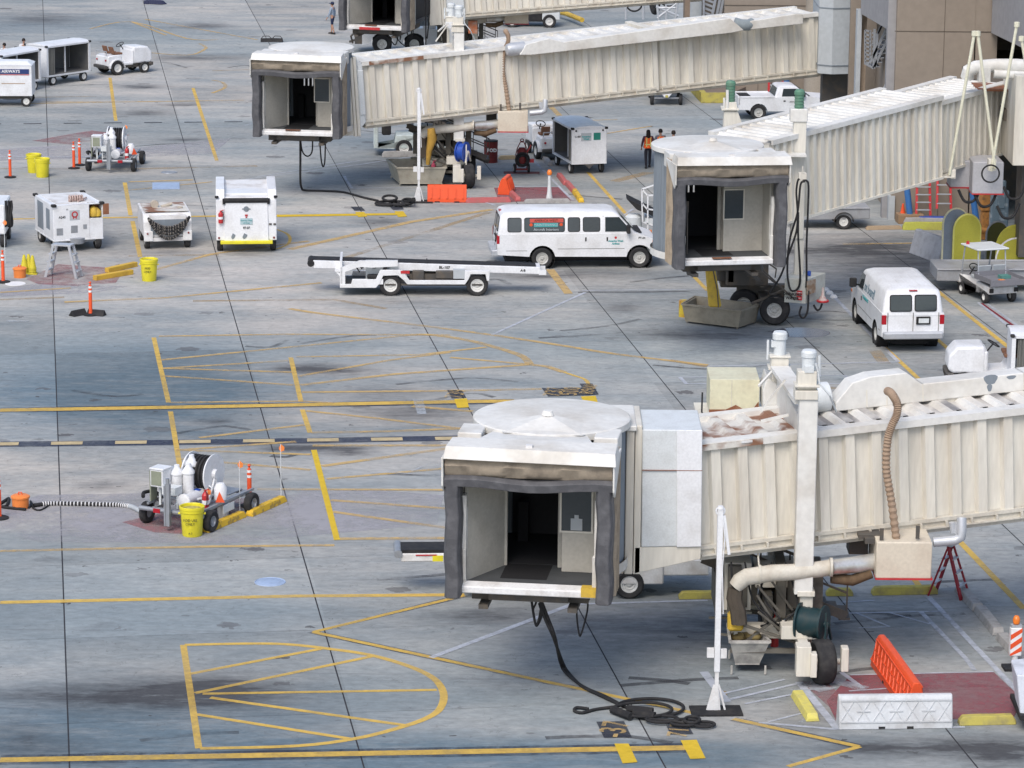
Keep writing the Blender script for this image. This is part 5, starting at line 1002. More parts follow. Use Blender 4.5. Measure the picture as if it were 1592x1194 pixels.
def evan(name, label, loc, rz, rear, passenger):
    t = thing(name, label, 'van', loc, rz); W = 1.0; xr = -1.75-rear; ar = .47
    bot = [(xr, .52), (-1.75-ar, .45)]+[(x, z) for x, z in arc(-1.75, .38, ar, 172, 8, 10)]+[(1.75-ar, .42)]+[(x, z) for x, z in arc(1.75, .38, ar, 172, 8, 10)]+[(2.42, .5), (2.46, .82), (2.36, 1.02), (2.1, 1.12), (1.62, 1.27), (xr+.02, 1.27), (xr-.02, .9)]
    q = MB(); q.prism(bot, 'y', -W, W); body = q.build('body', WHITE, parent=t, bev=.06, bseg=3)
    yf = lambda z: (W-.01) if z < 1.25 else W-.01-(z-1.25)*.16
    q = MB(); h2 = 1.98
    q.loft([rrect(xr+.0, 1.66, -.985, .985, .12, 1.2), rrect(xr+.02, 1.58, -.985, .985, .12, 1.3), rrect(xr+.1, 1.02, -.885, .885, .14, 1.9), rrect(xr+.16, .92, -.85, .85, .16, h2), rrect(xr+.3, .75, -.72, .72, .2, 2.05)])
    up = q.build('roof', WHITE, parent=t, smooth=35)
    q = MB()
    for i in range(5): y = -.6+.3*i; q.box(xr+.45, .6, y-.012, y+.012, 2.04, 2.056) if not passenger else None
    if not passenger: q.build('roof_rib', WHITE, parent=up)
    # windscreen
    q = MB(); q.hexa([(1.60, -.85, 1.31), (1.62, .85, 1.31), (1.08, .78, 1.88), (1.08, -.78, 1.88), (1.61, -.85, 1.33), (1.63, .85, 1.33), (1.1, .78, 1.9), (1.1, -.78, 1.9)]); q.build('windscreen', GLASS, parent=t)
    q = MB(); q.box(1.6, 1.85, -.7, .7, 1.235, 1.262); q.build('wiper_cowl', BLACK, parent=t)
    for s in (-1, 1):
        wins = [(-2.98, -2.52), (-2.38, -.97), (-.82, -.42), (-.28, .30)] if passenger else []
        for i, (a, b) in enumerate(wins):
            q = MB(); side_panels(q, rpoly(a-.025, b+.025, 1.335, 1.855, .08), yf, s, .008); fo = q.build('window_seal', BLACK, parent=t)
            q = MB(); side_panels(q, rpoly(a, b, 1.36, 1.83, .07), yf, s, .014); q.build('window', GLASS2 if i != 1 else GLASS, parent=t)
        q = MB(); side_panels(q, [(.5, 1.34), (1.42, 1.34), (1.36, 1.45), (1.0, 1.85), (.5, 1.85)], yf, s, .014); q.build('front_window', GLASS, parent=t)
        q = MB()
        for x_, z0, z1 in ((-.9, .5, 1.33), (-.34, .5, 1.33), (.42, .45, 1.9), (1.32, .6, 1.33)) if passenger or s < 0 else ((.42, .45, 1.9), (1.32, .6, 1.33)): q.hexa([(x_, s*(yf(z0)-.004), z0), (x_+.015, s*(yf(z0)-.004), z0), (x_+.015, s*(yf(z0)+.003), z0), (x_, s*(yf(z0)+.003), z0), (x_, s*(yf(z1)-.004), z1), (x_+.015, s*(yf(z1)-.004), z1), (x_+.015, s*(yf(z1)+.003), z1), (x_, s*(yf(z1)+.003), z1)])
        q.box(xr+.3, -2.3, s*W-.004 if s > 0 else s*W-.003, s*W+.003 if s > 0 else s*W+.004, .66, .675); q.box(-1.2, 1.2, s*W-.004, s*W+.004, .72, .735); q.build('door_seam', DSTEEL, parent=body)
        for x_ in ((-.22, .55) if passenger or s < 0 else (.55,)): q = MB(); q.box(x_, x_+.05, s*W-.015, s*W+.02, 1.0, 1.14); q.build('door_handle', BLACK, parent=body)
        q = MB(); q.box(1.35, 1.5, s*1.02-.02, s*1.02+.1*s if s > 0 else s*1.02+.02, 1.34, 1.62) if False else q.box(*sorted((1.25, 1.38)), *sorted((s*1.04, s*1.27)), 1.3, 1.6); q.bar((1.38, s*.97, 1.35), (1.34, s*1.1, 1.4), .05); q.build('door_mirror', BLACK, parent=t, bev=.03)
        q = MB(); q.box(xr-.03, xr+.07, *sorted((s*.86, s*1.005)), .92, 1.22); q.build('tail_light', TRED, parent=t, bev=.01)
        q = MB(); q.box(2.3, 2.45, *sorted((s*.66, s*1.0)), .72, .92); q.build('headlight', GLASS2, parent=t, bev=.02)
        q = MB(); q.box(2.2, 2.42, *sorted((s*.9, s*1.008)), .93, 1.03); q.build('turn_signal', BEAC, parent=t, bev=.01)
        for x_ in (-1.75, 1.75): wheel(t, x_, s*.86, .38, r=.38, wd=.26, side=1 if s > 0 else -1)
        q = MB()
        for x_ in (-1.75, 1.75): q.lathe([(ar-.01, s*.6), (ar-.01, s*.99)], c=(x_, 0, .38), n=24, ax='y')
        q.box(xr+.3, 2.2, *sorted((s*.5, s*.8)), .3, .5); q.build('wheel_arch_liner', DARK, parent=t)
    q = MB(); q.hexa([(xr-.2, -.95, .47), (xr+.1, -.98, .47), (xr+.1, .98, .47), (xr-.2, .95, .47), (xr-.22, -.95, .68), (xr+.1, -.98, .70), (xr+.1, .98, .70), (xr-.22, .95, .68)]); q.build('rear_bumper', SIL, parent=t, bev=.03)
    q = MB(); q.box(2.4, 2.6, -.98, .98, .5, .72); q.build('front_bumper', BLACK if passenger else SIL, parent=t, bev=.05); q = MB(); q.box(2.44, 2.48, -.64, .64, .74, .98); q.build('grille', BLACK, parent=t)
    for s in (-1, 1):
        def rx(z): return xr+.0+(.1*(max(z, 1.27)-1.27)/.63) - .004
        def rp(poly, tt):
            q = MB(); n = len(poly); a = [(rx(z)+.002, y, z) for y, z in poly]; b = [(rx(z)-tt, y, z) for y, z in poly]; q.add(a+b, [tuple(range(n, 2*n))]+[(i, (i+1) % n, n+(i+1) % n, n+i) for i in range(n)]); return q
        c = s*.4; rp(rpoly(c-.36, c+.36, 1.33, 1.86, .07), .006).build('window_seal', BLACK, parent=t); rp(rpoly(c-.33, c+.33, 1.36, 1.83, .06), .012).build('rear_window', GLASS, parent=t)
    q = MB()
    for y in (-.82, 0, .82): q.box(xr-.028, xr-.0, y-.007, y+.007, .7, 1.3)
    q.build('rear_door_seam', DSTEEL, parent=body)
    q = MB(); q.box(xr-.06, xr-.01, -.55, -.1, .92, 1.17); n_ = q.build('number_plate_frame', BLACK, parent=t); q = MB(); q.box(xr-.07, xr-.055, -.5, -.17, .97, 1.12); q.build('number_plate', WALLW, parent=n_)
    q = MB(); q.box(xr+.1, xr+.2, -.13, .13, 1.975, 2.0); q.build('stop_lamp', TRED, parent=t)
    q = MB(); q.box(xr+.3, 2.2, -.6, .6, .22, .45); q.tube([(xr+.5, -.7, .3), (xr+1.1, -.7, .28)], .05); q.build('underbody', DARK, parent=t)
    return t, yf, xr
def at(px, py, dx, dy, rz):  # origin so that local point (dx,dy) sits at a pixel on the ground
    r = math.radians(rz); p = G(px, py); return V((p.x-(dx*math.cos(r)-dy*math.sin(r)), p.y-(dx*math.sin(r)+dy*math.cos(r)), 0))
t, yf, xr = evan('passenger_van', 'long white passenger van with a red and teal sign in its side window', at(918.5, 417.5, 0, -.98, 5), 5, 1.6, True)
q = MB(); side_panels(q, [(-2.2, 1.68), (-1.0, 1.68), (-1.0, 1.81), (-2.2, 1.81)], yf, -1, .018); bn = q.build('window_banner', mat('red banner', (.55, .09, .07), .5), parent=t)
q = MB(); side_panels(q, [(-2.05, 1.52), (-1.2, 1.52), (-1.2, 1.66), (-2.05, 1.66)], yf, -1, .018); bt = q.build('window_banner', TEALT, parent=t)
for z, s_, sz, m_ in ((1.74, 'AMERICA WEST', .12, TEXTB), (1.59, 'MAINTENANCE', .125, PALE), (1.43, 'Aircraft Interiors', .13, PALE)): letters(s_, sz, (-1.62, -yf(z)-.022, z), (1, 0, 0), (0, .16, 1), m_, parent=bn)
for x_ in (-2.16, -1.08): q = MB(); q.lathe([(.06, 0), (0, .0)], c=(x_, -yf(1.6)-.022, 1.6), n=10, ax='y'); q.build('window_decal', ORA, parent=t)
q = MB(); q.lathe([(0, -1.004), (.045, -1.004)], c=(.88, 0, 1.12), n=12, ax='y'); q.build('door_emblem', RED, parent=t)
letters('America West', .09, (.88, -1.003, 1.0), (1, 0, 0), (0, 0, 1), TEALT, parent=t, bold=.004); letters('Airlines', .09, (.88, -1.003, .9), (1, 0, 0), (0, 0, 1), TEALT, parent=t, bold=.004)
letters('PT-34', .1, (1.82, -1.003, 1.1), (1, 0, 0), (0, 0, 1), TEXTB, parent=t, bold=.003)
t, yf, xr = evan('cargo_van', 'white windowless cargo van seen from behind, parked right of the wheeled bin', at(1406.5, 536, -1.75, 0, 95), 95, 1.15, False)
letters('Get on board!', .42, (-.1, yf(1.55)+.006, 1.52), (-1, 0, 0), (0, -.16, 1), mat('grey blue lettering', (.12, .2, .25), .5), parent=t, bold=.012)
letters('US AIRWAYS', .16, (-.1, yf(1.2)+.02, 1.17), (-1, 0, 0), (0, 0, 1), TEALT, parent=t)
# ---- pickup
def pickup():
    t = thing('pickup_truck', 'white pickup truck with an open black bed behind the right boarding bridge', 'pickup truck', at(1179, 187, -1.45, -.85, 6), 6)
    ar = .42; W = .88
    bot = [(-2.4, .5), (-1.45-ar, .48)]+arc(-1.45, .36, ar, 172, 8, 8)+[(1.45-ar, .42)]+arc(1.45, .36, ar, 172, 8, 8)+[(2.3, .5), (2.32, .8), (2.15, .98), (.95, 1.08), (-2.4, 1.05)]
    q = MB(); q.prism(bot, 'y', -W, W); q.build('body', WHITE, parent=t, bev=.04, bseg=2)
    q = MB(); q.box(-2.32, -.75, -W+.1, W-.1, 1.02, 1.056); q.build('bed_liner', BLACK, parent=t)
    q = MB(); q.box(-2.38, -.72, -W, -W+.1, 1.0, 1.12); q.box(-2.38, -.72, W-.1, W, 1.0, 1.12); q.box(-2.42, -2.32, -W, W, .7, 1.12); q.build('bed_rail', WHITE, parent=t, bev=.02)
    q = MB(); q.loft([rrect(-.7, .95, -W+.01, W-.01, .08, 1.04), rrect(-.55, .35, -W+.12, W-.12, .1, 1.52), rrect(-.45, .25, -W+.2, W-.2, .1, 1.57)]); q.build('cab', WHITE, parent=t, smooth=35)
    yf = lambda z: W-.01-(z-1.04)*.24
    for s in (-1, 1):
        q = MB(); side_panels(q, [(-.38, 1.1), (.72, 1.1), (.36, 1.45), (-.3, 1.45)], yf, s); q.build('door_window', GLASS, parent=t)
        q = MB(); q.box(-.3, -.2, *sorted((s*W-.01*s, s*(W+.01))), .86, .92); q.build('door_handle', BLACK, parent=t)
        q = MB(); q.box(.55, .7, *sorted((s*.9, s*1.08)), 1.1, 1.28); q.build('door_mirror', BLACK, parent=t, bev=.02)
        for x_ in (-1.45, 1.45): wheel(t, x_, s*.76, .36, r=.36, wd=.24, side=1 if s > 0 else -1)
    q = MB(); q.hexa([(-.70, -.7, 1.1), (-.68, -.7, 1.1), (-.68, .7, 1.1), (-.70, .7, 1.1), (-.57, -.62, 1.47), (-.55, -.62, 1.47), (-.55, .62, 1.47), (-.57, .62, 1.47)]); q.build('rear_window', GLASS, parent=t)
    q = MB(); q.hexa([(.93, -.75, 1.1), (.97, -.75, 1.1), (.97, .75, 1.1), (.93, .75, 1.1), (.40, -.62, 1.5), (.44, -.62, 1.5), (.44, .62, 1.5), (.40, .62, 1.5)]); q.build('windscreen', GLASS, parent=t)
    q = MB(); q.box(-2.5, -2.35, -.8, .8, .45, .6); q.build('rear_bumper', SIL, parent=t, bev=.02)
    letters('AIRWAYS', .1, (.2, -W-.005, .85), (1, 0, 0), (0, 0, 1), TEXTB, parent=t)
pickup()
# ---- belt loader
def beltloader(name, label, loc, rz, detail=True):
    t = thing(name, label, 'belt loader', loc, rz)
    q = MB(); q.hexa([(-3.9, -.4, .9), (3.9, -.4, .7), (3.9, .4, .7), (-3.9, .4, .9), (-3.9, -.4, 1.17), (3.9, -.4, .94), (3.9, .4, .94), (-3.9, .4, 1.17)]); bm_ = q.build('conveyor_frame', WHITE, parent=t, bev=.015)
    q = MB(); q.hexa([(-4.0, -.3, 1.15), (3.75, -.3, .93), (3.75, .3, .93), (-4.0, .3, 1.15), (-4.0, -.3, 1.2), (3.75, -.3, .97), (3.75, .3, .97), (-4.0, .3, 1.2)]); q.box(-.02, .02, -.38, .38, 1.07, 1.1); q.build('belt', BLACK, parent=bm_)
    q = MB(); q.cyl((-3.98, -.42, 1.07), (-3.98, .42, 1.07), .12, n=18); q.build('belt_roller', BLACK, parent=bm_, smooth=40)
    q = MB(); q.box(3.85, 4.1, -.42, -.34, .68, .84); q.box(3.85, 4.1, .34, .42, .68, .84); q.cyl((3.8, -.3, .82), (3.8, .3, .82), .08); q.build('conveyor_nose', WHITE, parent=bm_)
    # chassis: arched frame round the wheels
    ar = .5; prof = [(-2.95, .3), (-1.75, .3), (-1.62, .45), (-1.5, .72), (-1.0, .74), (-.78, .55), (-.68, .42), (1.3, .42), (1.42, .6), (1.5, .78), (2.0, .78), (2.05, .55), (2.13, .55), (2.15, .9), (1.3, .9), (1.28, .56), (-.6, .56), (-.85, .92), (-1.6, .92), (-1.75, .6), (-2.55, .6), (-2.6, .42), (-2.95, .42)]
    for s in (-1, 1):
        q = MB(); q.prism(prof, 'y', *sorted((s*.72, s*.82))); q.build('chassis_rail', WHITE, parent=t, bev=.01)
    q = MB(); q.box(-2.9, 2.1, -.72, .72, .36, .42); q.box(-.6, 1.2, -.5, .5, .45, .7); q.box(.3, .9, -.65, -.3, .5, .8, 0); q.build('underframe', DSTEEL, parent=t)
    q = MB(); q.box(-2.98, -2.9, -.8, .8, .3, 1.25); q.hexa([(-2.95, -.8, 1.1), (-2.2, -.8, 1.3), (-2.2, -.7, 1.3), (-2.95, -.7, 1.1), (-2.95, -.8, 1.35), (-2.2, -.8, 1.45), (-2.2, -.7, 1.45), (-2.95, -.7, 1.35)]) if False else None; q.prism([(-2.95, 1.0), (-2.3, 1.25), (-1.0, 1.25), (-1.0, 1.05), (-1.9, 1.0), (-2.1, 1.02), (-2.35, 1.02), (-2.8, .85), (-2.8, .35), (-2.95, .35)], 'y', -.80, -.74); q.box(-3.15, -2.9, -.75, .75, .85, .95); q.bar((-3.1, -.7, .85), (-2.9, -.7, .65), .06)
    q.build('operator_cab_panel', WHITE, parent=t)
    q = MB(); q.box(-2.1, -1.0, -.45, -.4, .5, 1.2); q.build('control_panel', PALE, parent=t)
    for (x_, z_) in ((-1.85, .95), (-1.78, .95), (-2.2, .95)): q = MB(); q.cyl((x_, -.47, z_), (x_, -.44, z_), .035, n=8); q.build('gauge', BLACK, parent=t)
    q = MB(); q.box(-2.05, -1.55, -.75, -.45, .6, .72); q.hexa([(-1.6, -.75, .7), (-1.45, -.75, .7), (-1.45, -.45, .7), (-1.6, -.45, .7), (-1.42, -.75, 1.12), (-1.32, -.75, 1.12), (-1.32, -.45, 1.12), (-1.42, -.45, 1.12)]); q.build('seat', BLACK, parent=t, bev=.03)
    q = MB(); q.box(-2.05, -1.5, -.8, -.42, .42, .6); q.build('seat_box', WHITE, parent=t)
    q = MB(); q.bar((-2.3, -.6, .8), (-2.5, -.6, 1.1), .04); q.torus((-2.32, -.6, 1.08), (.8, 0, .5), .17, .018, n=18); q.build('steering_wheel', BLACK, parent=t)
    if detail:
        q = MB(); q.box(-.9, -.6, -.835, -.815, .8, .9); q.build('warning_sticker', RED, parent=t)
        q = MB(); q.box(-.5, -.1, -.6, -.3, .5, .85); q.build('battery', DSTEEL, parent=t, bev=.02); q = MB(); q.box(.3, .9, -.7, -.45, .6, .85); q.build('hydraulic_tank', DSTEEL, parent=t, bev=.02); q = MB(); q.box(.9, 1.3, -.7, -.4, .6, .9); q.build('tool_box', PALE, parent=t)
        letters('BL-107', .13, (.6, -.405, .93), (1, 0, -.03), (0, 0, 1), TEXTB, parent=bm_, bold=.004); letters('A-B', .11, (3.3, -.405, .83), (1, 0, -.03), (0, 0, 1), TEXTB, parent=bm_, bold=.004)
    for x_ in (-1.25, 1.72):
        for s in (-1, 1): wheel(t, x_, s*.66, .37, r=.37, wd=.2, rr=.62, side=1 if s > 0 else -1, rim=RIMW)
    return t
RIMW = mat('white rim', (.66, .66, .64), .45, dirt=(.35, .33, .3), amt=.4, sc=8)
bl = beltloader('belt_loader', 'white belt loader standing free on the apron left of the passenger van', at(674.5, 460.5, .235, -.76, 2), 2)
# belt loader half hidden below the near bridge
t = thing('belt_loader', 'white belt loader half hidden beneath the nearest bridge cab, roller end poking out left', 'belt loader', at(888, 931, 0, -.76, 3), 3)
q = MB(); q.box(-4.05, 2.0, -.4, .4, .84, 1.04); fr_ = q.build('conveyor_frame', WHITE2, parent=t, bev=.02)
q = MB(); q.box(-4.05, 1.9, -.36, .36, 1.042, 1.12); q.build('belt', BLACK, parent=fr_)
q = MB(); q.cyl((-4.12, -.45, 1.04), (-4.12, .45, 1.04), .1, n=18); q.build('belt_roller', STEEL, parent=fr_, smooth=40)
q = MB(); q.box(-3.3, -3.05, -.42, -.395, .85, .99); q.build('yellow_sticker', YELB, parent=fr_); q = MB(); q.box(-3.7, -3.2, -.42, -.395, .99, 1.02); q.build('red_sticker', RED, parent=fr_)
q = MB(); q.box(-2.6, 2.2, -.8, .8, .35, 1.0); q.hexa([(-2.6, -.8, .3), (-1.8, -.8, .2), (-1.8, .8, .2), (-2.6, .8, .3), (-2.6, -.8, .9), (-1.8, -.8, .9), (-1.8, .8, .9), (-2.6, .8, .9)]); q.box(1.9, 3.3, -.75, .75, .55, .95); q.build('body', WHITE2, parent=t, bev=.03)
for x_ in (-1.45, 1.38):
    for s in (-1, 1): wheel(t, x_, s*.72, .36, r=.36, wd=.24, side=1 if s > 0 else -1, rim=RIMW)
# ---- carts
def bagcart(name, label, loc, rz, open_side=1, group='covered baggage carts'):
    """length along x, open side at +y*open_side"""
    t = thing(name, label, 'baggage cart', loc, rz, group=group); Lx, Wy = 1.5, .76; z0, z1 = .52, 1.95; o_ = open_side
    q = MB(); q.box(-Lx, Lx, -Wy, Wy, z0-.08, z0); q.box(-Lx, -Lx+.04, -Wy, Wy, z0, z1); q.box(Lx-.04, Lx, -Wy, Wy, z0, z1); ys = sorted((-o_*Wy, -o_*(Wy-.04))); q.box(-Lx, Lx, *ys, z0, z1)
    q.box(-Lx+.04, -Lx+.12, *sorted((o_*(Wy-.06), o_*Wy)), z0, z1); q.box(Lx-.12, Lx-.04, *sorted((o_*(Wy-.06), o_*Wy)), z0, z1); q.box(-Lx, Lx, *sorted((o_*(Wy-.06), o_*Wy)), z1-.08, z1); q.box(-.03, .03, *sorted((o_*(Wy-.3), o_*(Wy-.25))), z0, z1-.05)
    q.build('box_body', WHITE, parent=t)
    q = MB(); q.box(-Lx+.045, Lx-.045, -Wy+.045, Wy-.08, z0+.003, z0+.02); q.box(-Lx+.045, Lx-.045, *sorted((-o_*(Wy-.045), -o_*(Wy-.06))), z0+.02, z1-.04); q.box(-Lx+.045, -Lx+.055, -Wy+.06, Wy-.1, z0+.02, z1-.04); q.box(Lx-.055, Lx-.045, -Wy+.06, Wy-.1, z0+.02, z1-.04); q.build('lining', mat('cart lining', (.13, .13, .13), .7, dirt=(.2, .19, .17), amt=.5, sc=3), parent=t)
    q = MB(); ys = [(-Wy, z1), (-Wy*.6, z1+.07), (0, z1+.1), (Wy*.6, z1+.07), (Wy, z1)]; q.prism([(y, z) for y, z in ys], 'x', -Lx-.03, Lx+.03); q.build('roof', WHITE, parent=t)
    for sx in (-1, 1):
        for sy in (-1, 1): q = MB(); q.box(*sorted((sx*(Lx-.08), sx*(Lx+.05))), *sorted((sy*(Wy-.1), sy*(Wy+.04))), z1-.05, z1+.04); q.build('corner_buffer', BLACK, parent=t, bev=.02)
    q = MB()
    for k in range(9): x_ = -Lx+.2+.05*k; q.cyl((x_, o_*(Wy-.1+(.03 if k % 2 else 0)), z0+.03), (x_+.02, o_*(Wy-.1+(.03 if k % 2 else 0)), z1-.08), .035, n=6)
    q.build('gathered_curtain', mat('cart curtain', (.16, .16, .15), .8), parent=t)
    q = MB(); q.box(-1.2, 1.2, -.5, .5, .36, .44); q.bar((Lx, 0, .4), (Lx+.75, 0, .35), .07); q.prism([(-.22, .44), (.22, .44), (0, .25)], 'x', -Lx-.03, -Lx+.0); q.build('chassis', DSTEEL, parent=t)
    for x_ in (-1.05, 1.05):
        for s in (-1, 1): wheel(t, x_, s*.66, .24, r=.24, wd=.15, rr=.6, side=1 if s > 0 else -1, rim=RIMW)
    return t
# cart with its white end toward the viewer (length runs away up-left)
c1 = bagcart('baggage_cart', 'white closed-end baggage cart with green stickers behind the passenger van', at(913.5, 270, -1.05-.24, 0, 105), 105, 1)
q = MB(); q.box(-1.515, -1.501, -.48, -.18, 1.45, 1.75); q.build('green_sticker', mat('green sticker', (.03, .22, .17), .5), parent=c1)
q = MB(); q.box(-1.515, -1.501, -.08, .36, 1.42, 1.75); st_ = q.build('notice_sticker', PALE, parent=c1)
letters('America', .11, (-1.52, .14, 1.6), (0, -1, 0), (0, 0, 1), TEALT, parent=st_, bold=.004); letters('West', .11, (-1.52, .14, 1.5), (0, -1, 0), (0, 0, 1), TEALT, parent=st_, bold=.004)
letters('C-407', .11, (-1.506, .5, 1.6), (0, -1, 0), (0, 0, 1), TEXTB, parent=c1, bold=.003)
for y_ in (-.58, .58): q = MB(); q.cyl((-1.52, y_, 1.85), (-1.5, y_, 1.85), .04, n=10); q.build('lamp', BLACK, parent=c1)
cC = bagcart('baggage_cart', 'open sided white baggage cart hitched right behind the tractor at upper left', at(111, 130, 0, -.9, 52), 52, -1)
q = MB(); q.box(-1.515, -1.501, -.05, .2, 1.35, 1.65); q.build('teal_sticker', mat('teal sticker', (.03, .20, .22), .5), parent=cC)
cB = bagcart('baggage_cart', 'open sided white baggage cart, middle one of the three in the upper left', at(38, 145, 0, -.9, 60), 60, -1)
cA = thing('baggage_cart', 'white boxy baggage cart with a navy name strip, cut by the left edge', 'baggage cart', at(10, 166, 0, -.75, 2), 2, 'covered baggage carts')
q = MB(); q.box(-1.6, 1.22, -.76, .76, .5, 1.95); q.build('box_body', WHITE, parent=cA, bev=.02); q = MB(); q.hexa([(-1.6, -.78, 1.95), (1.24, -.78, 1.95), (1.24, .78, 1.95), (-1.6, .78, 1.95), (-1.5, -.4, 2.1), (1.0, -.4, 2.1), (1.0, .4, 2.1), (-1.5, .4, 2.1)]); q.build('roof', WHITE, parent=cA)
q = MB(); q.box(-.9, 1.1, -.775, -.761, 1.55, 1.78); ns_ = q.build('name_strip', NAVY, parent=cA); q = MB(); q.box(-1.2, 1.1, -.777, -.761, 1.5, 1.53); q.build('red_pinstripe', RED, parent=ns_); letters('US AIRWAYS', .2, (.1, -.78, 1.67), (1, 0, 0), (0, 0, 1), TEXTW, parent=ns_, bold=.004)
q = MB(); q.box(-.2, .9, -.768, -.76, 1.08, 1.12); q.build('rust_streak', mat('brown scrape', (.4, .3, .22), .8), parent=cA)
q = MB(); q.box(-1.4, 1.0, -.5, .5, .34, .48); q.build('chassis', DSTEEL, parent=cA)
for x_ in (-.9, .93):
    for s in (-1, 1): wheel(cA, x_, s*.66, .25, r=.25, wd=.16, rr=.6, side=1 if s > 0 else -1, rim=RIMW)
# far trailer below the long bridge
tr = thing('cart_trailer', 'small white trailer with black wheels just below the long upper bridge', 'trailer', at(1036, 164, 0, 0, 90), 90)
q = MB(); q.box(0, 3, -.78, .78, .62, 1.35); q.hexa([(-.05, -.75, .62), (0, -.75, .62), (0, .75, .62), (-.05, .75, .62), (-.05, -.78, 1.0), (0, -.78, 1.0), (0, .78, 1.0), (-.05, .78, 1.0)]); q.prism([(-.3, .62), (.3, .62), (.1, .38), (-.1, .38)], 'x', -.06, .02); q.build('box_body', WHITE, parent=tr, bev=.02)
q = MB(); q.box(.2, 2.8, -.5, .5, .45, .6); q.box(.1, .2, -.6, .6, .3, .38); q.build('chassis', STEEL, parent=tr)
q = MB(); q.box(-.3, .2, -.06, .06, .42, .5); q.build('tow_hook', YELD, parent=tr)
for x_ in (.25, 2.6):
    for s in (-1, 1): wheel(tr, x_, s*.68, .27, r=.27, wd=.17, side=1 if s > 0 else -1)
# ---- baggage tractors
def tractor(name, label, loc, rz, stripe=True, group=None):
    t = thing(name, label, 'baggage tractor', loc, rz, group=group)
    q = MB(); q.prism([(.25, .5), (1.25, .5), (1.4, .62), (1.38, 1.05), (1.15, 1.32), (.3, 1.35)], 'y', -.58, .58); q.build('hood', WHITE, parent=t, bev=.08, bseg=3)
    q = MB(); q.prism([(-1.25, .45), (-1.2, .95), (-.95, 1.0), (-.45, 1.0), (-.35, .62), (.28, .58), (.28, .45)], 'y', -.6, .6); q.box(.2, .3, -.6, .6, .5, 1.2); q.build('body', WHITE, parent=t, bev=.04)
    q = MB(); q.box(-1.3, 1.45, -.45, .45, .3, .5); q.box(1.2, 1.45, -.6, .6, .35, .52); q.box(-1.4, -1.2, -.55, .55, .35, .5); q.build('chassis', DSTEEL, parent=t, bev=.03)
    for s in (-1, 1):
        q = MB(); q.box(-.75, -.3, *sorted((s*.1, s*.5)), 1.0, 1.1); q.hexa([(-.82, min(s*.1, s*.5), 1.05), (-.74, min(s*.1, s*.5), 1.05), (-.74, max(s*.1, s*.5), 1.05), (-.82, max(s*.1, s*.5), 1.05), (-.92, min(s*.1, s*.5), 1.4), (-.84, min(s*.1, s*.5), 1.4), (-.84, max(s*.1, s*.5), 1.4), (-.92, max(s*.1, s*.5), 1.4)]); q.build('seat', mat('brown seat', (.2, .1, .06), .7), parent=t, bev=.02)
        q = MB(); q.lathe([(.40, s*.5), (.44, s*.5), (.44, s*.72), (.40, s*.72)], c=(-.72, 0, .36), n=20, ax='y', a0=math.radians(0), a1=math.radians(180)); q.build('mudguard', WHITE, parent=t, smooth=30)
        wheel(t, -.72, s*.62, .36, r=.36, wd=.22, side=1 if s > 0 else -1, rim=RIMW); wheel(t, .9, s*.58, .28, r=.28, wd=.18, side=1 if s > 0 else -1, rim=RIMW)
        q = MB(); q.cyl((-1.27, s*.42, .75), (-1.24, s*.42, .75), .05, n=10); q.build('tail_light', TRED, parent=t)
    q = MB(); q.torus((.02, .28, 1.4), (-.5, 0, .86), .2, .02, n=20); q.bar((.25, .28, 1.1), (.02, .28, 1.4), .04); q.build('steering_wheel', BLACK, parent=t)
    q = MB(); q.bar((-1.25, -.5, 1.0), (-1.25, -.5, 1.2), .04); q.bar((-1.25, .5, 1.0), (-1.25, .5, 1.2), .04); q.bar((-1.25, -.5, 1.2), (-1.25, .5, 1.2), .04); q.build('rear_rail', SIL, parent=t)
    if stripe:
        for s in (-1, 1): letters('CLIPPER', .12, (.8, s*.597, 1.12), (-s, 0, 0), (0, 0, 1), RED, parent=t)
    return t
tractor('baggage_tractor', 'white baggage tractor pulling the row of carts at the upper left', at(183, 117, -.72, -.68, 38), 38, stripe=False)
tractor('baggage_tractor', 'white baggage tractor in front of the closed-end cart near the red wheeled extinguisher', at(852, 243, -.2, .0, 105), 105, stripe=False)
tractor('baggage_tractor', 'white baggage tractor beyond the nearest bridge roof at the right edge', at(1526, 600, .3, 0, 178), 178, stripe=False)
t = bagcart('baggage_cart', 'white roofed baggage cart cut by the right edge behind the nearest bridge', at(1566, 612, -1.5, 0, -3), -3, -1)
# ---- aircraft tow tractor behind the upper bridge
t = thing('aircraft_tow_tractor', 'big low white aircraft tow tractor behind the upper bridge roof', 'tow tractor', at(619, 84, 0, -1.1, 2), 2)
q = MB(); ar = .62; pr = [(-1.9, .5)]+[(-1.45, .55)]+arc(-.85, .5, ar, 175, 5, 10)+[(-.1, .45), (.1, .45)]+arc(.85, .5, ar, 175, 5, 10)+[(1.9, .5), (2.2, .6), (2.2, 1.3), (1.5, 1.35), (.5, 1.4), (-1.2, 1.38), (-1.75, 1.3), (-1.9, 1.0)]
q.prism(pr, 'y', -1.15, 1.15); q.build('body', WHITE, parent=t, bev=.06, bseg=2)
q = MB(); q.box(-1.6, -.6, -.9, .9, 1.38, 1.62); q.box(1.3, 2.0, -1.0, .9, 1.3, 1.95); q.build('operator_station', WHITE, parent=t, bev=.08, bseg=2)
q = MB(); q.box(-2.3, -1.9, -.9, .9, .5, .95); q.bar((-2.6, 0, .5), (-2.0, 0, .7), .12); q.tube([(-2.4, -.6, .5), (-2.5, -.7, .9), (-2.1, -.8, 1.2)], .06); q.build('tow_coupling', DSTEEL, parent=t, bev=.02)
for x_ in (-.85, .85):
    for s in (-1, 1): wheel(t, x_, s*.95, .52, r=.52, wd=.34, rr=.5, side=1 if s > 0 else -1, rim=RIMW)
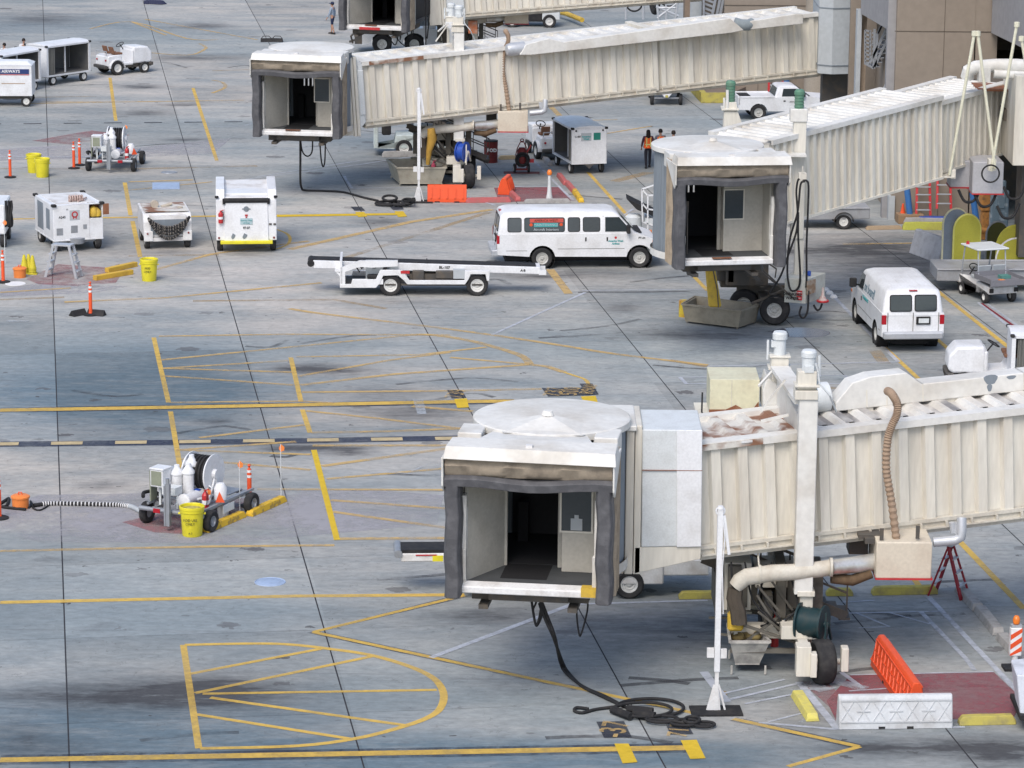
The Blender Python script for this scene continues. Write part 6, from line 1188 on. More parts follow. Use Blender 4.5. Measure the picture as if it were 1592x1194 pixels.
# ---- loader and tug below upper bridge
t = thing('belt_loader', 'pale blue grey belt loader with raised dark belt below the upper bridge', 'belt loader', at(628, 243, .35, -.7, 3), 3)
q = MB(); q.prism([(-.95, .35), (-.1, .35), (0, .9), (1.1, .95), (2.3, .95), (2.3, .5), (2.4, .35), (-.95, .35)][:7], 'y', -.72, .72); q.box(-.95, -.75, -.72, .72, .35, 1.5); q.box(-.95, -.2, -.72, .72, 1.0, 1.15) if False else None; q.build('body', mat('pale teal paint', (.50, .56, .55), .5, dirt=(.3, .3, .27), amt=.5, sc=3), parent=t, bev=.03)
q = MB(); q.hexa([(-1.5, -.35, 2.35), (2.6, -.35, .95), (2.6, .35, .95), (-1.5, .35, 2.35), (-1.4, -.35, 2.6), (2.7, -.35, 1.2), (2.7, .35, 1.2), (-1.4, .35, 2.6)]); q.build('conveyor_frame', DSTEEL, parent=t)
q = MB(); q.hexa([(-1.45, -.3, 2.61), (2.7, -.3, 1.21), (2.7, .3, 1.21), (-1.45, .3, 2.61), (-1.45, -.3, 2.66), (2.7, -.3, 1.26), (2.7, .3, 1.26), (-1.45, .3, 2.66)]); q.build('belt', BLACK, parent=t)
q = MB(); q.box(-.6, -.2, -.6, -.2, .9, 1.4); q.build('seat', BLACK, parent=t, bev=.05)
for x_ in (.35, 2.7):
    for s in (-1, 1): wheel(t, x_, s*.66, .36, r=.36, wd=.22, side=1 if s > 0 else -1, rim=RIMW)
# ---- ground power unit with the open locker
GP = at(121, 389, 0, -1.15, 23); t = thing('ground_power_unit', 'white ground power cart with yellow bags in an open corner locker', 'ground power unit', GP, 23)
Lh, Wh, z0, z1 = .93, 1.3, .45, 1.72
q = MB(); q.box(-Lh, Lh-.52, -Wh, Wh, z0, z1); q.box(Lh-.52, Lh, -Wh+.45, Wh, z0, z1); q.box(Lh-.52, Lh, -Wh, -Wh+.45, z0, 1.18); q.box(Lh-.03, Lh, -Wh, -Wh+.45, 1.18, z1); q.box(Lh-.52, Lh, -Wh, -Wh+.45, z1-.03, z1)
q.box(-Lh-.01, Lh+.01, -Wh-.01, Wh+.01, z0-.06, z0); q.build('housing', WHITE, parent=t, bev=.012)
q = MB(); q.box(Lh-.51, Lh-.035, -Wh+.44, -Wh+.449, 1.185, z1-.035); q.box(Lh-.518, Lh-.51, -Wh, -Wh+.44, 1.185, z1-.035); q.box(Lh, Lh+.22, -Wh-.05, -Wh-.02, 1.3, 1.7); q.build('locker_lining', RUST, parent=t)
q = MB(); q.lathe([(0, 0), (.17, .03), (.2, .18), (.14, .34), (0, .42)], c=(Lh-.3, -Wh+.2, 1.2), n=12); q.lathe([(0, 0), (.12, .03), (.13, .2), (0, .36)], c=(Lh-.16, -Wh+.14, 1.2), n=10); q.build('yellow_bag', YEL, parent=t, smooth=60)
for x0, x1, za, zb in ((-.82, -.58, .62, .88), (-.28, -.03, .68, .95), (.18, .32, .8, .97)): MB().box(x0, x1, -Wh-.006, -Wh+.01, za, zb).build('vent_grille', STEEL, parent=t)
q = MB(); q.box(-Lh-.006, -Lh+.01, -Wh+.5, -Wh+1., .75, 1.5); q.box(-Lh-.006, -Lh+.01, .1, .9, .6, 1.6); q.build('side_louvre', GREYMET, parent=t)
q = MB(); q.box(-.32, .06, -Wh-.008, -Wh+.01, 1.15, 1.52); em = q.build('emblem_panel', PALE, parent=t); q = MB(); q.lathe([(.07, -Wh-.012), (.12, -Wh-.012)], c=(-.13, 0, 1.36), n=18, ax='y'); q.box(-.2, -.16, -Wh-.012, -Wh-.004, 1.2, 1.3); q.box(-.1, -.06, -Wh-.012, -Wh-.004, 1.2, 1.3); q.build('red_emblem', RED, parent=em)
letters('A245', .12, (-.6, -Wh-.005, 1.28), (1, 0, 0), (0, 0, 1), TEXTB, parent=t, bold=.002); letters('A.', .1, (-.4, -Wh-.005, 1.56), (1, 0, 0), (0, 0, 1), TEXTB, parent=t)
q = MB(); q.box(-Lh+.2, Lh-.2, -Wh+.3, Wh-.2, z1+.001, z1+.02); q.build('roof_panel', WHITE2, parent=t)
q = MB()
for i in range(6): q.torus((-.15+i*.09, -.75, z1+.14), (1, 0, 0), .1, .03, n=12, k=6)
q.bar((-.2, -.75, z1+.05), (.4, -.75, z1+.05), .05); q.tube([(.1, -.95, z1+.05), (.4, -.7, z1+.1), (.6, -.3, z1+.06)], .03); q.build('exhaust_coil', mat('rusty exhaust', (.5, .38, .34), .6, dirt=(.2, .1, .07), amt=.6, sc=8), parent=t)
for sx in (-1, 1):
    for sy in (-1, 1): q = MB(); q.box(*sorted((sx*(Lh-.12), sx*(Lh+.06))), *sorted((sy*(Wh-.12), sy*(Wh+.06))), z1-.05, z1+.05); q.build('corner_buffer', BLACK, parent=t, bev=.02)
q = MB(); q.lathe([(0, 0), (.3, 0), (.32, .2), (0, .24)], c=(-.05, -Wh+.15, .28), n=20); q.box(-.8, .8, -Wh+.2, Wh-.2, .28, .4); q.build('chassis', STEEL, parent=t)
for y_ in (-1.02, .95):
    for s in (-1, 1): wheel(t, s*.78, y_, .27, r=.27, wd=.2, side=1, yaw=90 if s < 0 else -90)
# ---- ground air start unit with black corrugated hose
t = thing('air_start_unit', 'low worn white air unit draped with a black corrugated hose on its front', 'air start unit', at(261, 386.5, 0, -1.05, 12), 12)
q = MB(); q.prism([(-1.1, .45), (-1.1, 1.0), (-.95, 1.3), (1.1, 1.35), (1.1, .45)], 'x', -.88, .88); q.build('housing', WHITE2, parent=t, bev=.02)
q = MB(); q.box(-.8, .8, -.85, 1.0, 1.345, 1.36); q.build('rusty_top', ROOFR, parent=t)
q = MB(); q.box(-.62, .62, -1.125, -1.09, .55, 1.1); q.build('front_recess', GREYMET, parent=t); q = MB(); q.box(-.66, .68, -1.12, -1.0, 1.08, 1.25); q.build('front_shelf', WHITE2, parent=t)
for s in (-1, 1): q = MB(); q.box(*sorted((s*.55, s*.88)), -1.2, -1.1, .32, .68); c_ = q.build('bumper_block', WHITE2, parent=t, bev=.01); q = MB(); q.cyl((s*.75, -1.22, .6), (s*.75, -1.19, .6), .035, n=8); q.build('lamp', DRED, parent=c_)
q = MB(); q.box(-.86, .86, -1.16, -1.02, .3, .44); q.build('bumper', WHITE2, parent=t)
for dz in (0, .1, .24, .42):
    n_ = 46; P = []
    for i in range(n_):
        u = i/(n_-1); x_ = -.72+1.5*u; P.append((x_, -1.25-.05*math.sin(i)-.02*dz, 1.2-(.35+dz)*math.sin(math.pi*u)**.8-.1*u*(1-u)))
    q = MB(); q.tube(P, [.055 if i % 2 else .038 for i in range(n_)], n=8); q.build('corrugated_hose', [BLACK], parent=t)
    q = MB()
    for i in range(1, n_-1, 2): q.torus(P[i], V(P[i+1])-V(P[i-1]), .05, .012, n=10, k=5)
    q.build('hose_rib', mat('hose rib grey', (.22, .2, .18), .6), parent=t)
q = MB(); q.lathe([(0, 0), (.14, 0), (.16, .1), (.14, .2), (0, .22)], c=(-.35, 0, 1.47), n=18, ax='y'); q.cyl((-.1, .1, 1.36), (.3, .2, 1.45), .06); q.torus((.55, -.3, 1.4), (0, 0, 1), .09, .02); q.build('roof_valve', mat('aged brass', (.45, .4, .33), .6), parent=t, smooth=40)
for y_ in (-.85, .8):
    for s in (-1, 1): wheel(t, s*.74, y_, .26, r=.26, wd=.2, side=1, yaw=90 if s < 0 else -90)
# ---- tall white service cart
t = thing('service_cart', 'tall white service truck body with a yellow bumper beside the low air unit', 'service cart', at(383.5, 391, 0, -1.3, 5), 5)
q = MB(); 
for s in (-1, 1): q.prism([(-1.5, .45), (-1.5, 1.95), (-1.2, 2.3), (1.6, 2.3), (1.6, .45)], 'x', *sorted((s*.78, s*1.1)))
q.box(-.78, .78, -1.0, 1.6, .45, 2.1); q.build('box_body', WHITE, parent=t, bev=.02)
q = MB(); q.hexa([(-.78, -1.4, 1.95), (.78, -1.4, 1.95), (.78, 1.6, 2.1), (-.78, 1.6, 2.1), (-.78, -1.35, 2.02), (.78, -1.35, 2.02), (.78, 1.6, 2.18), (-.78, 1.6, 2.18)]); q.build('sloping_roof', WHITE2, parent=t)
q = MB(); q.hexa([(-.8, -1.56, .45), (.8, -1.56, .45), (.8, -1.46, .45), (-.8, -1.46, .45), (-.78, -1.52, 1.85), (.78, -1.52, 1.85), (.78, -1.42, 1.85), (-.78, -1.42, 1.85)]); pn = q.build('tail_panel', WHITE, parent=t, bev=.01)
q = MB(); q.cyl((-.8, -1.5, 1.93), (.8, -1.5, 1.93), .09, n=14); q.box(-.86, -.76, -1.56, -1.4, 1.8, 2.0); q.box(.76, .86, -1.56, -1.4, 1.8, 2.0); q.build('roller', BLACK, parent=t, smooth=40)
q = MB(); q.box(-.95, .95, -1.68, -1.5, .34, .46); q.build('bumper', YELB, parent=t, bev=.015)
q = MB(); q.lathe([(0, -1.545), (.1, -1.545)], c=(0, 0, 1.62), n=16, ax='y'); q.box(-.15, .15, -1.55, -1.54, 1.6, 1.64); q.build('grey_emblem', GREYMET, parent=pn)
q = MB(); q.box(-.22, .22, -1.56, -1.545, 1.05, 1.28); lb = q.build('label', mat('pale teal label', (.4, .52, .55), .5), parent=pn); letters('America West', .075, (0, -1.566, 1.2), (1, 0, 0), (0, 0, 1), TEALT, parent=lb); letters('Airlines', .075, (0, -1.566, 1.11), (1, 0, 0), (0, 0, 1), TEALT, parent=lb)
q = MB(); q.box(-.05, .05, -1.56, -1.54, 1.36, 1.42); q.box(-.03, .03, -1.56, -1.54, 1.3, 1.34); q.build('red_emblem', RED, parent=pn); letters('ET-27', .1, (0, -1.566, .93), (1, 0, 0), (0, 0, 1), TEXTB, parent=pn, bold=.003)
for x_, w_ in ((-.55, .14), (-.14, .16)): q = MB(); q.prism([(x_+w_*.5+w_*.5*math.cos(a)*(1+.3*math.sin(2*a)), .52+.1+.1*math.sin(a)*(1+.2*math.cos(3*a))) for a in [i*math.pi/6 for i in range(12)]], 'y', -1.572, -1.55); q.build('scratched_patch', GREYMET, parent=pn)
extinguisher(t, (-.93, -1.56, 1.1), h=.45)
for s in (-1, 1): q = MB(); q.cyl((s*1.0, -1.52, .55), (s*1.0, -1.5, .55), .04, n=10); q.build('lamp', DRED, parent=t); q = MB(); q.box(*sorted((s*1.0, s*1.14)), -1.56, -1.42, 2.02, 2.1); q.build('corner_buffer', BLACK, parent=t, bev=.02)
q = MB(); q.box(.82, .92, -1.53, -1.5, 1.02, 1.08); q.box(.98, 1.08, -1.53, -1.5, 1.02, 1.08); q.build('reflector', DSTEEL, parent=t)
for y_ in (-1.05, 1.1):
    for s in (-1, 1): wheel(t, s*.97, y_, .3, r=.3, wd=.22, side=1, yaw=90 if s < 0 else -90)
# ---- partial service cart at left edge
t = thing('service_cart', 'white service cart with hanging black hoses, mostly outside the left edge', 'service cart', at(-14, 385, 0, -1.0, 3), 3)
q = MB(); q.box(-.9, .55, -1.1, 1.1, .5, 1.6); q.build('housing', WHITE, parent=t, bev=.04); wheel(t, .45, -.85, .27, r=.27, wd=.2, side=1, yaw=-90); wheel(t, .45, .8, .27, r=.27, wd=.2, side=1, yaw=-90)
for dx in (0, .1, .2):
    q = MB(); q.tube(smooth_pts([(.58+dx, -1.0, 1.75), (.6+dx, -1.05, 1.5), (.62+dx*.6, -1.1, 1.1), (.56+dx, -1.05, .8), (.6+dx, -1.0, 1.0), (.7, -.95, 1.7)], 5), .045, n=8); q.build('hose', BLACK, parent=t, smooth=60)
# ---- hydrant fuelling carts
def hydrant(label, loc, rz, group='hydrant fuelling carts'):
    t = thing('hydrant_cart', label, 'hydrant cart', loc, rz, group)
    q = MB(); zf = .5
    for x_ in (-.62, .62): q.box(x_-.05, x_+.05, -1.3, 1.35, zf-.1, zf)
    for y_ in (-1.25, -.5, .4, 1.3): q.box(-.62, .62, y_-.04, y_+.04, zf-.1, zf-.002)
    for s in (-1, 1): q.box(*sorted((s*.8, s*.86)), -1.2, 1.3, zf+.03, zf+.09); q.box(*sorted((s*.62, s*.86)), .95, 1.02, zf-.05, zf+.03); q.box(*sorted((s*.62, s*.86)), -.9, -.84, zf-.05, zf+.03)
    q.box(-.5, .5, .6, 1.3, zf, zf+.03); q.build('frame', STEEL, parent=t)
    q = MB(); q.cyl((-.95, -1.4, zf-.02), (.95, -1.4, zf-.02), .06, n=10); q.build('front_bumper', STEEL, parent=t, smooth=40)
    for x_ in (-.5, .35): q = MB(); q.box(x_, x_+.2, -1.475, -1.45, zf-.08, zf+.03); q.build('red_reflector', TRED, parent=t)
    q = MB(); q.box(-.06, .06, -1.6, -1.5, .15, 1.25); q.box(-.09, -.05, -1.62, -1.48, .15, 1.2); q.cyl((0, -1.56, 1.25), (0, -1.56, 1.4), .05, n=8); q.build('upright_post', STEEL, parent=t)
    for x_, y_ in ((-.95, -1.05), (.95, -1.05), (.98, .95), (-.98, .95)): wheel(t, x_, y_, .28, r=.28, wd=.2, rr=.5, side=1, yaw=90 if x_ < 0 else -90, rim=STEEL)
    q = MB()
    for s in (-1, 1): q.lathe([(.34, s*.78), (.34, s*1.02), (.32, s*1.02)], c=(0, -1.05, .3), n=14, ax='x', a0=math.radians(20), a1=math.radians(160)) if False else None
    # hose reel
    q = MB(); q.lathe([(.2, .0), (.5, .0), (.52, .02), (.52, .05), (.2, .05)], c=(.36, .05, 1.2), n=30, ax='x'); q.lathe([(.2, .0), (.5, .0), (.52, .02), (.52, .05), (.2, .05)], c=(-.3, .05, 1.2), n=30, ax='x')
    q.bar((.45, .05, zf), (.45, .05, 1.25), .08); q.bar((.45, -.3, zf), (.45, .0, 1.1), .05); q.bar((.45, .4, zf), (.45, .1, 1.1), .05); q.lathe([(0, .1), (.12, .1), (.14, 0)], c=(.4, .05, 1.2), n=16, ax='x'); q.lathe([(.2, .03), (0, .03)], c=(.38, .05, 1.2), n=20, ax='x'); q.lathe([(.2, .0), (0, .0)], c=(-.3, .05, 1.2), n=20, ax='x'); rl = q.build('hose_reel', WHITE, parent=t, smooth=30)
    q = MB(); pr = [(.2, -.25)]
    for i in range(6): pr += [(.40, -.25+i*.1), (.46, -.22+i*.1), (.46, -.18+i*.1), (.40, -.155+i*.1)]
    pr += [(.2, .35)]; q.lathe(pr, c=(0, .05, 1.2), n=30, ax='x'); q.build('wound_hose', BLACK, parent=rl, smooth=50)
    for x_, y_, h_ in ((-.3, -.62, .95), (-.02, -.52, 1.0), (-.1, -.22, 1.15)):
        q = MB(); q.lathe([(0, 0), (.13, 0), (.15, .04), (.15, h_*.78), (.17, h_*.8), (.17, h_*.86), (.1, h_*.95), (.07, h_), (.07, h_+.06), (0, h_+.08)], c=(x_, y_, zf), n=18); q.build('filter_vessel', WHITE, parent=t, smooth=40)
    q = MB(); q.lathe([(0, -.62), (.14, -.6), (.19, -.58), (.19, -.53), (.15, -.5), (.15, .3), (.1, .4), (0, .42)], c=(.2, -.55, zf+.22), n=18, ax='y'); ht = q.build('horizontal_tank', WHITE, parent=t, smooth=40); q = MB(); q.box(.12, .28, -.5, -.38, zf+.365, zf+.38); q.build('blue_label', BLUE, parent=ht)
    q = MB(); q.box(-.78, -.4, -1.15, -.75, 1.0, 1.45); q.box(-.8, -.38, -1.17, -.73, 1.45, 1.5); cb = q.build('control_box', WHITE, parent=t, bev=.015); q = MB(); q.box(-.74, -.44, -1.165, -1.15, 1.05, 1.42); q.box(-.83, -.79, -1.1, -.8, .6, 1.4); q.build('gauge_panel', mat('gauge panel', (.25, .27, .2), .4), parent=cb)
    q = MB(); q.box(-.4, .0, -1.2, -.85, .85, 1.05); q.bar((-.6, -.95, zf), (-.6, -.95, 1.0), .06); q.bar((-.35, -1.1, zf), (-.35, -1.1, .85), .04); q.bar((.0, -1.1, zf), (.0, -1.1, .85), .04); q.build('valve_box', WALLW, parent=t)
    q = MB(); q.lathe([(0, 0), (.2, .05), (.24, .2), (.2, .38), (0, .42)], c=(-.62, -.35, .95), n=16); q.tube([(-.75, -.4, zf), (-.7, -.5, .85), (-.3, -.9, .7), (.1, -.9, .65), (.5, -.5, .7)], .05); q.tube([(.4, -.3, zf), (.5, -.2, .9), (.25, -.2, 1.0)], .04); q.tube([(-.2, -.9, zf), (.0, -.8, .8), (.3, -.2, .7)], .035); q.build('pipework', SIL, parent=t, smooth=50)
    q = MB(); q.lathe([(0, 0), (.16, 0), (.17, .3), (.1, .42), (0, .44)], c=(.68, -.1, zf+.1), n=14); q.build('pump_body', WHITE, parent=t, smooth=40)
    extinguisher(t, (.62, -.75, zf-.08), h=.55)
    q = MB(); q.add([(.78, -.52, zf+.12), (1.0, -.42, zf+.12), (.86, -.45, zf+.4), (.84, -.35, zf+.12)], [(0, 1, 2), (1, 3, 2), (3, 0, 2), (0, 3, 1)]); q.build('orange_flag_cone', ORA, parent=t)
    q = MB(); q.box(.86, .88, -.3, .25, zf-.22, zf-.02); q.build('side_sign', WALLW, parent=t)
    q = MB(); q.tube(smooth_pts([(-.9, -1.3, .75), (-1.0, -1.1, .8), (-.95, -.75, .75), (-.8, -.6, .6), (-.7, -.9, .6)], 5), .05); q.build('hose_end', BLACK, parent=t, smooth=60)
    return t
hyd = hydrant('larger hydrant refuelling cart beside the yellow barrel and two yellow kerb blocks', at(229, 812, -.95, -1.05, -26), -26)
h2 = copy_tree(hyd, label='smaller looking hydrant refuelling cart beside the red painted patch at upper left', loc=at(173, 266, 0, -1.05, -3), rz=-3)
# ---- utility golf cart
t = thing('golf_cart', 'white roofed utility golf cart with a flat grey cargo bed at the right', 'golf cart', at(1552, 470, -.82, 0, 110), 110)
q = MB(); q.prism([(-1.15, .35), (-1.15, .62), (-.2, .68), (-.15, .32), (.75, .28), (.85, .55), (1.1, .75), (1.28, .6), (1.3, .35)], 'y', -.55, .55); q.build('body', WHITE2, parent=t, bev=.05, bseg=2)
q = MB(); q.box(-1.45, -.25, -.66, .66, .78, .84); q.box(-1.45, -.25, -.66, -.62, .84, .95); q.box(-1.45, -.25, .62, .66, .84, .95); q.box(-1.47, -1.43, -.66, .66, .7, .9); q.box(-.3, -.25, -.66, .66, .84, 1.0); q.build('cargo_bed', mat('bed grey', (.20, .2, .22), .6), parent=t)
q = MB(); q.box(-1.0, -.7, -.35, .0, .845, .95); q.build('green_crate', mat('green crate', (.1, .25, .22), .6), parent=t); q = MB(); q.box(-1.3, -1.1, .0, .2, .845, .87); q.build('orange_rag', ORAL, parent=t)
for s in (-1, 1):
    q = MB(); q.box(-.2, .25, *sorted((s*.03, s*.52)), .7, .82); q.hexa([(-.22, min(s*.03, s*.52), .95), (-.15, min(s*.03, s*.52), .95), (-.15, max(s*.03, s*.52), .95), (-.22, max(s*.03, s*.52), .95), (-.3, min(s*.03, s*.52), 1.2), (-.23, min(s*.03, s*.52), 1.2), (-.23, max(s*.03, s*.52), 1.2), (-.3, max(s*.03, s*.52), 1.2)]); q.build('seat', PALE, parent=t, bev=.02)
    q = MB(); q.bar((-.3, s*.52, .8), (-.2, s*.52, 1.72), .035); q.bar((.95, s*.52, .75), (.75, s*.52, 1.72), .035); q.build('roof_post', SIL, parent=t)
    q = MB(); q.box(-1.2, -1.15, *sorted((s*.4, s*.54)), .42, .56); q.build('tail_light', BLACK, parent=t)
    for x_ in (-.82, .85): wheel(t, x_, s*.5, .22, r=.22, wd=.18, rr=.5, side=1 if s > 0 else -1, rim=RIMW)
q = MB(); q.box(-.35, .95, -.6, .6, 1.72, 1.78); q.build('roof', WALLW, parent=t, bev=.02); q = MB(); q.lathe([(0, 0), (.06, 0), (.05, .1), (0, .11)], c=(.7, .45, 1.78), n=10); q.build('beacon', RED, parent=t)
q = MB(); q.torus((.5, .27, 1.0), (-.6, 0, .8), .17, .018, n=18); q.bar((.5, .27, 1.0), (.8, .27, .7), .03); q.build('steering_wheel', BLACK, parent=t)
# ---- trailers at right
def trailer(label, loc, rz, Lx, m):
    t = thing('utility_trailer', label, 'trailer', loc, rz)
    q = MB(); q.hexa([(-Lx, -.75, .35), (0, -.8, .42), (0, .8, .42), (-Lx, .75, .35), (-Lx, -.8, .8), (0, -.85, .85), (0, .85, .85), (-Lx, .8, .8)]); q.box(-Lx, 0, -.88, -.8, .8, .86); q.box(-Lx, 0, .8, .88, .8, .86); q.build('bed', m, parent=t, bev=.02)
    q = MB(); q.lathe([(.38, -.9), (.38, -.6), (.36, -.6), (.36, -.9)], c=(-Lx*.32, 0, .3), n=16, ax='y', a0=0, a1=math.pi); q.build('mudguard', DSTEEL, parent=t)
    for s in (-1, 1): wheel(t, -Lx*.32, s*.72, .3, r=.3, wd=.18, side=1 if s > 0 else -1, rim=RIMW)
    return t
GT = mat('grey trailer paint', (.34, .35, .37), .5, dirt=(.22, .2, .18), amt=.5, sc=3)
trailer('grey utility trailer with a white rim below the right boarding bridge', at(1311, 357, -1.0, -.8, 3), 3, 3.1, GT)
t3 = trailer('grey trailer carrying tall rounded yellow covers at the right edge', at(1497, 442, -1.15, -.75, 178+2), 182, 3.6, GT)
def capsule(w_, h_, n=14, top=.5):
    r = w_/2; return [(-r, 0), (r, 0)]+[(r*math.cos(a), h_-r*1.15+r*1.15*math.sin(a)) for a in [math.pi*i/n for i in range(n+1)]]
def cov(label, px, py, Yd, wpx, hpx, rz, mf, rim, ring=False):
    c = Q(px, py, Yd); s_ = 5200/(Yd/_c); w_, h_ = wpx/s_, hpx/s_/.98
    t = thing('engine_cover', label, 'engine cover', c, rz, 'rounded equipment covers')
    q = MB(); q.prism(capsule(w_, h_), 'y', 0, .12); q.build('panel', mf, parent=t, bev=.01)
    P = capsule(w_, h_); q = MB(); q.tube([(x, .04, z) for x, z in P[1:]+[P[0]]], .045, n=8); q.build('rim', rim, parent=t, smooth=60); return t
YC = G(1500, 436).y
cov('blue grey rounded upright cover with a cream rim, leftmost on the grey trailer', 1484, 414, YC+.3, 40, 88, 12, BLUEG, mat('cream rim', (.6, .58, .4), .5))
cov('lime yellow rounded upright cover, tallest fully seen one on the grey trailer', 1502, 414, YC+.1, 42, 79, 10, LIME, mat('lime rim', (.55, .53, .15), .5))
cov('dark olive rounded cover partly hidden behind the golf cart roof', 1549, 414, YC+1.4, 34, 68, 10, mat('olive panel', (.09, .09, .03), .6), STEEL)
cov('lime yellow disc cover behind the golf cart roof at the right edge', 1577, 428, YC+.5, 58, 76, 5, LIME, LIME)
cov('lime yellow cover with a broad white rim at the right edge', 1577, 440, YC+.2, 60, 68, 5, LIME, WHITE2)
# jersey barrier block and hand truck
t = thing('concrete_barrier', 'short dirty white concrete barrier block at the trailer front', 'barrier', G(1448, 401), -68)
q = MB(); q.hexa([(-1.1, -.35, 0), (1.1, -.35, 0), (1.1, .35, 0), (-1.1, .35, 0), (-1.1, -.1, .9), (1.1, -.1, .9), (1.1, .1, .9), (-1.1, .1, .9)]); q.build('block', mat('dirty white concrete', (.42, .42, .43), .8, dirt=(.25, .24, .24), amt=.7, sc=3), parent=t, bev=.03)
# right bottom vehicle corner
t = thing('baggage_container', 'scuffed white metal container corner cut by the lower right edge', 'container', G(1574, 1135)+V((1.1, .5, 0)), 0)
q = MB(); q.hexa([(-.95, -.5, .35), (1.2, -.9, .35), (1.2, 1.2, .35), (-.95, .3, .45), (-1.05, -.45, 1.2), (1.2, -.85, 1.2), (1.2, 1.2, 1.3), (-1.05, .45, 1.25)]); q.build('box_body', mat('scuffed white metal', (.62, .65, .72), .45, dirt=(.3, .32, .36), amt=.7, sc=3), parent=t, bev=.02)
q = MB(); q.box(-.98, 1.2, -.7, .8, .28, .38); q.build('base_frame', BLACK, parent=t); wheel(t, -.3, -.45, .2, r=.2, wd=.14); wheel(t, -.3, .3, .2, r=.2, wd=.14)
# ======================================================================= small equipment
def one(name, label, cat, mb, m, loc, rz=0, group=None, **k):
    return tag(mb.build(name, m, loc=loc, rz=math.radians(rz), **k), label, cat, group)
# ---- delineator posts
def post(label, px, py, flag=False, s=1.):
    t = thing('delineator_post', label, 'traffic post', G(px, py), 0, 'orange delineator posts')
    q = MB(); q.lathe([(.24, 0), (.25, .03), (.2, .05), (.08, .07), (0, .07)], n=22); q.build('base', BLACK, parent=t, smooth=40)
    q = MB(); q.lathe([(.075, .05), (.06, .12), (.06, .98), (.045, 1.02), (.025, 1.03), (.025, 1.08), (.05, 1.1), (.03, 1.14), (0, 1.14)], n=16); pb = q.build('post_body', ORA, parent=t, smooth=40)
    for z in (.78, .92): q = MB(); q.lathe([(.0605, z), (.063, z), (.063, z+.07), (.0605, z+.07)], n=16); q.build('white_band', TEXTW, parent=pb)
    return t
for l, x, y in (('orange post with white bands on its own at the left edge, upper area', 16, 276), ('orange post nearer of the close pair left of the small hydrant cart', 115, 262), ('orange post farther of the close pair left of the small hydrant cart', 124, 257),
                ('orange post with a flag above it beside the orange bucket at left edge', 5, 439), ('orange post behind two black rubber chocks', 141, 490), ('orange post behind the yellow kerb blocks by the larger hydrant cart', 388, 787), ('orange post cut by the left edge near the orange lidded tub', -1, 806)): post(l, x, y)
def flag(label, px, py, h, m=ORA, pos=(.0, .0)):
    t = thing('marker_flag', label, 'flag', G(px, py), 0, 'marker flags on thin rods')
    q = MB(); q.cyl((0, 0, 0), (.0, 0, h), .012, n=6); q.build('rod', WALLW, parent=t); q = MB()
    P = [(0, h), (.1, h-.08), (.09, h-.17), (.02, h-.2), (0, h-.22)]; q.prism(P, 'y', -.01, .015); q.prism([(-.05, h-.1), (0, h-.02), (0, h-.2), (-.04, h-.15)], 'y', .0, .012); q.build('flag_cloth', ORAL, parent=t)
flag('tallest thin flag by the right end of the far yellow kerb block', 437, 776, 1.5); flag('thin flag just left of the orange post behind the larger hydrant cart', 373, 800, 1.45); flag('low flag rod at the near end of the kerb by the yellow barrel', 323, 817, 1.0)
flag('orange cloth flag at the left edge over the orange post', 8, 410, 1.6); flag('tiny distant orange flag right above the red patch', 195, 206, .35)
# ---- buckets and barrels
def barrel(label, px, py, txt=()):
    t = thing('yellow_barrel', label, 'barrel', G(px, py), 0, 'yellow plastic barrels')
    q = MB(); q.lathe([(0, 0), (.24, 0), (.255, .03), (.29, .62), (.31, .63), (.315, .70), (.325, .71), (.325, .77), (.30, .78), (.285, .76), (.25, .2), (0, .2)], n=32); q.build('barrel_body', YELB, parent=t, smooth=30)
    q = MB(); q.lathe([(0, .70), (.15, .72), (.285, .70)], n=24); q.build('contents', mat('barrel contents', (.45, .40, .12), .9, dirt=(.2, .15, .06), amt=.9, sc=12), parent=t)
    for i, (s, sz, z) in enumerate(txt): letters(s, sz, (-.02, -.292, z), (1, 0, 0), (0, .08, 1), TEXTB, parent=t)
    for s in (-1, 1): q = MB(); q.box(*sorted((s*.29, s*.35)), -.05, .05, .56, .6); q.build('handle', YELB, parent=t, bev=.01)
    return t
barrel('yellow lettered barrel at the front wheel of the larger hydrant cart', 299, 832, (('FOD USE', .09, .46), ('ONLY', .09, .36), ('A-3', .07, .12)))
barrel('yellow lettered barrel standing alone below the low air unit', 232, 436, (('FOD', .1, .48), ('ONLY', .1, .36)))
barrel('nearer one of the two yellow barrels at the upper left', 66, 275); barrel('farther one of the two yellow barrels at the upper left', 53, 268)
q = MB(); q.lathe([(0, 0), (.14, 0), (.16, .36), (.17, .37), (.17, .4), (0, .4)], n=24); one('white_bucket', 'white pail beside the back wheel of the larger hydrant cart', 'bucket', q, WHITE, G(347, 805.5), smooth=30)
def tub(label, px, py):
    t = thing('orange_tub', label, 'tub', G(px, py), 0, 'lidded orange tubs')
    q = MB(); q.lathe([(0, 0), (.21, 0), (.225, .28), (.24, .3), (0, .3)], n=26); q.build('tub_body', ORAL, parent=t, smooth=30); q = MB(); q.lathe([(.25, .29), (.25, .33), (.2, .36), (0, .37)], n=26); ld = q.build('lid', ORAL, parent=t, smooth=30)
    q = MB(); q.tube([(-.05, 0, .36), (-.04, 0, .43), (.04, 0, .43), (.05, 0, .36)], .015); q.build('lid_handle', ORA, parent=ld)
tub('orange lidded tub at the end of the striped hose', 32, 790); tub('orange lidded tub beside the stack of yellow cones', 31, 431)
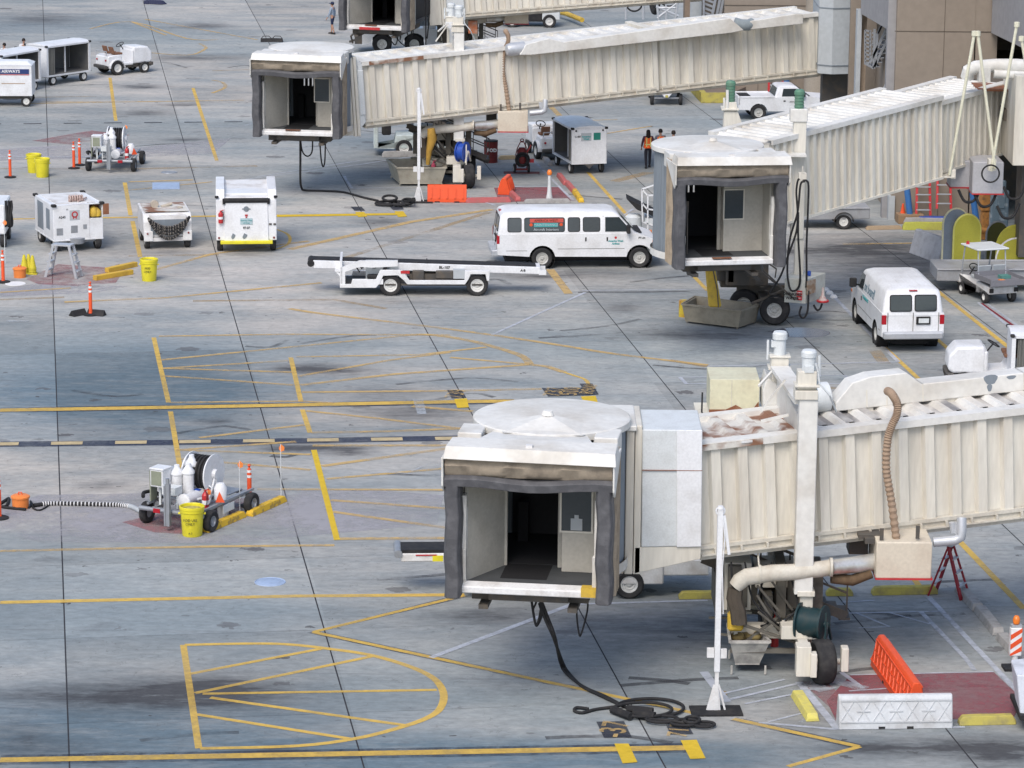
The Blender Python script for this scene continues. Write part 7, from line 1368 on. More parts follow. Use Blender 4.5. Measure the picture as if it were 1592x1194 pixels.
for i, (x, y, l) in enumerate(((38, 425, 'left column of the small stacked yellow cones behind the orange tub'), (45, 424, 'middle column of the small stacked yellow cones behind the orange tub'), (51, 426, 'right column of the small stacked yellow cones behind the orange tub'))):
    q = MB(); q.box(-.16, .16, -.16, .16, 0, .03)
    for k in range(4): q.lathe([(.14, .03+k*.06), (.12, .08+k*.06), (.045, .5+k*.05), (.03, .52+k*.05), (0, .52+k*.05)], n=14)
    one('yellow_cone', l, 'cone', q, mat('dull yellow plastic', (.58, .50, .04), .6, amt=.4, sc=5), G(x, y), group='stacked yellow cones', smooth=40)
# hose of the tub
def lay(name, label, cat, pts, r, m, k=8, z=None):
    P = smooth_pts([G(p[0], p[1], p[2] if len(p) > 2 else r) for p in pts], k); q = MB(); q.tube(P, r, n=8); return tag(q.build(name, m, smooth=60), label, cat), P
o, P = lay('striped_hose', 'black and white spiral hose lying between the orange tub and the hydrant cart', 'hose', [(52, 786), (75, 783), (110, 783), (150, 784), (185, 785), (205, 788), (222, 797)], .055, BLACK, 14)
q = MB()
for i in range(10, len(P)-18, 2): q.torus(P[i], P[i+1]-P[i-1], .052, .016, n=10, k=5)
a = q.build('spiral_rib', TEXTW, smooth=60); a.parent = o
q = MB(); q.tube(P[-18:], .065, n=10); a = q.build('hose_cuff', PALE, smooth=60); a.parent = o
lay('black_cable', 'short black cable tangle between the orange tub and the left edge', 'cable', [(0, 783), (8, 778), (14, 775), (10, 786), (3, 788), (20, 790), (40, 792)], .04, BLACK)
lay('black_cable', 'thin black cable loop right of the orange lidded tub', 'cable', [(44, 790), (50, 784), (47, 779), (52, 790), (62, 793), (75, 786)], .025, BLACK)
# ---- kerb blocks
def stop(label, a, b, m=YELD, h=.17, w_=.24, z=0, cat='kerb block', group='loose kerb blocks'):
    A = G(*a); B = G(*b); d = B-A; L_ = d.length/2; q = MB()
    q.loft([[(x, -w_/2, 0), (x, w_/2, 0), (x, w_*.36, h*zf), (x, -w_*.36, h*zf)] for x, zf in ((-L_, .45), (-L_+.08, .96), (-L_*.3, 1.), (L_*.35, .97), (L_-.08, 1.0), (L_, .45))])
    return one('kerb_block', label, cat, q, m, (A+B)/2, math.degrees(math.atan2(d.y, d.x)), group, bev=.012)
KY = mat('chipped amber kerb paint', (.66, .42, .04), .7, dirt=(.25, .17, .07), amt=.8, sc=6, thr=(.52, .62))
stop('chipped amber kerb block beside the yellow barrel of the hydrant cart', (319, 828), (378, 803), KY); stop('chipped amber kerb block farther right behind the hydrant cart', (387, 803), (441, 779), KY)
stop('faded yellow kerb block left of the near mast, behind its foot', (1055, 930), (1125, 929)); stop('faded yellow kerb block half hidden behind the near bridge wheels', (1284, 925), (1326, 925)); stop('long yellow kerb block left of the red stepladder', (1355, 924), (1457, 922), h=.2)
stop('short yellow kerb block lying on the white hatching by the white barrier', (1239, 1082), (1264, 1122), mat('lemon kerb paint', (.62, .55, .14), .8, dirt=(.4, .36, .2), amt=.7, sc=6), w_=.3); stop('dirty yellow kerb block at the foot of the red zone, lower right', (1490, 1126), (1578, 1124), YELD, h=.2)
stop('grey concrete kerb block just right of the red stepladder', (1493, 918), (1521, 950), CONC, w_=.32); stop('middle grey concrete kerb block of the row below the stepladder', (1523, 950), (1553, 988), CONC, w_=.32); stop('grey concrete kerb block behind the striped barricade post', (1557, 992), (1600, 1040), CONC, w_=.32)
stop('red kerb block right of the orange barrier under the blue reel', (724, 315), (794, 314), REDK, h=.2); stop('grey kerb block behind the roof of the passenger van', (815, 316), (886, 315), CONC); stop('red kerb block at the front of the small red zone', (792, 300), (806, 313), REDK)
stop('far red kerb block right of the amber topped post', (869, 274), (880, 288), REDK); stop('near red kerb block right of the amber topped post', (881, 286), (893, 300), REDK); stop('amber kerb block ending the row of red kerb blocks', (892, 298), (904, 315), KY)
stop('grey kerb block below the baggage tractor', (846, 247), (856, 258), CONC); stop('tan timber kerb block left of the red wheeled extinguisher', (775, 248), (802, 247), mat('tan kerb', (.42, .34, .22), .8)); stop('brown kerb strip running along the tan wall', (1346, 357), (1402, 356), mat('brown kerb', (.36, .27, .18), .8), h=.14)
stop('long lime yellow kerb strip along the tan wall base', (1403, 357), (1478, 357), mat('lime kerb', (.42, .42, .08), .8, dirt=(.3, .22, .1), amt=.8, sc=2), h=.3)
stop('pale kerb bar behind the hose bin of the upper bridge', (594, 244), (650, 243), CONC, h=.25); stop('dark timber at the foot of the wall, behind the lime kerb', (1405, 350), (1480, 350), CONC, h=.3)
# yellow timbers
for l, a, b in (('nearer yellow timber beam right of the silver step stand', (147, 436), (205, 426)), ('farther yellow timber beam right of the silver step stand', (166, 424), (211, 414))):
    A, B = G(*a), G(*b); d = B-A; q = MB(); q.box(-d.length/2, d.length/2, -.1, .1, 0, .17); one('timber_beam', l, 'timber beam', q, WOODY, (A+B)/2, math.degrees(math.atan2(d.y, d.x)), 'yellow timber beams', bev=.01)
# chocks
for l, a, b in (('left black rubber chock by the lone orange post', (111, 492), (132, 488)), ('right black rubber chock against the lone orange post', (137, 489), (163, 491))):
    A, B = G(*a), G(*b); d = B-A; q = MB(); q.prism([(-.16, 0), (.16, 0), (0, .2)], 'x', -d.length/2, d.length/2); one('wheel_chock', l, 'wheel chock', q, BLACK, (A+B)/2, math.degrees(math.atan2(d.y, d.x)), 'wheel chocks', bev=.01)
for l, x, y, a in (('left rubber chock lying on the joint near the upper bridge cab', 414, 65, 10), ('right rubber chock lying near the upper bridge cab', 431, 65, -8)):
    t = thing('wheel_chock', l, 'wheel chock', G(x, y), a, 'wheel chocks'); q = MB(); q.prism([(-.15, 0), (.15, 0), (0, .2)], 'x', -.3, .3); q.build('chock_body', BLACK, parent=t); q = MB(); q.tube([(-.3, 0, .15), (-.15, .1, .3), (.15, .1, .3), (.3, 0, .15)], .02); q.build('rope', BLACK, parent=t)
q = MB()
for i in range(6): q.lathe([(0, 0), (.25+.03*i, .02), (.2, .2), (0, .24)], c=(i*.15-.4, .05*math.sin(i), 0), n=10)
one('dark_tarpaulin', 'small dark bundled heap on the apron at the very top left', 'bundle', q, mat('navy bundle', (.03, .035, .07), .8), G(240, 6), smooth=60)
q = MB(); q.lathe([(0, .012), (.35, .012), (.36, 0)], n=24)
one('white_disc', 'flat white disc on the ground by the post at the left edge', 'ground disc', q, TEXTW, G(24, 441))
# step stand
t = thing('step_stand', 'silver aluminium step stand with steps on both sides, over the red patch', 'step stand', G(99, 430), -14)
q = MB(); q.box(-.36, .36, -.2, .2, 1.12, 1.17); q.build('platform', SIL, parent=t)
for sx in (-1, 1):
    q = MB()
    for sy in (-1, 1): q.bar((sx*.3, sy*.19, 1.12), (sx*.58, sy*.27, 0), .05, .09)
    q.build('leg_frame', SIL, parent=t); q = MB()
    for k in range(1, 4): z = 1.12-k*.29; x_ = .3+.28*(1.12-z)/1.12; q.box(*sorted((sx*(x_-.05), sx*(x_+.1))), -.22, .22, z-.02, z+.01)
    q.build('steps', SIL, parent=t)
# ---- water barriers
def barrier(label, a, b, m, h=.7, cat='barrier', cell=.31):
    A, B = G(*a), G(*b); d = B-A; L_ = d.length/2; t = thing('traffic_barrier', label, cat, (A+B)/2, math.degrees(math.atan2(d.y, d.x)), 'plastic water barriers')
    q = MB(); q.loft([[(x, -.24*k, 0), (x, .24*k, 0), (x, .23*k, .12), (x, .1*k, h-.06), (x, .06*k, h), (x, -.06*k, h), (x, -.1*k, h-.06), (x, -.23*k, .12)] for x, k in ((-L_, .96), (-L_+.03, 1), (L_-.03, 1), (L_, .96))])
    bd = q.build('barrier_body', m, parent=t, bev=.015)
    n = int(2*L_/cell)
    for s in (-1, 1):
        q = MB(); yf = lambda z: s*(.235-(z-.12)/(h-.18)*.13+.006); z0, z1 = .16, h-.1; c = 2*L_/n
        for i in range(n):
            x0 = -L_+i*c; x1 = x0+c; lo, hi = (z0, z1) if i % 2 == 0 else (z1, z0)
            q.bar((x0+.02, yf(lo)-s*.012, lo), (x1-.02, yf(hi)-s*.012, hi), .03, .018); q.bar((x0+.02, yf(hi)-s*.012, hi), (x1-.02, yf(lo)-s*.012, lo), .03, .018)
            if i % 2: q.bar((x0+.03, yf((z0+z1)/2), (z0+z1)/2), (x1-.03, yf((z0+z1)/2), (z0+z1)/2), .025)
        for z_ in (z0, z1): q.bar((-L_+.03, yf(z_), z_), (L_-.03, yf(z_), z_), .03)
        q.build('moulded_ribs', m, parent=bd)
    for x_ in (-L_*.25, L_*.25): q = MB(); q.box(x_-.07, x_+.07, -.242, .242, -.0, .06); q.build('fork_slot', BLACK, parent=bd)
    return t
barrier('pale grey white water barrier with X ribs in the lower right', (1302, 1129), (1478, 1127), mat('grey white plastic', (.56, .58, .60), .5, dirt=(.38, .37, .36), amt=.7, sc=2))
barrier('bright orange water barrier running away behind the white one', (1369, 1034), (1424, 1112), ORA, h=.72)
def obar(label, loc, rz, Lx):
    t = thing('traffic_barrier', label, 'barrier', loc, rz, 'plastic water barriers'); q = MB(); q.loft([[(x, -.26, 0), (x, .26, 0), (x, .24, .15), (x, .08, .68), (x, -.08, .68), (x, -.24, .15)] for x in (-Lx, Lx)]); b_ = q.build('barrier_body', ORA, parent=t, bev=.02)
    for i in range(5):
        x_ = -Lx+.15+i*(2*Lx-.3)/4
        for s_ in (-1, 1): MB().bar((x_, s_*.25, .16), (x_, s_*.12, .58), .06).build('moulded_rib', ORA, parent=b_)
    for x_ in (-Lx*.5, Lx*.5): MB().box(x_-.1, x_+.1, -.262, .262, 0, .05).build('fork_slot', BLACK, parent=b_)
obar('orange water barrier right of the upper white mast', at(695, 315, 0, -.26, 1), 1, .78); obar('orange barrier seen end on at the left of the small red zone', at(787, 303, 0, 0, 80)+V((0, .5, 0)), 80, .55)
# barricade post, amber posts
t = thing('barricade_post', 'red and white striped barricade post with an amber lamp at the right edge', 'barricade', G(1577, 1040), 4)
q = MB(); q.box(-.26, .26, -.2, .2, 0, .07); q.build('base', BLACK, parent=t, bev=.01); q = MB(); q.cyl((0, 0, .05), (0, 0, .95), .07, n=14); q.build('post', WALLW, parent=t, smooth=40)
q = MB(); q.box(-.13, .13, -.085, .085, .32, .98); pn = q.build('striped_panel', TEXTW, parent=t, bev=.02)
for k in range(3): z = .36+k*.22; q = MB(); q.prism([(-.128, max(z-.1, .33)), (.128, z+.08), (.128, min(z+.2, .975)), (-.128, z+.02)], 'y', -.0885, .0885); q.build('red_stripe', ORA, parent=pn)
q = MB(); q.box(-.12, .12, -.07, .07, .98, 1.04); q.build('lamp_seat', SIL, parent=t); q = MB(); q.lathe([(0, 0), (.07, .02), (.085, .12), (.05, .2), (0, .21)], c=(0, 0, 1.04), n=16); q.build('amber_lamp', BEAC, parent=t, smooth=60)
t = thing('lamp_post', 'thin white post topped by an amber lamp above the small red zone', 'marker post', G(854, 309), 0)
q = MB(); q.lathe([(.14, 0), (.1, .2), (.07, .5), (.06, .95), (0, .95)], n=14); q.build('post', WALLW, parent=t, smooth=40); q = MB(); q.lathe([(0, 0), (.09, .02), (.11, .12), (.06, .22), (0, .23)], c=(0, 0, .95), n=16); q.build('amber_lamp', BEAC, parent=t, smooth=60)
# red drum, wheeled extinguisher
t = thing('red_drum', 'dark red drum lettered FOD below the upper bridge', 'drum', G(763, 252), 0); q = MB(); q.lathe([(0, 0), (.3, 0), (.31, .02), (.29, .04), (.29, .28), (.305, .3), (.29, .32), (.29, .56), (.305, .58), (.29, .6), (.3, .88), (.28, .9), (0, .88)], n=26); q.build('drum_body', DRED, parent=t, smooth=30); letters('FOD', .2, (.05, -.31, .55), (1, 0, 0), (0, 0, 1), TEXTW, parent=t, bold=.01)
q = MB(); q.lathe([(0, .9), (.3, .9), (.3, .94), (0, .95)], n=26); q.build('drum_lid', BLACK, parent=t)
t = thing('wheeled_extinguisher', 'red wheeled fire extinguisher with hose coil beside the upper bridge', 'fire extinguisher', G(811, 269), 8)
q = MB(); q.lathe([(0, .25), (.16, .28), (.2, .36), (.2, .95), (.12, 1.08), (0, 1.1)], n=20); q.build('pressure_vessel', DRED, parent=t, smooth=40)
q = MB(); q.torus((0, -.2, .6), (0, 1, 0), .27, .05, n=26); q.torus((0, -.24, .58), (0, 1, 0), .2, .045, n=26); q.build('hose_coil', BLACK, parent=t, smooth=60)
q = MB()
for s in (-1, 1): q.tube([(s*.22, .05, .1), (s*.25, 0, .8), (s*.2, -.05, 1.05), (s*.08, -.05, 1.3), (0, -.05, 1.36)], .022)
q.torus((0, -.05, 1.38), (0, 1, 0), .07, .02, n=14); q.box(-.25, .25, -.05, .15, .12, .2); q.build('trolley_frame', DRED, parent=t); wheel(t, -.3, .05, .2, r=.2, wd=.08, side=1, yaw=90); wheel(t, .3, .05, .2, r=.2, wd=.08, side=1, yaw=-90)
q = MB(); q.tube([(.2, -.1, .9), (.33, -.1, 1.1), (.36, -.1, 1.2)], .03); q.box(.3, .5, -.1, .0, .45, .6); q.build('nozzle', RED, parent=t)
q = MB(); q.box(-.75, .75, -.25, .2, .001, .02); one('rubber_mat', 'dark red mat under the wheeled extinguisher', 'mat', q, mat('maroon mat', (.16, .06, .06), .9), G(811, 268.5))
# ladders
def ladder(label, loc, rz, h, n, m=RED, spread=.5, lean=0., w0=.2, w1=.3, one_side=False):
    t = thing('step_ladder' if not one_side else 'ladder', label, 'ladder', loc, rz)
    for s in ((-1, 1) if not one_side else (-1,)):
        q = MB()
        for k in (-1, 1): q.bar((k*w0, 0, h), (k*w1, s*spread, .0), .09, .045)
        q.build('side_rails', m, parent=t); q = MB()
        for i in range(1, n+1): z = h*(1-i/(n+1)); u = 1-z/h; q.box(-(w0+(w1-w0)*u), w0+(w1-w0)*u, *sorted((s*spread*u-.05, s*spread*u+.05)), z-.02, z+.01)
        q.build('rungs', SIL, parent=t)
    q = MB(); q.box(-w0-.04, w0+.04, -.1, .1, h, h+.05); q.build('top_cap', SIL if not one_side else m, parent=t)
MRED = mat('dark red fibreglass', (.28, .025, .035), .5)
ladder('tall dark red stepladder standing open at the right of the air unit', G(1475, 925), 62, 1.25, 3, MRED, spread=.42, w0=.15, w1=.27)
for l, x0, x1, yt, yb, n in (('left orange red ladder leaning on the tan wall', 1424, 1446, 286, 330, 4), ('right orange red ladder leaning on the tan wall', 1456, 1478, 280, 320, 3)):
    Yw = 127.4; c = Q((x0+x1)/2, yb, Yw); hh = Q(x0, yt, Yw).z-c.z; t = thing('ladder', l, 'ladder', V((c.x, Yw, c.z)), 0, 'ladders on the tan wall'); w_ = (Q(x1, yb, Yw).x-Q(x0, yb, Yw).x)/2
    q = MB(); q.bar((-w_, -.1, -.1), (-w_*.85, .3, hh+.4), .09, .05); q.bar((w_, -.1, -.1), (w_*.85, .3, hh+.4), .09, .05); q.build('side_rails', RED, parent=t)
    q = MB()
    for i in range(n): z = .1+i*(hh/n)*1.05; q.box(-w_, w_, -.1+z*.2, -.02+z*.2, z-.02, z+.02)
    q.build('rungs', SIL, parent=t)
c = G(1222, 143, 0); t = thing('ladder', 'orange ladder against the far wing wall under the upper bridge', 'ladder', V((Q(1206, 146, 161).x, 161, 0)), 0); q = MB(); q.bar((-.35, 0, 0), (-.3, .4, 2.6), .1); q.bar((.35, 0, 0), (.3, .4, 2.6), .1); q.build('side_rails', RED, parent=t)
q = MB()
for i in range(7): q.box(-.35, .35, .02+i*.05, .08+i*.05, .25+i*.33, .3+i*.33)
q.build('rungs', SIL, parent=t)
def pipe(name, label, x0, y0, x1, y1, Y, r, m, cat): q = MB(); a, b = Q(x0, y0, Y), Q(x1, y1, Y); q.cyl(V((0, 0, 0)), b-a, r, n=12); one(name, label, cat, q, m, a, smooth=40)
pipe('blue_pipe', 'blue pipe leaning on the wall between the cone and the ladders', 1415, 338, 1410, 292, 127.3, .12, BLUEP, 'pipe'); pipe('blue_pipe', 'blue pipe on the wall right of the red ladders', 1518, 345, 1512, 300, 127., .12, BLUEP, 'pipe'); pipe('blue_pipe', 'blue pipe beside the ladder under the upper bridge', 1225, 142, 1221, 112, 161, .14, BLUEP, 'pipe')
def cone(label, px, py, h=.72):
    t = thing('traffic_cone', label, 'cone', G(px, py), 0); q = MB(); q.box(-.2, .2, -.2, .2, 0, .03); q.build('base', BLACK, parent=t); q = MB(); q.lathe([(.16, .03), (.04, h-.05), (.035, h), (0, h)], n=18); q.build('cone_body', ORA, parent=t, smooth=40)
cone('orange traffic cone at the foot of the tan wall', 1403, 345)
q = MB(); q.box(-.5, .5, -.3, .3, 0, .35); one('wooden_crate', 'small brown box beside the traffic cone at the wall', 'box', q, mat('brown box', (.3, .2, .12), .8), G(1414, 346), 5, bev=.01)
q = MB(); q.box(-.6, .6, -.2, .2, 0, .3); one('blue_crate', 'blue crate by the tan wall below the ladders', 'crate', q, BLUE, G(1453, 349), 0, bev=.02)
q = MB(); q.box(-.2, .25, -.2, .2, 1.1, 1.8); q.box(-.15, .15, -.15, .15, 0, 1.1); q.lathe([(.3, .3), (.35, .4), (.3, .5)], n=12); one('orange_hydrant', 'orange brown pump standing against the wall behind the covers', 'pump', q, mat('orange brown paint', (.5, .22, .06), .6, dirt=(.12, .08, .05), amt=.8, sc=6), G(1530, 372), 10, bev=.03)
q = MB(); q.box(-.35, .35, -.3, .3, 0, 1.9); q.box(-.2, .2, -.35, -.25, 1.2, 2.3); one('wrapped_machine', 'blue grey wrapped machine in the shade at the far right', 'machine', q, mat('wrapped plastic', (.16, .22, .26), .4, dirt=(.4, .45, .48), amt=.8, sc=4, thr=(.55, .65)), G(1549, 372), 10, bev=.08)
for l, x, y in (('farthest of the three white domed markers by the water cabinet', 1284, 452), ('middle one of the three white domed markers by the water cabinet', 1290, 457), ('nearest of the three white domed markers by the water cabinet', 1296, 463)):
    q = MB(); q.lathe([(.13, 0), (.12, .06), (.07, .11), (0, .12)], n=16); one('domed_marker', l, 'marker', q, TEXTW, G(x, y), group='white domed markers', smooth=60)
q = MB(); q.lathe([(.17, 0), (.17, .55), (0, .55)], n=18); one('yellow_red_pail', 'yellow red pail at the left end of the wheeled bin', 'pail', q, mat('yellow pail', (.6, .45, .05), .5, dirt=(.4, .05, .04), amt=.9, sc=4), G(1063, 492), smooth=40)
q = MB(); q.lathe([(0, .006), (1, .006), (1.02, 0)], n=30); pd = one('water_puddle', 'dark wet puddle beside the right bridge wheel', 'puddle', q, mat('wet concrete', (.10, .11, .15), .12, dirt=(.13, .14, .17), amt=.5, sc=2), G(1245, 517)); pd.scale = (.95, .75, 1)
# ---- masts
def mast(label, px, py):
    t = thing('service_mast', label, 'mast', G(px, py), 3, 'white service masts')
    q = MB(); q.box(-.06, .06, -.06, .06, .9, 4.5); q.build('pole', WHITE, parent=t, bev=.008)
    q = MB(); q.bar((0, 0, .0), (0, 0, 1.1), .08); q.bar((-.2, 0, .0), (-.05, 0, .6), .04); q.bar((.2, 0, 0), (.05, 0, .6), .04); q.bar((0, .25, 0), (0, .05, .8), .05); q.prism([(-.2, 0), (.1, 0), (.04, .55), (-.05, .55)], 'y', -.03, .0); q.build('foot_frame', WHITE2, parent=t)
    q = MB(); q.box(-.22, -.07, -.05, .05, 1.22, 1.42); q.build('bracket', WHITE2, parent=t); MB().box(.07, .2, -.04, .04, 1.2, 1.4).build('bracket', WHITE2, parent=t)
    q = MB(); q.lathe([(0, 0), (.08, 0), (.06, .06), (0, .07)], c=(0, 0, 4.5), n=12); q.torus((0, 0, 4.45), (0, 1, 0), .09, .02, n=14); q.build('pulley', WHITE, parent=t)
    q = MB(); q.bar((.08, -.02, 4.35), (.2, -.02, 3.5), .06); q.tube([(.05, -.06, 4.3), (.1, -.08, 3.9), (.06, -.08, 3.2), (.1, -.08, 2.2)], .012); q.build('drop_arm', WHITE, parent=t)
    q = MB(); q.box(-.55, .55, -.35, .3, .0, .04); q.build('base_mat', BLACK, parent=t); return t
mast('slim white mast on a black base mat in the lower right', 1113, 1106); mast('slim white mast in front of the upper bridge tunnel', 651, 314)
# ---- cables on the ground
yy = G(832, 913, 2.62).y
CP = [Q(838, 925, yy), Q(846, 958, yy), Q(860, 990, yy), G(874, 1028, .35), G(884, 1046, .05), G(905, 1067, .04), G(935, 1082, .04), G(965, 1096, .04), G(985, 1104, .05)]
for k, o_ in enumerate((0, .07)): q = MB(); q.tube(smooth_pts([p+V((o_*math.sin(i*1.3), 0, 0)) for i, p in enumerate(CP)], 8), .035, n=7); tag(q.build('power_cable', BLACK, smooth=60), ('black power cable dropping from the nearest cab to the ground coil', 'second black cable twisted along the one dropping from the nearest cab')[k], 'cable')
def loop(cx, cy, rx, ry, n=20, z=.06, a0=0, a1=360): return [G(cx+rx*math.cos(math.radians(a0+(a1-a0)*i/n)), cy+ry*math.sin(math.radians(a0+(a1-a0)*i/n)), z) for i in range(n+1)]
t = thing('cable_heap', 'black cable coil with plugs on the ground left of the near mast', 'cable coil', G(1010, 1100), 0); L_ = t.location
for k, pts in enumerate((loop(1010, 1100, 53, 14), loop(1000, 1103, 45, 11, z=.1), [G(962, 1098, .06), G(945, 1100, .05), (lambda g: g)(G(925, 1103, .04)), G(905, 1108, .04), G(893, 1105, .04), G(897, 1100, .05), G(915, 1102, .05)], loop(1030, 1118, 25, 5, z=.08), loop(1065, 1123, 22, 5, z=.08), loop(1095, 1126, 16, 4, z=.07), loop(1076, 1119, 12, 5, z=.12), [G(985, 1112, .06), G(1010, 1118, .06), G(1040, 1120, .1), G(1070, 1125, .06), G(1105, 1127, .05)])):
    cable(t, pts, .035, L=L_, k=3 if len(pts) > 10 else 6)
for (a, b) in (((952, 1103), (981, 1114)), ((975, 1102), (1015, 1106)), ((985, 1108), (1018, 1113))): q = MB(); q.tube([G(*a, .1)-L_, G(*b, .1)-L_], .09, n=8); q.build('cable_plug', BLACK, parent=t)
yb = G(467, 205, 2.6).y
q = MB(); q.tube(smooth_pts([Q(467, 215, yb), Q(467, 250, yb), Q(467, 280, yb), G(469, 292, .1), G(475, 296, .04), G(505, 297, .04), G(535, 299, .04), G(565, 307, .04), G(588, 312, .05)], 7), .045, n=8); tag(q.build('power_cable', BLACK, smooth=60), 'black cable hanging from the upper bridge cab and running right to a coil', 'cable')
t = thing('cable_heap', 'black cable coil lying left of the upper white mast', 'cable coil', G(612, 314), 0); L_ = t.location
for pts in (loop(606, 308, 11, 4, z=.2), loop(602, 316, 18, 3, z=.08), loop(622, 316, 16, 3, z=.1), [G(588, 316, .05), G(610, 318, .1), G(640, 316, .15), G(645, 310, .3)], loop(634, 313, 9, 4, z=.15)): cable(t, pts, .05, L=L_, k=3)
q = MB(); q.bar(G(628, 316, .1)-L_, G(644, 309, .4)-L_, .12, .1); q.build('cable_plug', BLACK, parent=t)
# ---- maintenance step stand beside the rounded cab
t = thing('access_platform', 'white railed access steps with a dark ramp behind the passenger van bonnet', 'access steps', G(1015, 398), 0); T = Matrix.Translation(-t.location)
q = MB(T); Y_ = t.location.y+1.5
for (x0, y0, x1, y1) in ((998, 294, 998, 318), (1007, 304, 1007, 326), (998, 294, 1007, 304), (998, 294, 1022, 286), (1007, 304, 1022, 303), (998, 316, 1007, 326), (1007, 325, 1022, 327), (998, 318, 999, 345), (1007, 326, 1007, 360), (999, 345, 1022, 352)): q.bar(Q(x0, y0, Y_), Q(x1, y1, Y_), .05)
q.build('railing', WHITE, parent=t); q = MB(T); qb(q, 1003, 340, 1030, 348, Y_, 1.2); q.build('platform', WALLW, parent=t)
q = MB(T); q.hexa([Q(974, 309, Y_), Q(990, 326, Y_), Q(1015, 336, Y_), Q(1020, 330, Y_)]+[Q(974, 309, Y_)+V((0, .8, .05)), Q(990, 326, Y_)+V((0, .8, 0)), Q(1015, 336, Y_)+V((0, .8, 0)), Q(1020, 330, Y_)+V((0, .8, 0))]); q.build('dark_ramp', BLACK, parent=t)
q = MB(T); q.lathe([(0, -.5), (.3, -.5), (.32, .2), (.2, .3), (0, .3)], c=Q(985, 345, Y_+.4), n=16); q.build('milky_tank', WALLW, parent=t, smooth=40)
# equipment beyond the upper bridge
t = thing('tow_bar', 'long yellow aircraft tow bar lying behind the upper bridge', 'tow bar', G(880, 24), 0); T = Matrix.Translation(-t.location); q = MB(T); q.tube([G(862, 16, .4), G(880, 21, .4), G(905, 31, .4)], .14, n=10); q.build('bar', YEL, parent=t); q = MB(T); q.lathe([(0, 0), (.3, 0), (.3, .2), (0, .2)], c=G(866, 18, .2), n=12); q.build('hitch', YEL, parent=t)
t = thing('service_truck', 'dark cluttered service truck with white round tanks beyond the upper bridge', 'service truck', G(818, 40), 0); q = MB(); q.box(-1.4, 1.2, -.6, .8, .3, 1.3); q.box(.9, 1.9, -.7, .7, .4, 1.5, 1); q.build('body', [BLACK, WALLW], parent=t, bev=.05)
for x_ in (-.9, .3): q = MB(); q.lathe([(0, 0), (.3, 0), (.3, .9), (.2, 1.0), (0, 1.05)], c=(x_, -.3, .5), n=16); q.build('tank', WALLW, parent=t, smooth=40)
wheel(t, -.8, -.75, .35, r=.38, wd=.25, side=-1, rim=RIMW); wheel(t, 1.3, -.75, .35, r=.38, wd=.25, side=-1, rim=RIMW)
t = thing('pipe_frame', 'tubular steel frame and tyre stand beyond the long bridge, near the wing', 'steel frame', G(1040, 45), 0); T = Matrix.Translation(-t.location); q = MB(T); Y_ = t.location.y
for (x0, y0, x1, y1) in ((973, -10, 973, 30), (1000, -10, 1000, 30), (1020, -10, 1024, 32), (1055, -10, 1050, 30), (1020, 10, 1055, 25), (1022, 28, 1052, 5), (1035, -5, 1036, 30), (1025, 12, 1050, 12)): MB(T).cyl(Q(x0, y0, Y_), Q(x1, y1, Y_), .07, n=8).build('frame_tube', SIL, parent=t)
q = MB(T); q.torus(Q(986, 5, Y_), (0, 1, 0), .45, .05, n=24); q.torus(Q(1040, -4, Y_), (0, 1, 0), .5, .05, n=24); q.torus(Q(1018, 5, Y_+1), (1, .3, 0), .5, .16, n=20); q.build('hose_loop', BLACK, parent=t, smooth=60)
t = thing('handrail', 'white metal handrails beside the round tan column', 'handrail', G(1280, 175), 0); T = Matrix.Translation(-t.location); q = MB(T)
for dx in (0, 17): q.bar(Q(1276+dx, 165, 150), Q(1295+dx, 138, 150), .08); q.bar(Q(1295+dx, 130, 150), Q(1295+dx, 160, 150), .08)
q.build('rail', WALLW, parent=t)
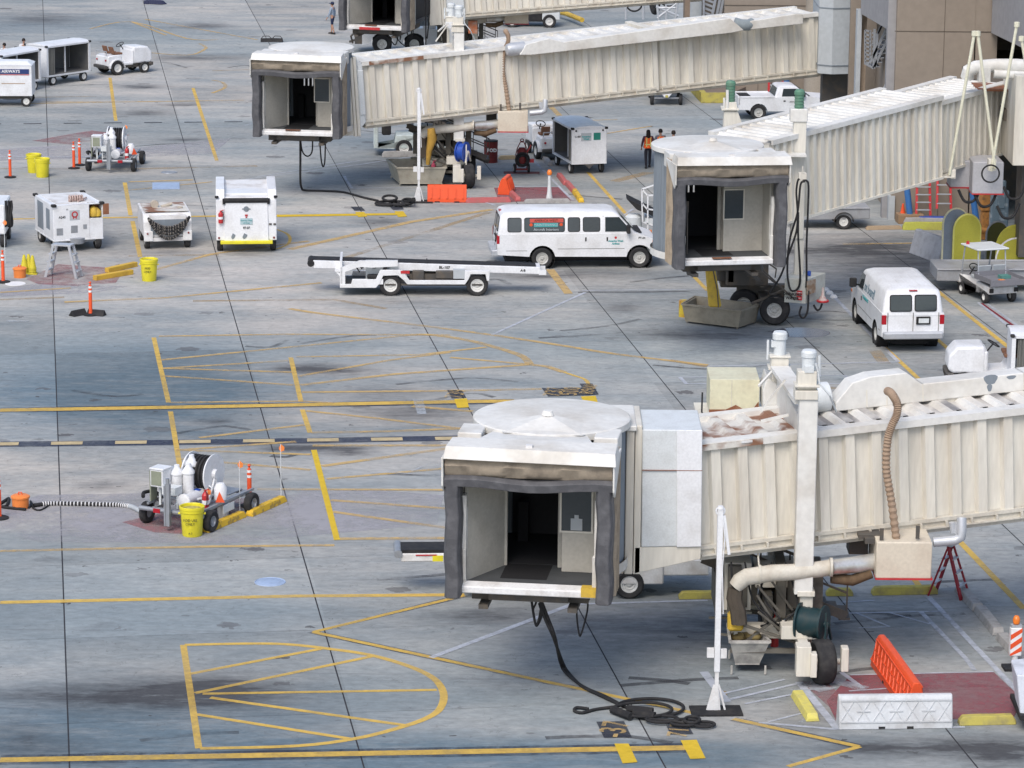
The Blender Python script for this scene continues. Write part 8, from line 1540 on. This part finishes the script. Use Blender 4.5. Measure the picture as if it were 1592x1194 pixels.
# ======================================================================= people
def skinmesh(name, nodes, edges, parent, m, lv=1):
    me = bpy.data.meshes.new(name); me.from_pydata([n[0] for n in nodes], edges, []); o = bpy.data.objects.new(name, me); COL.objects.link(o); o.parent = parent
    sk = o.modifiers.new('s', 'SKIN'); sk.use_smooth_shade = True
    for i, n in enumerate(nodes): r = n[1]; me.skin_vertices[0].data[i].radius = r if isinstance(r, tuple) else (r, r)
    me.skin_vertices[0].data[0].use_root = True
    s = o.modifiers.new('u', 'SUBSURF'); s.levels = s.render_levels = lv; me.materials.append(m); return o
SKIN = mat('skin', (.42, .24, .17), .55); NVY = mat('navy cloth', (.02, .03, .07), .8); HAIR = mat('dark hair', (.02, .014, .012), .6); JEAN = mat('black trousers', (.02, .02, .028), .8)
def person(label, px, py, rz, h, top, bottom, hair=HAIR, shorts=False, vest=None, long_hair=False, cap=None, stride=.18, sleeves=True):
    t = thing('person', label, 'person', G(px, py), rz); k = h/1.75
    P = lambda x, y, z: (x*k, y*k, z*k); st = stride
    lg = {}
    for s in (-1, 1):
        f_ = s*st; lg[s] = [P(s*.09, 0, .9), P(s*.1, f_*.45+.03, .5), P(s*.1, f_-.02, .09), P(s*.1, f_+.13, .04)]
    ar = {s: [P(s*.19, 0, 1.42), P(s*.25, -s*st*.4, 1.16), P(s*.27, -s*st*.8+.08, .93), P(s*.27, -s*st*.9+.12, .86)] for s in (-1, 1)}
    N = [(P(0, 0, .95), (.15*k, .11*k)), (P(0, 0, 1.15), (.125*k, .095*k)), (P(0, 0, 1.36), (.16*k, .105*k)), (P(0, 0, 1.49), .052*k), (P(0, .015, 1.56), .062*k), (P(0, .02, 1.63), (.078*k, .092*k)), (P(0, .01, 1.70), (.07*k, .08*k)), (P(0, .115, 1.61), .012*k)]
    E = [(0, 1), (1, 2), (2, 3), (3, 4), (4, 5), (5, 6), (5, 7)]
    for s in (-1, 1):
        b = len(N); N += [(ar[s][0], .055*k), (ar[s][1], .042*k), (ar[s][2], .028*k), (ar[s][3], (.035*k, .018*k))]; E += [(2, b), (b, b+1), (b+1, b+2), (b+2, b+3)]
        hb = b+3; c = V(ar[s][3])
        for j in range(4): a0 = c+V(((j-1.5)*.018*k, .01, -.045*k)); a1 = a0+V((0, .02*k, (-.04-.008*(j in (1, 2)))*k)); N += [(tuple(a0), .009*k), (tuple(a1), .007*k)]; E += [(hb, len(N)-2), (len(N)-2, len(N)-1)]
        a0 = c+V((-s*.035*k, .03*k, -.01)); N += [(tuple(a0), .01*k), (tuple(a0+V((0, .02*k, -.03*k))), .008*k)]; E += [(hb, len(N)-2), (len(N)-2, len(N)-1)]
        b = len(N); N += [(lg[s][0], .085*k), (lg[s][1], .058*k), (lg[s][2], .038*k), (lg[s][3], .038*k)]; E += [(0, b), (b, b+1), (b+1, b+2), (b+2, b+3)]
    skinmesh('body', N, E, t, SKIN)
    N = [(P(0, 0, 1.15), (.145*k, .115*k)), (P(0, 0, .98), (.16*k, .125*k)), (P(0, 0, 1.37), (.178*k, .12*k)), (P(0, 0, 1.465), .075*k)]; E = [(0, 1), (0, 2), (2, 3)]
    for s in (-1, 1):
        b = len(N); e = V(ar[s][1]); wr = V(ar[s][2]); N += [(ar[s][0], .07*k), (tuple(e), .056*k)]; E += [(2, b), (b, b+1)]
        if sleeves: N += [(tuple(wr), .04*k)]; E += [(b+1, b+2)]
    skinmesh('shirt', N, E, t, top)
    N = [(P(0, 0, .95), (.16*k, .12*k)), (P(0, 0, 1.03), (.15*k, .115*k))]; E = [(0, 1)]
    for s in (-1, 1):
        b = len(N); kn = V(lg[s][1]); N += [(lg[s][0], .1*k), (tuple(kn), .078*k)]; E += [(0, b), (b, b+1)]
        if not shorts: N += [(lg[s][2], .055*k)]; E += [(b+1, b+2)]
    skinmesh('trousers' if not shorts else 'shorts', N, E, t, bottom)
    for s in (-1, 1): c = V(lg[s][2]); q = MB(); q.loft([[(c.x-.045, c.y-.07, z), (c.x+.045, c.y-.07, z), (c.x+.05, c.y+.1, z), (c.x+.02, c.y+.2, z), (c.x-.02, c.y+.2, z), (c.x-.05, c.y+.1, z)] for z in (.005, .06)]+[[(c.x-.04, c.y-.05, .11), (c.x+.04, c.y-.05, .11), (c.x+.04, c.y+.03, .11), (c.x+.01, c.y+.06, .1), (c.x-.01, c.y+.06, .1), (c.x-.04, c.y+.03, .11)]]); q.build('shoe', BLACK, parent=t, bev=.01)
    q = MB(); zc = 1.655*k; q.lathe([(0, .115*k), (.06*k, .1*k), (.093*k, .04*k), (.098*k, -.02*k), (.09*k, -.05*k)], c=(0, 0, zc), n=16); 
    if long_hair: q.lathe([(.09*k, .02), (.105*k, -.1*k), (.1*k, -.28*k), (.03*k, -.38*k), (0, -.38*k)], c=(0, -.04*k, zc), n=14, a0=math.radians(180), a1=math.radians(360))
    q.build('hair', hair, parent=t, smooth=70)
    if cap: q = MB(); q.lathe([(0, .12*k), (.07*k, .1*k), (.1*k, .03*k), (.102*k, 0)], c=(0, 0, zc), n=16); q.prism([(-.08*k, .06*k), (.08*k, .06*k), (.05*k, .2*k), (-.05*k, .2*k)], 'z', zc, zc+.015); q.build('cap', cap, parent=t, smooth=60)
    for s in (-1, 1):
        q = MB(); q.lathe([(0, 0), (.012*k, .003), (0, .012)], c=P(s*.032, .108, 1.64), n=8, ax='y'); q.build('eye', BLACK, parent=t); q = MB(); q.lathe([(0, -.01), (.028*k, 0), (0, .01)], c=P(s*.083, .01, 1.62), n=8, ax='x'); q.build('ear', SKIN, parent=t)
    q = MB(); q.box(-.022*k, .022*k, .105*k, .112*k, 1.575*k, 1.583*k); q.build('mouth', DRED, parent=t)
    if vest:
        N = [(P(0, 0, 1.12), (.2*k, .17*k)), (P(0, 0, .97), (.21*k, .18*k)), (P(0, 0, 1.36), (.235*k, .17*k)), (P(0, 0, 1.46), (.16*k, .13*k))]; v = skinmesh('safety_vest', N, [(0, 1), (0, 2), (2, 3)], t, vest)
        q = MB(); q.box(-.15*k, .15*k, -.185*k, -.175*k, 1.08*k, 1.13*k)
        for s in (-1, 1): q.box(s*.09*k-.02, s*.09*k+.02, -.19*k, -.17*k, 1.0*k, 1.42*k)
        q.build('reflective_band', mat('reflective yellow', (.65, .6, .2), .4), parent=v)
VEST = mat('orange vest', (.85, .14, .03), .6)
person('man in grey blue top, navy shorts and dark cap walking near the top edge', 517, 53, 70, 1.78, mat('grey blue cloth', (.28, .34, .42), .8), NVY, shorts=True, cap=NVY, stride=.12)
person('long haired person in an orange safety vest walking away, beside the rounded cab', 1007, 261, 5, 1.62, mat('dark shirt', (.09, .04, .06), .8), JEAN, vest=VEST, long_hair=True)
person('person in orange and grey half hidden by the rounded cab', 1026, 262, 10, 1.68, mat('grey hood', (.16, .17, .2), .8), JEAN, vest=VEST, stride=.1)
person('person whose dark head shows above the rounded cab roof', 1046, 266, -5, 1.72, NVY, JEAN, stride=.1)
WSH = mat('white shirt', (.62, .63, .66), .7)
person('person in a white shirt standing behind the middle baggage cart', 38, 112, 200, 1.7, WSH, NVY, stride=.08)
person('person in a white shirt bending behind the carts at the left edge', 8, 118, 150, 1.65, WSH, NVY, stride=.1)
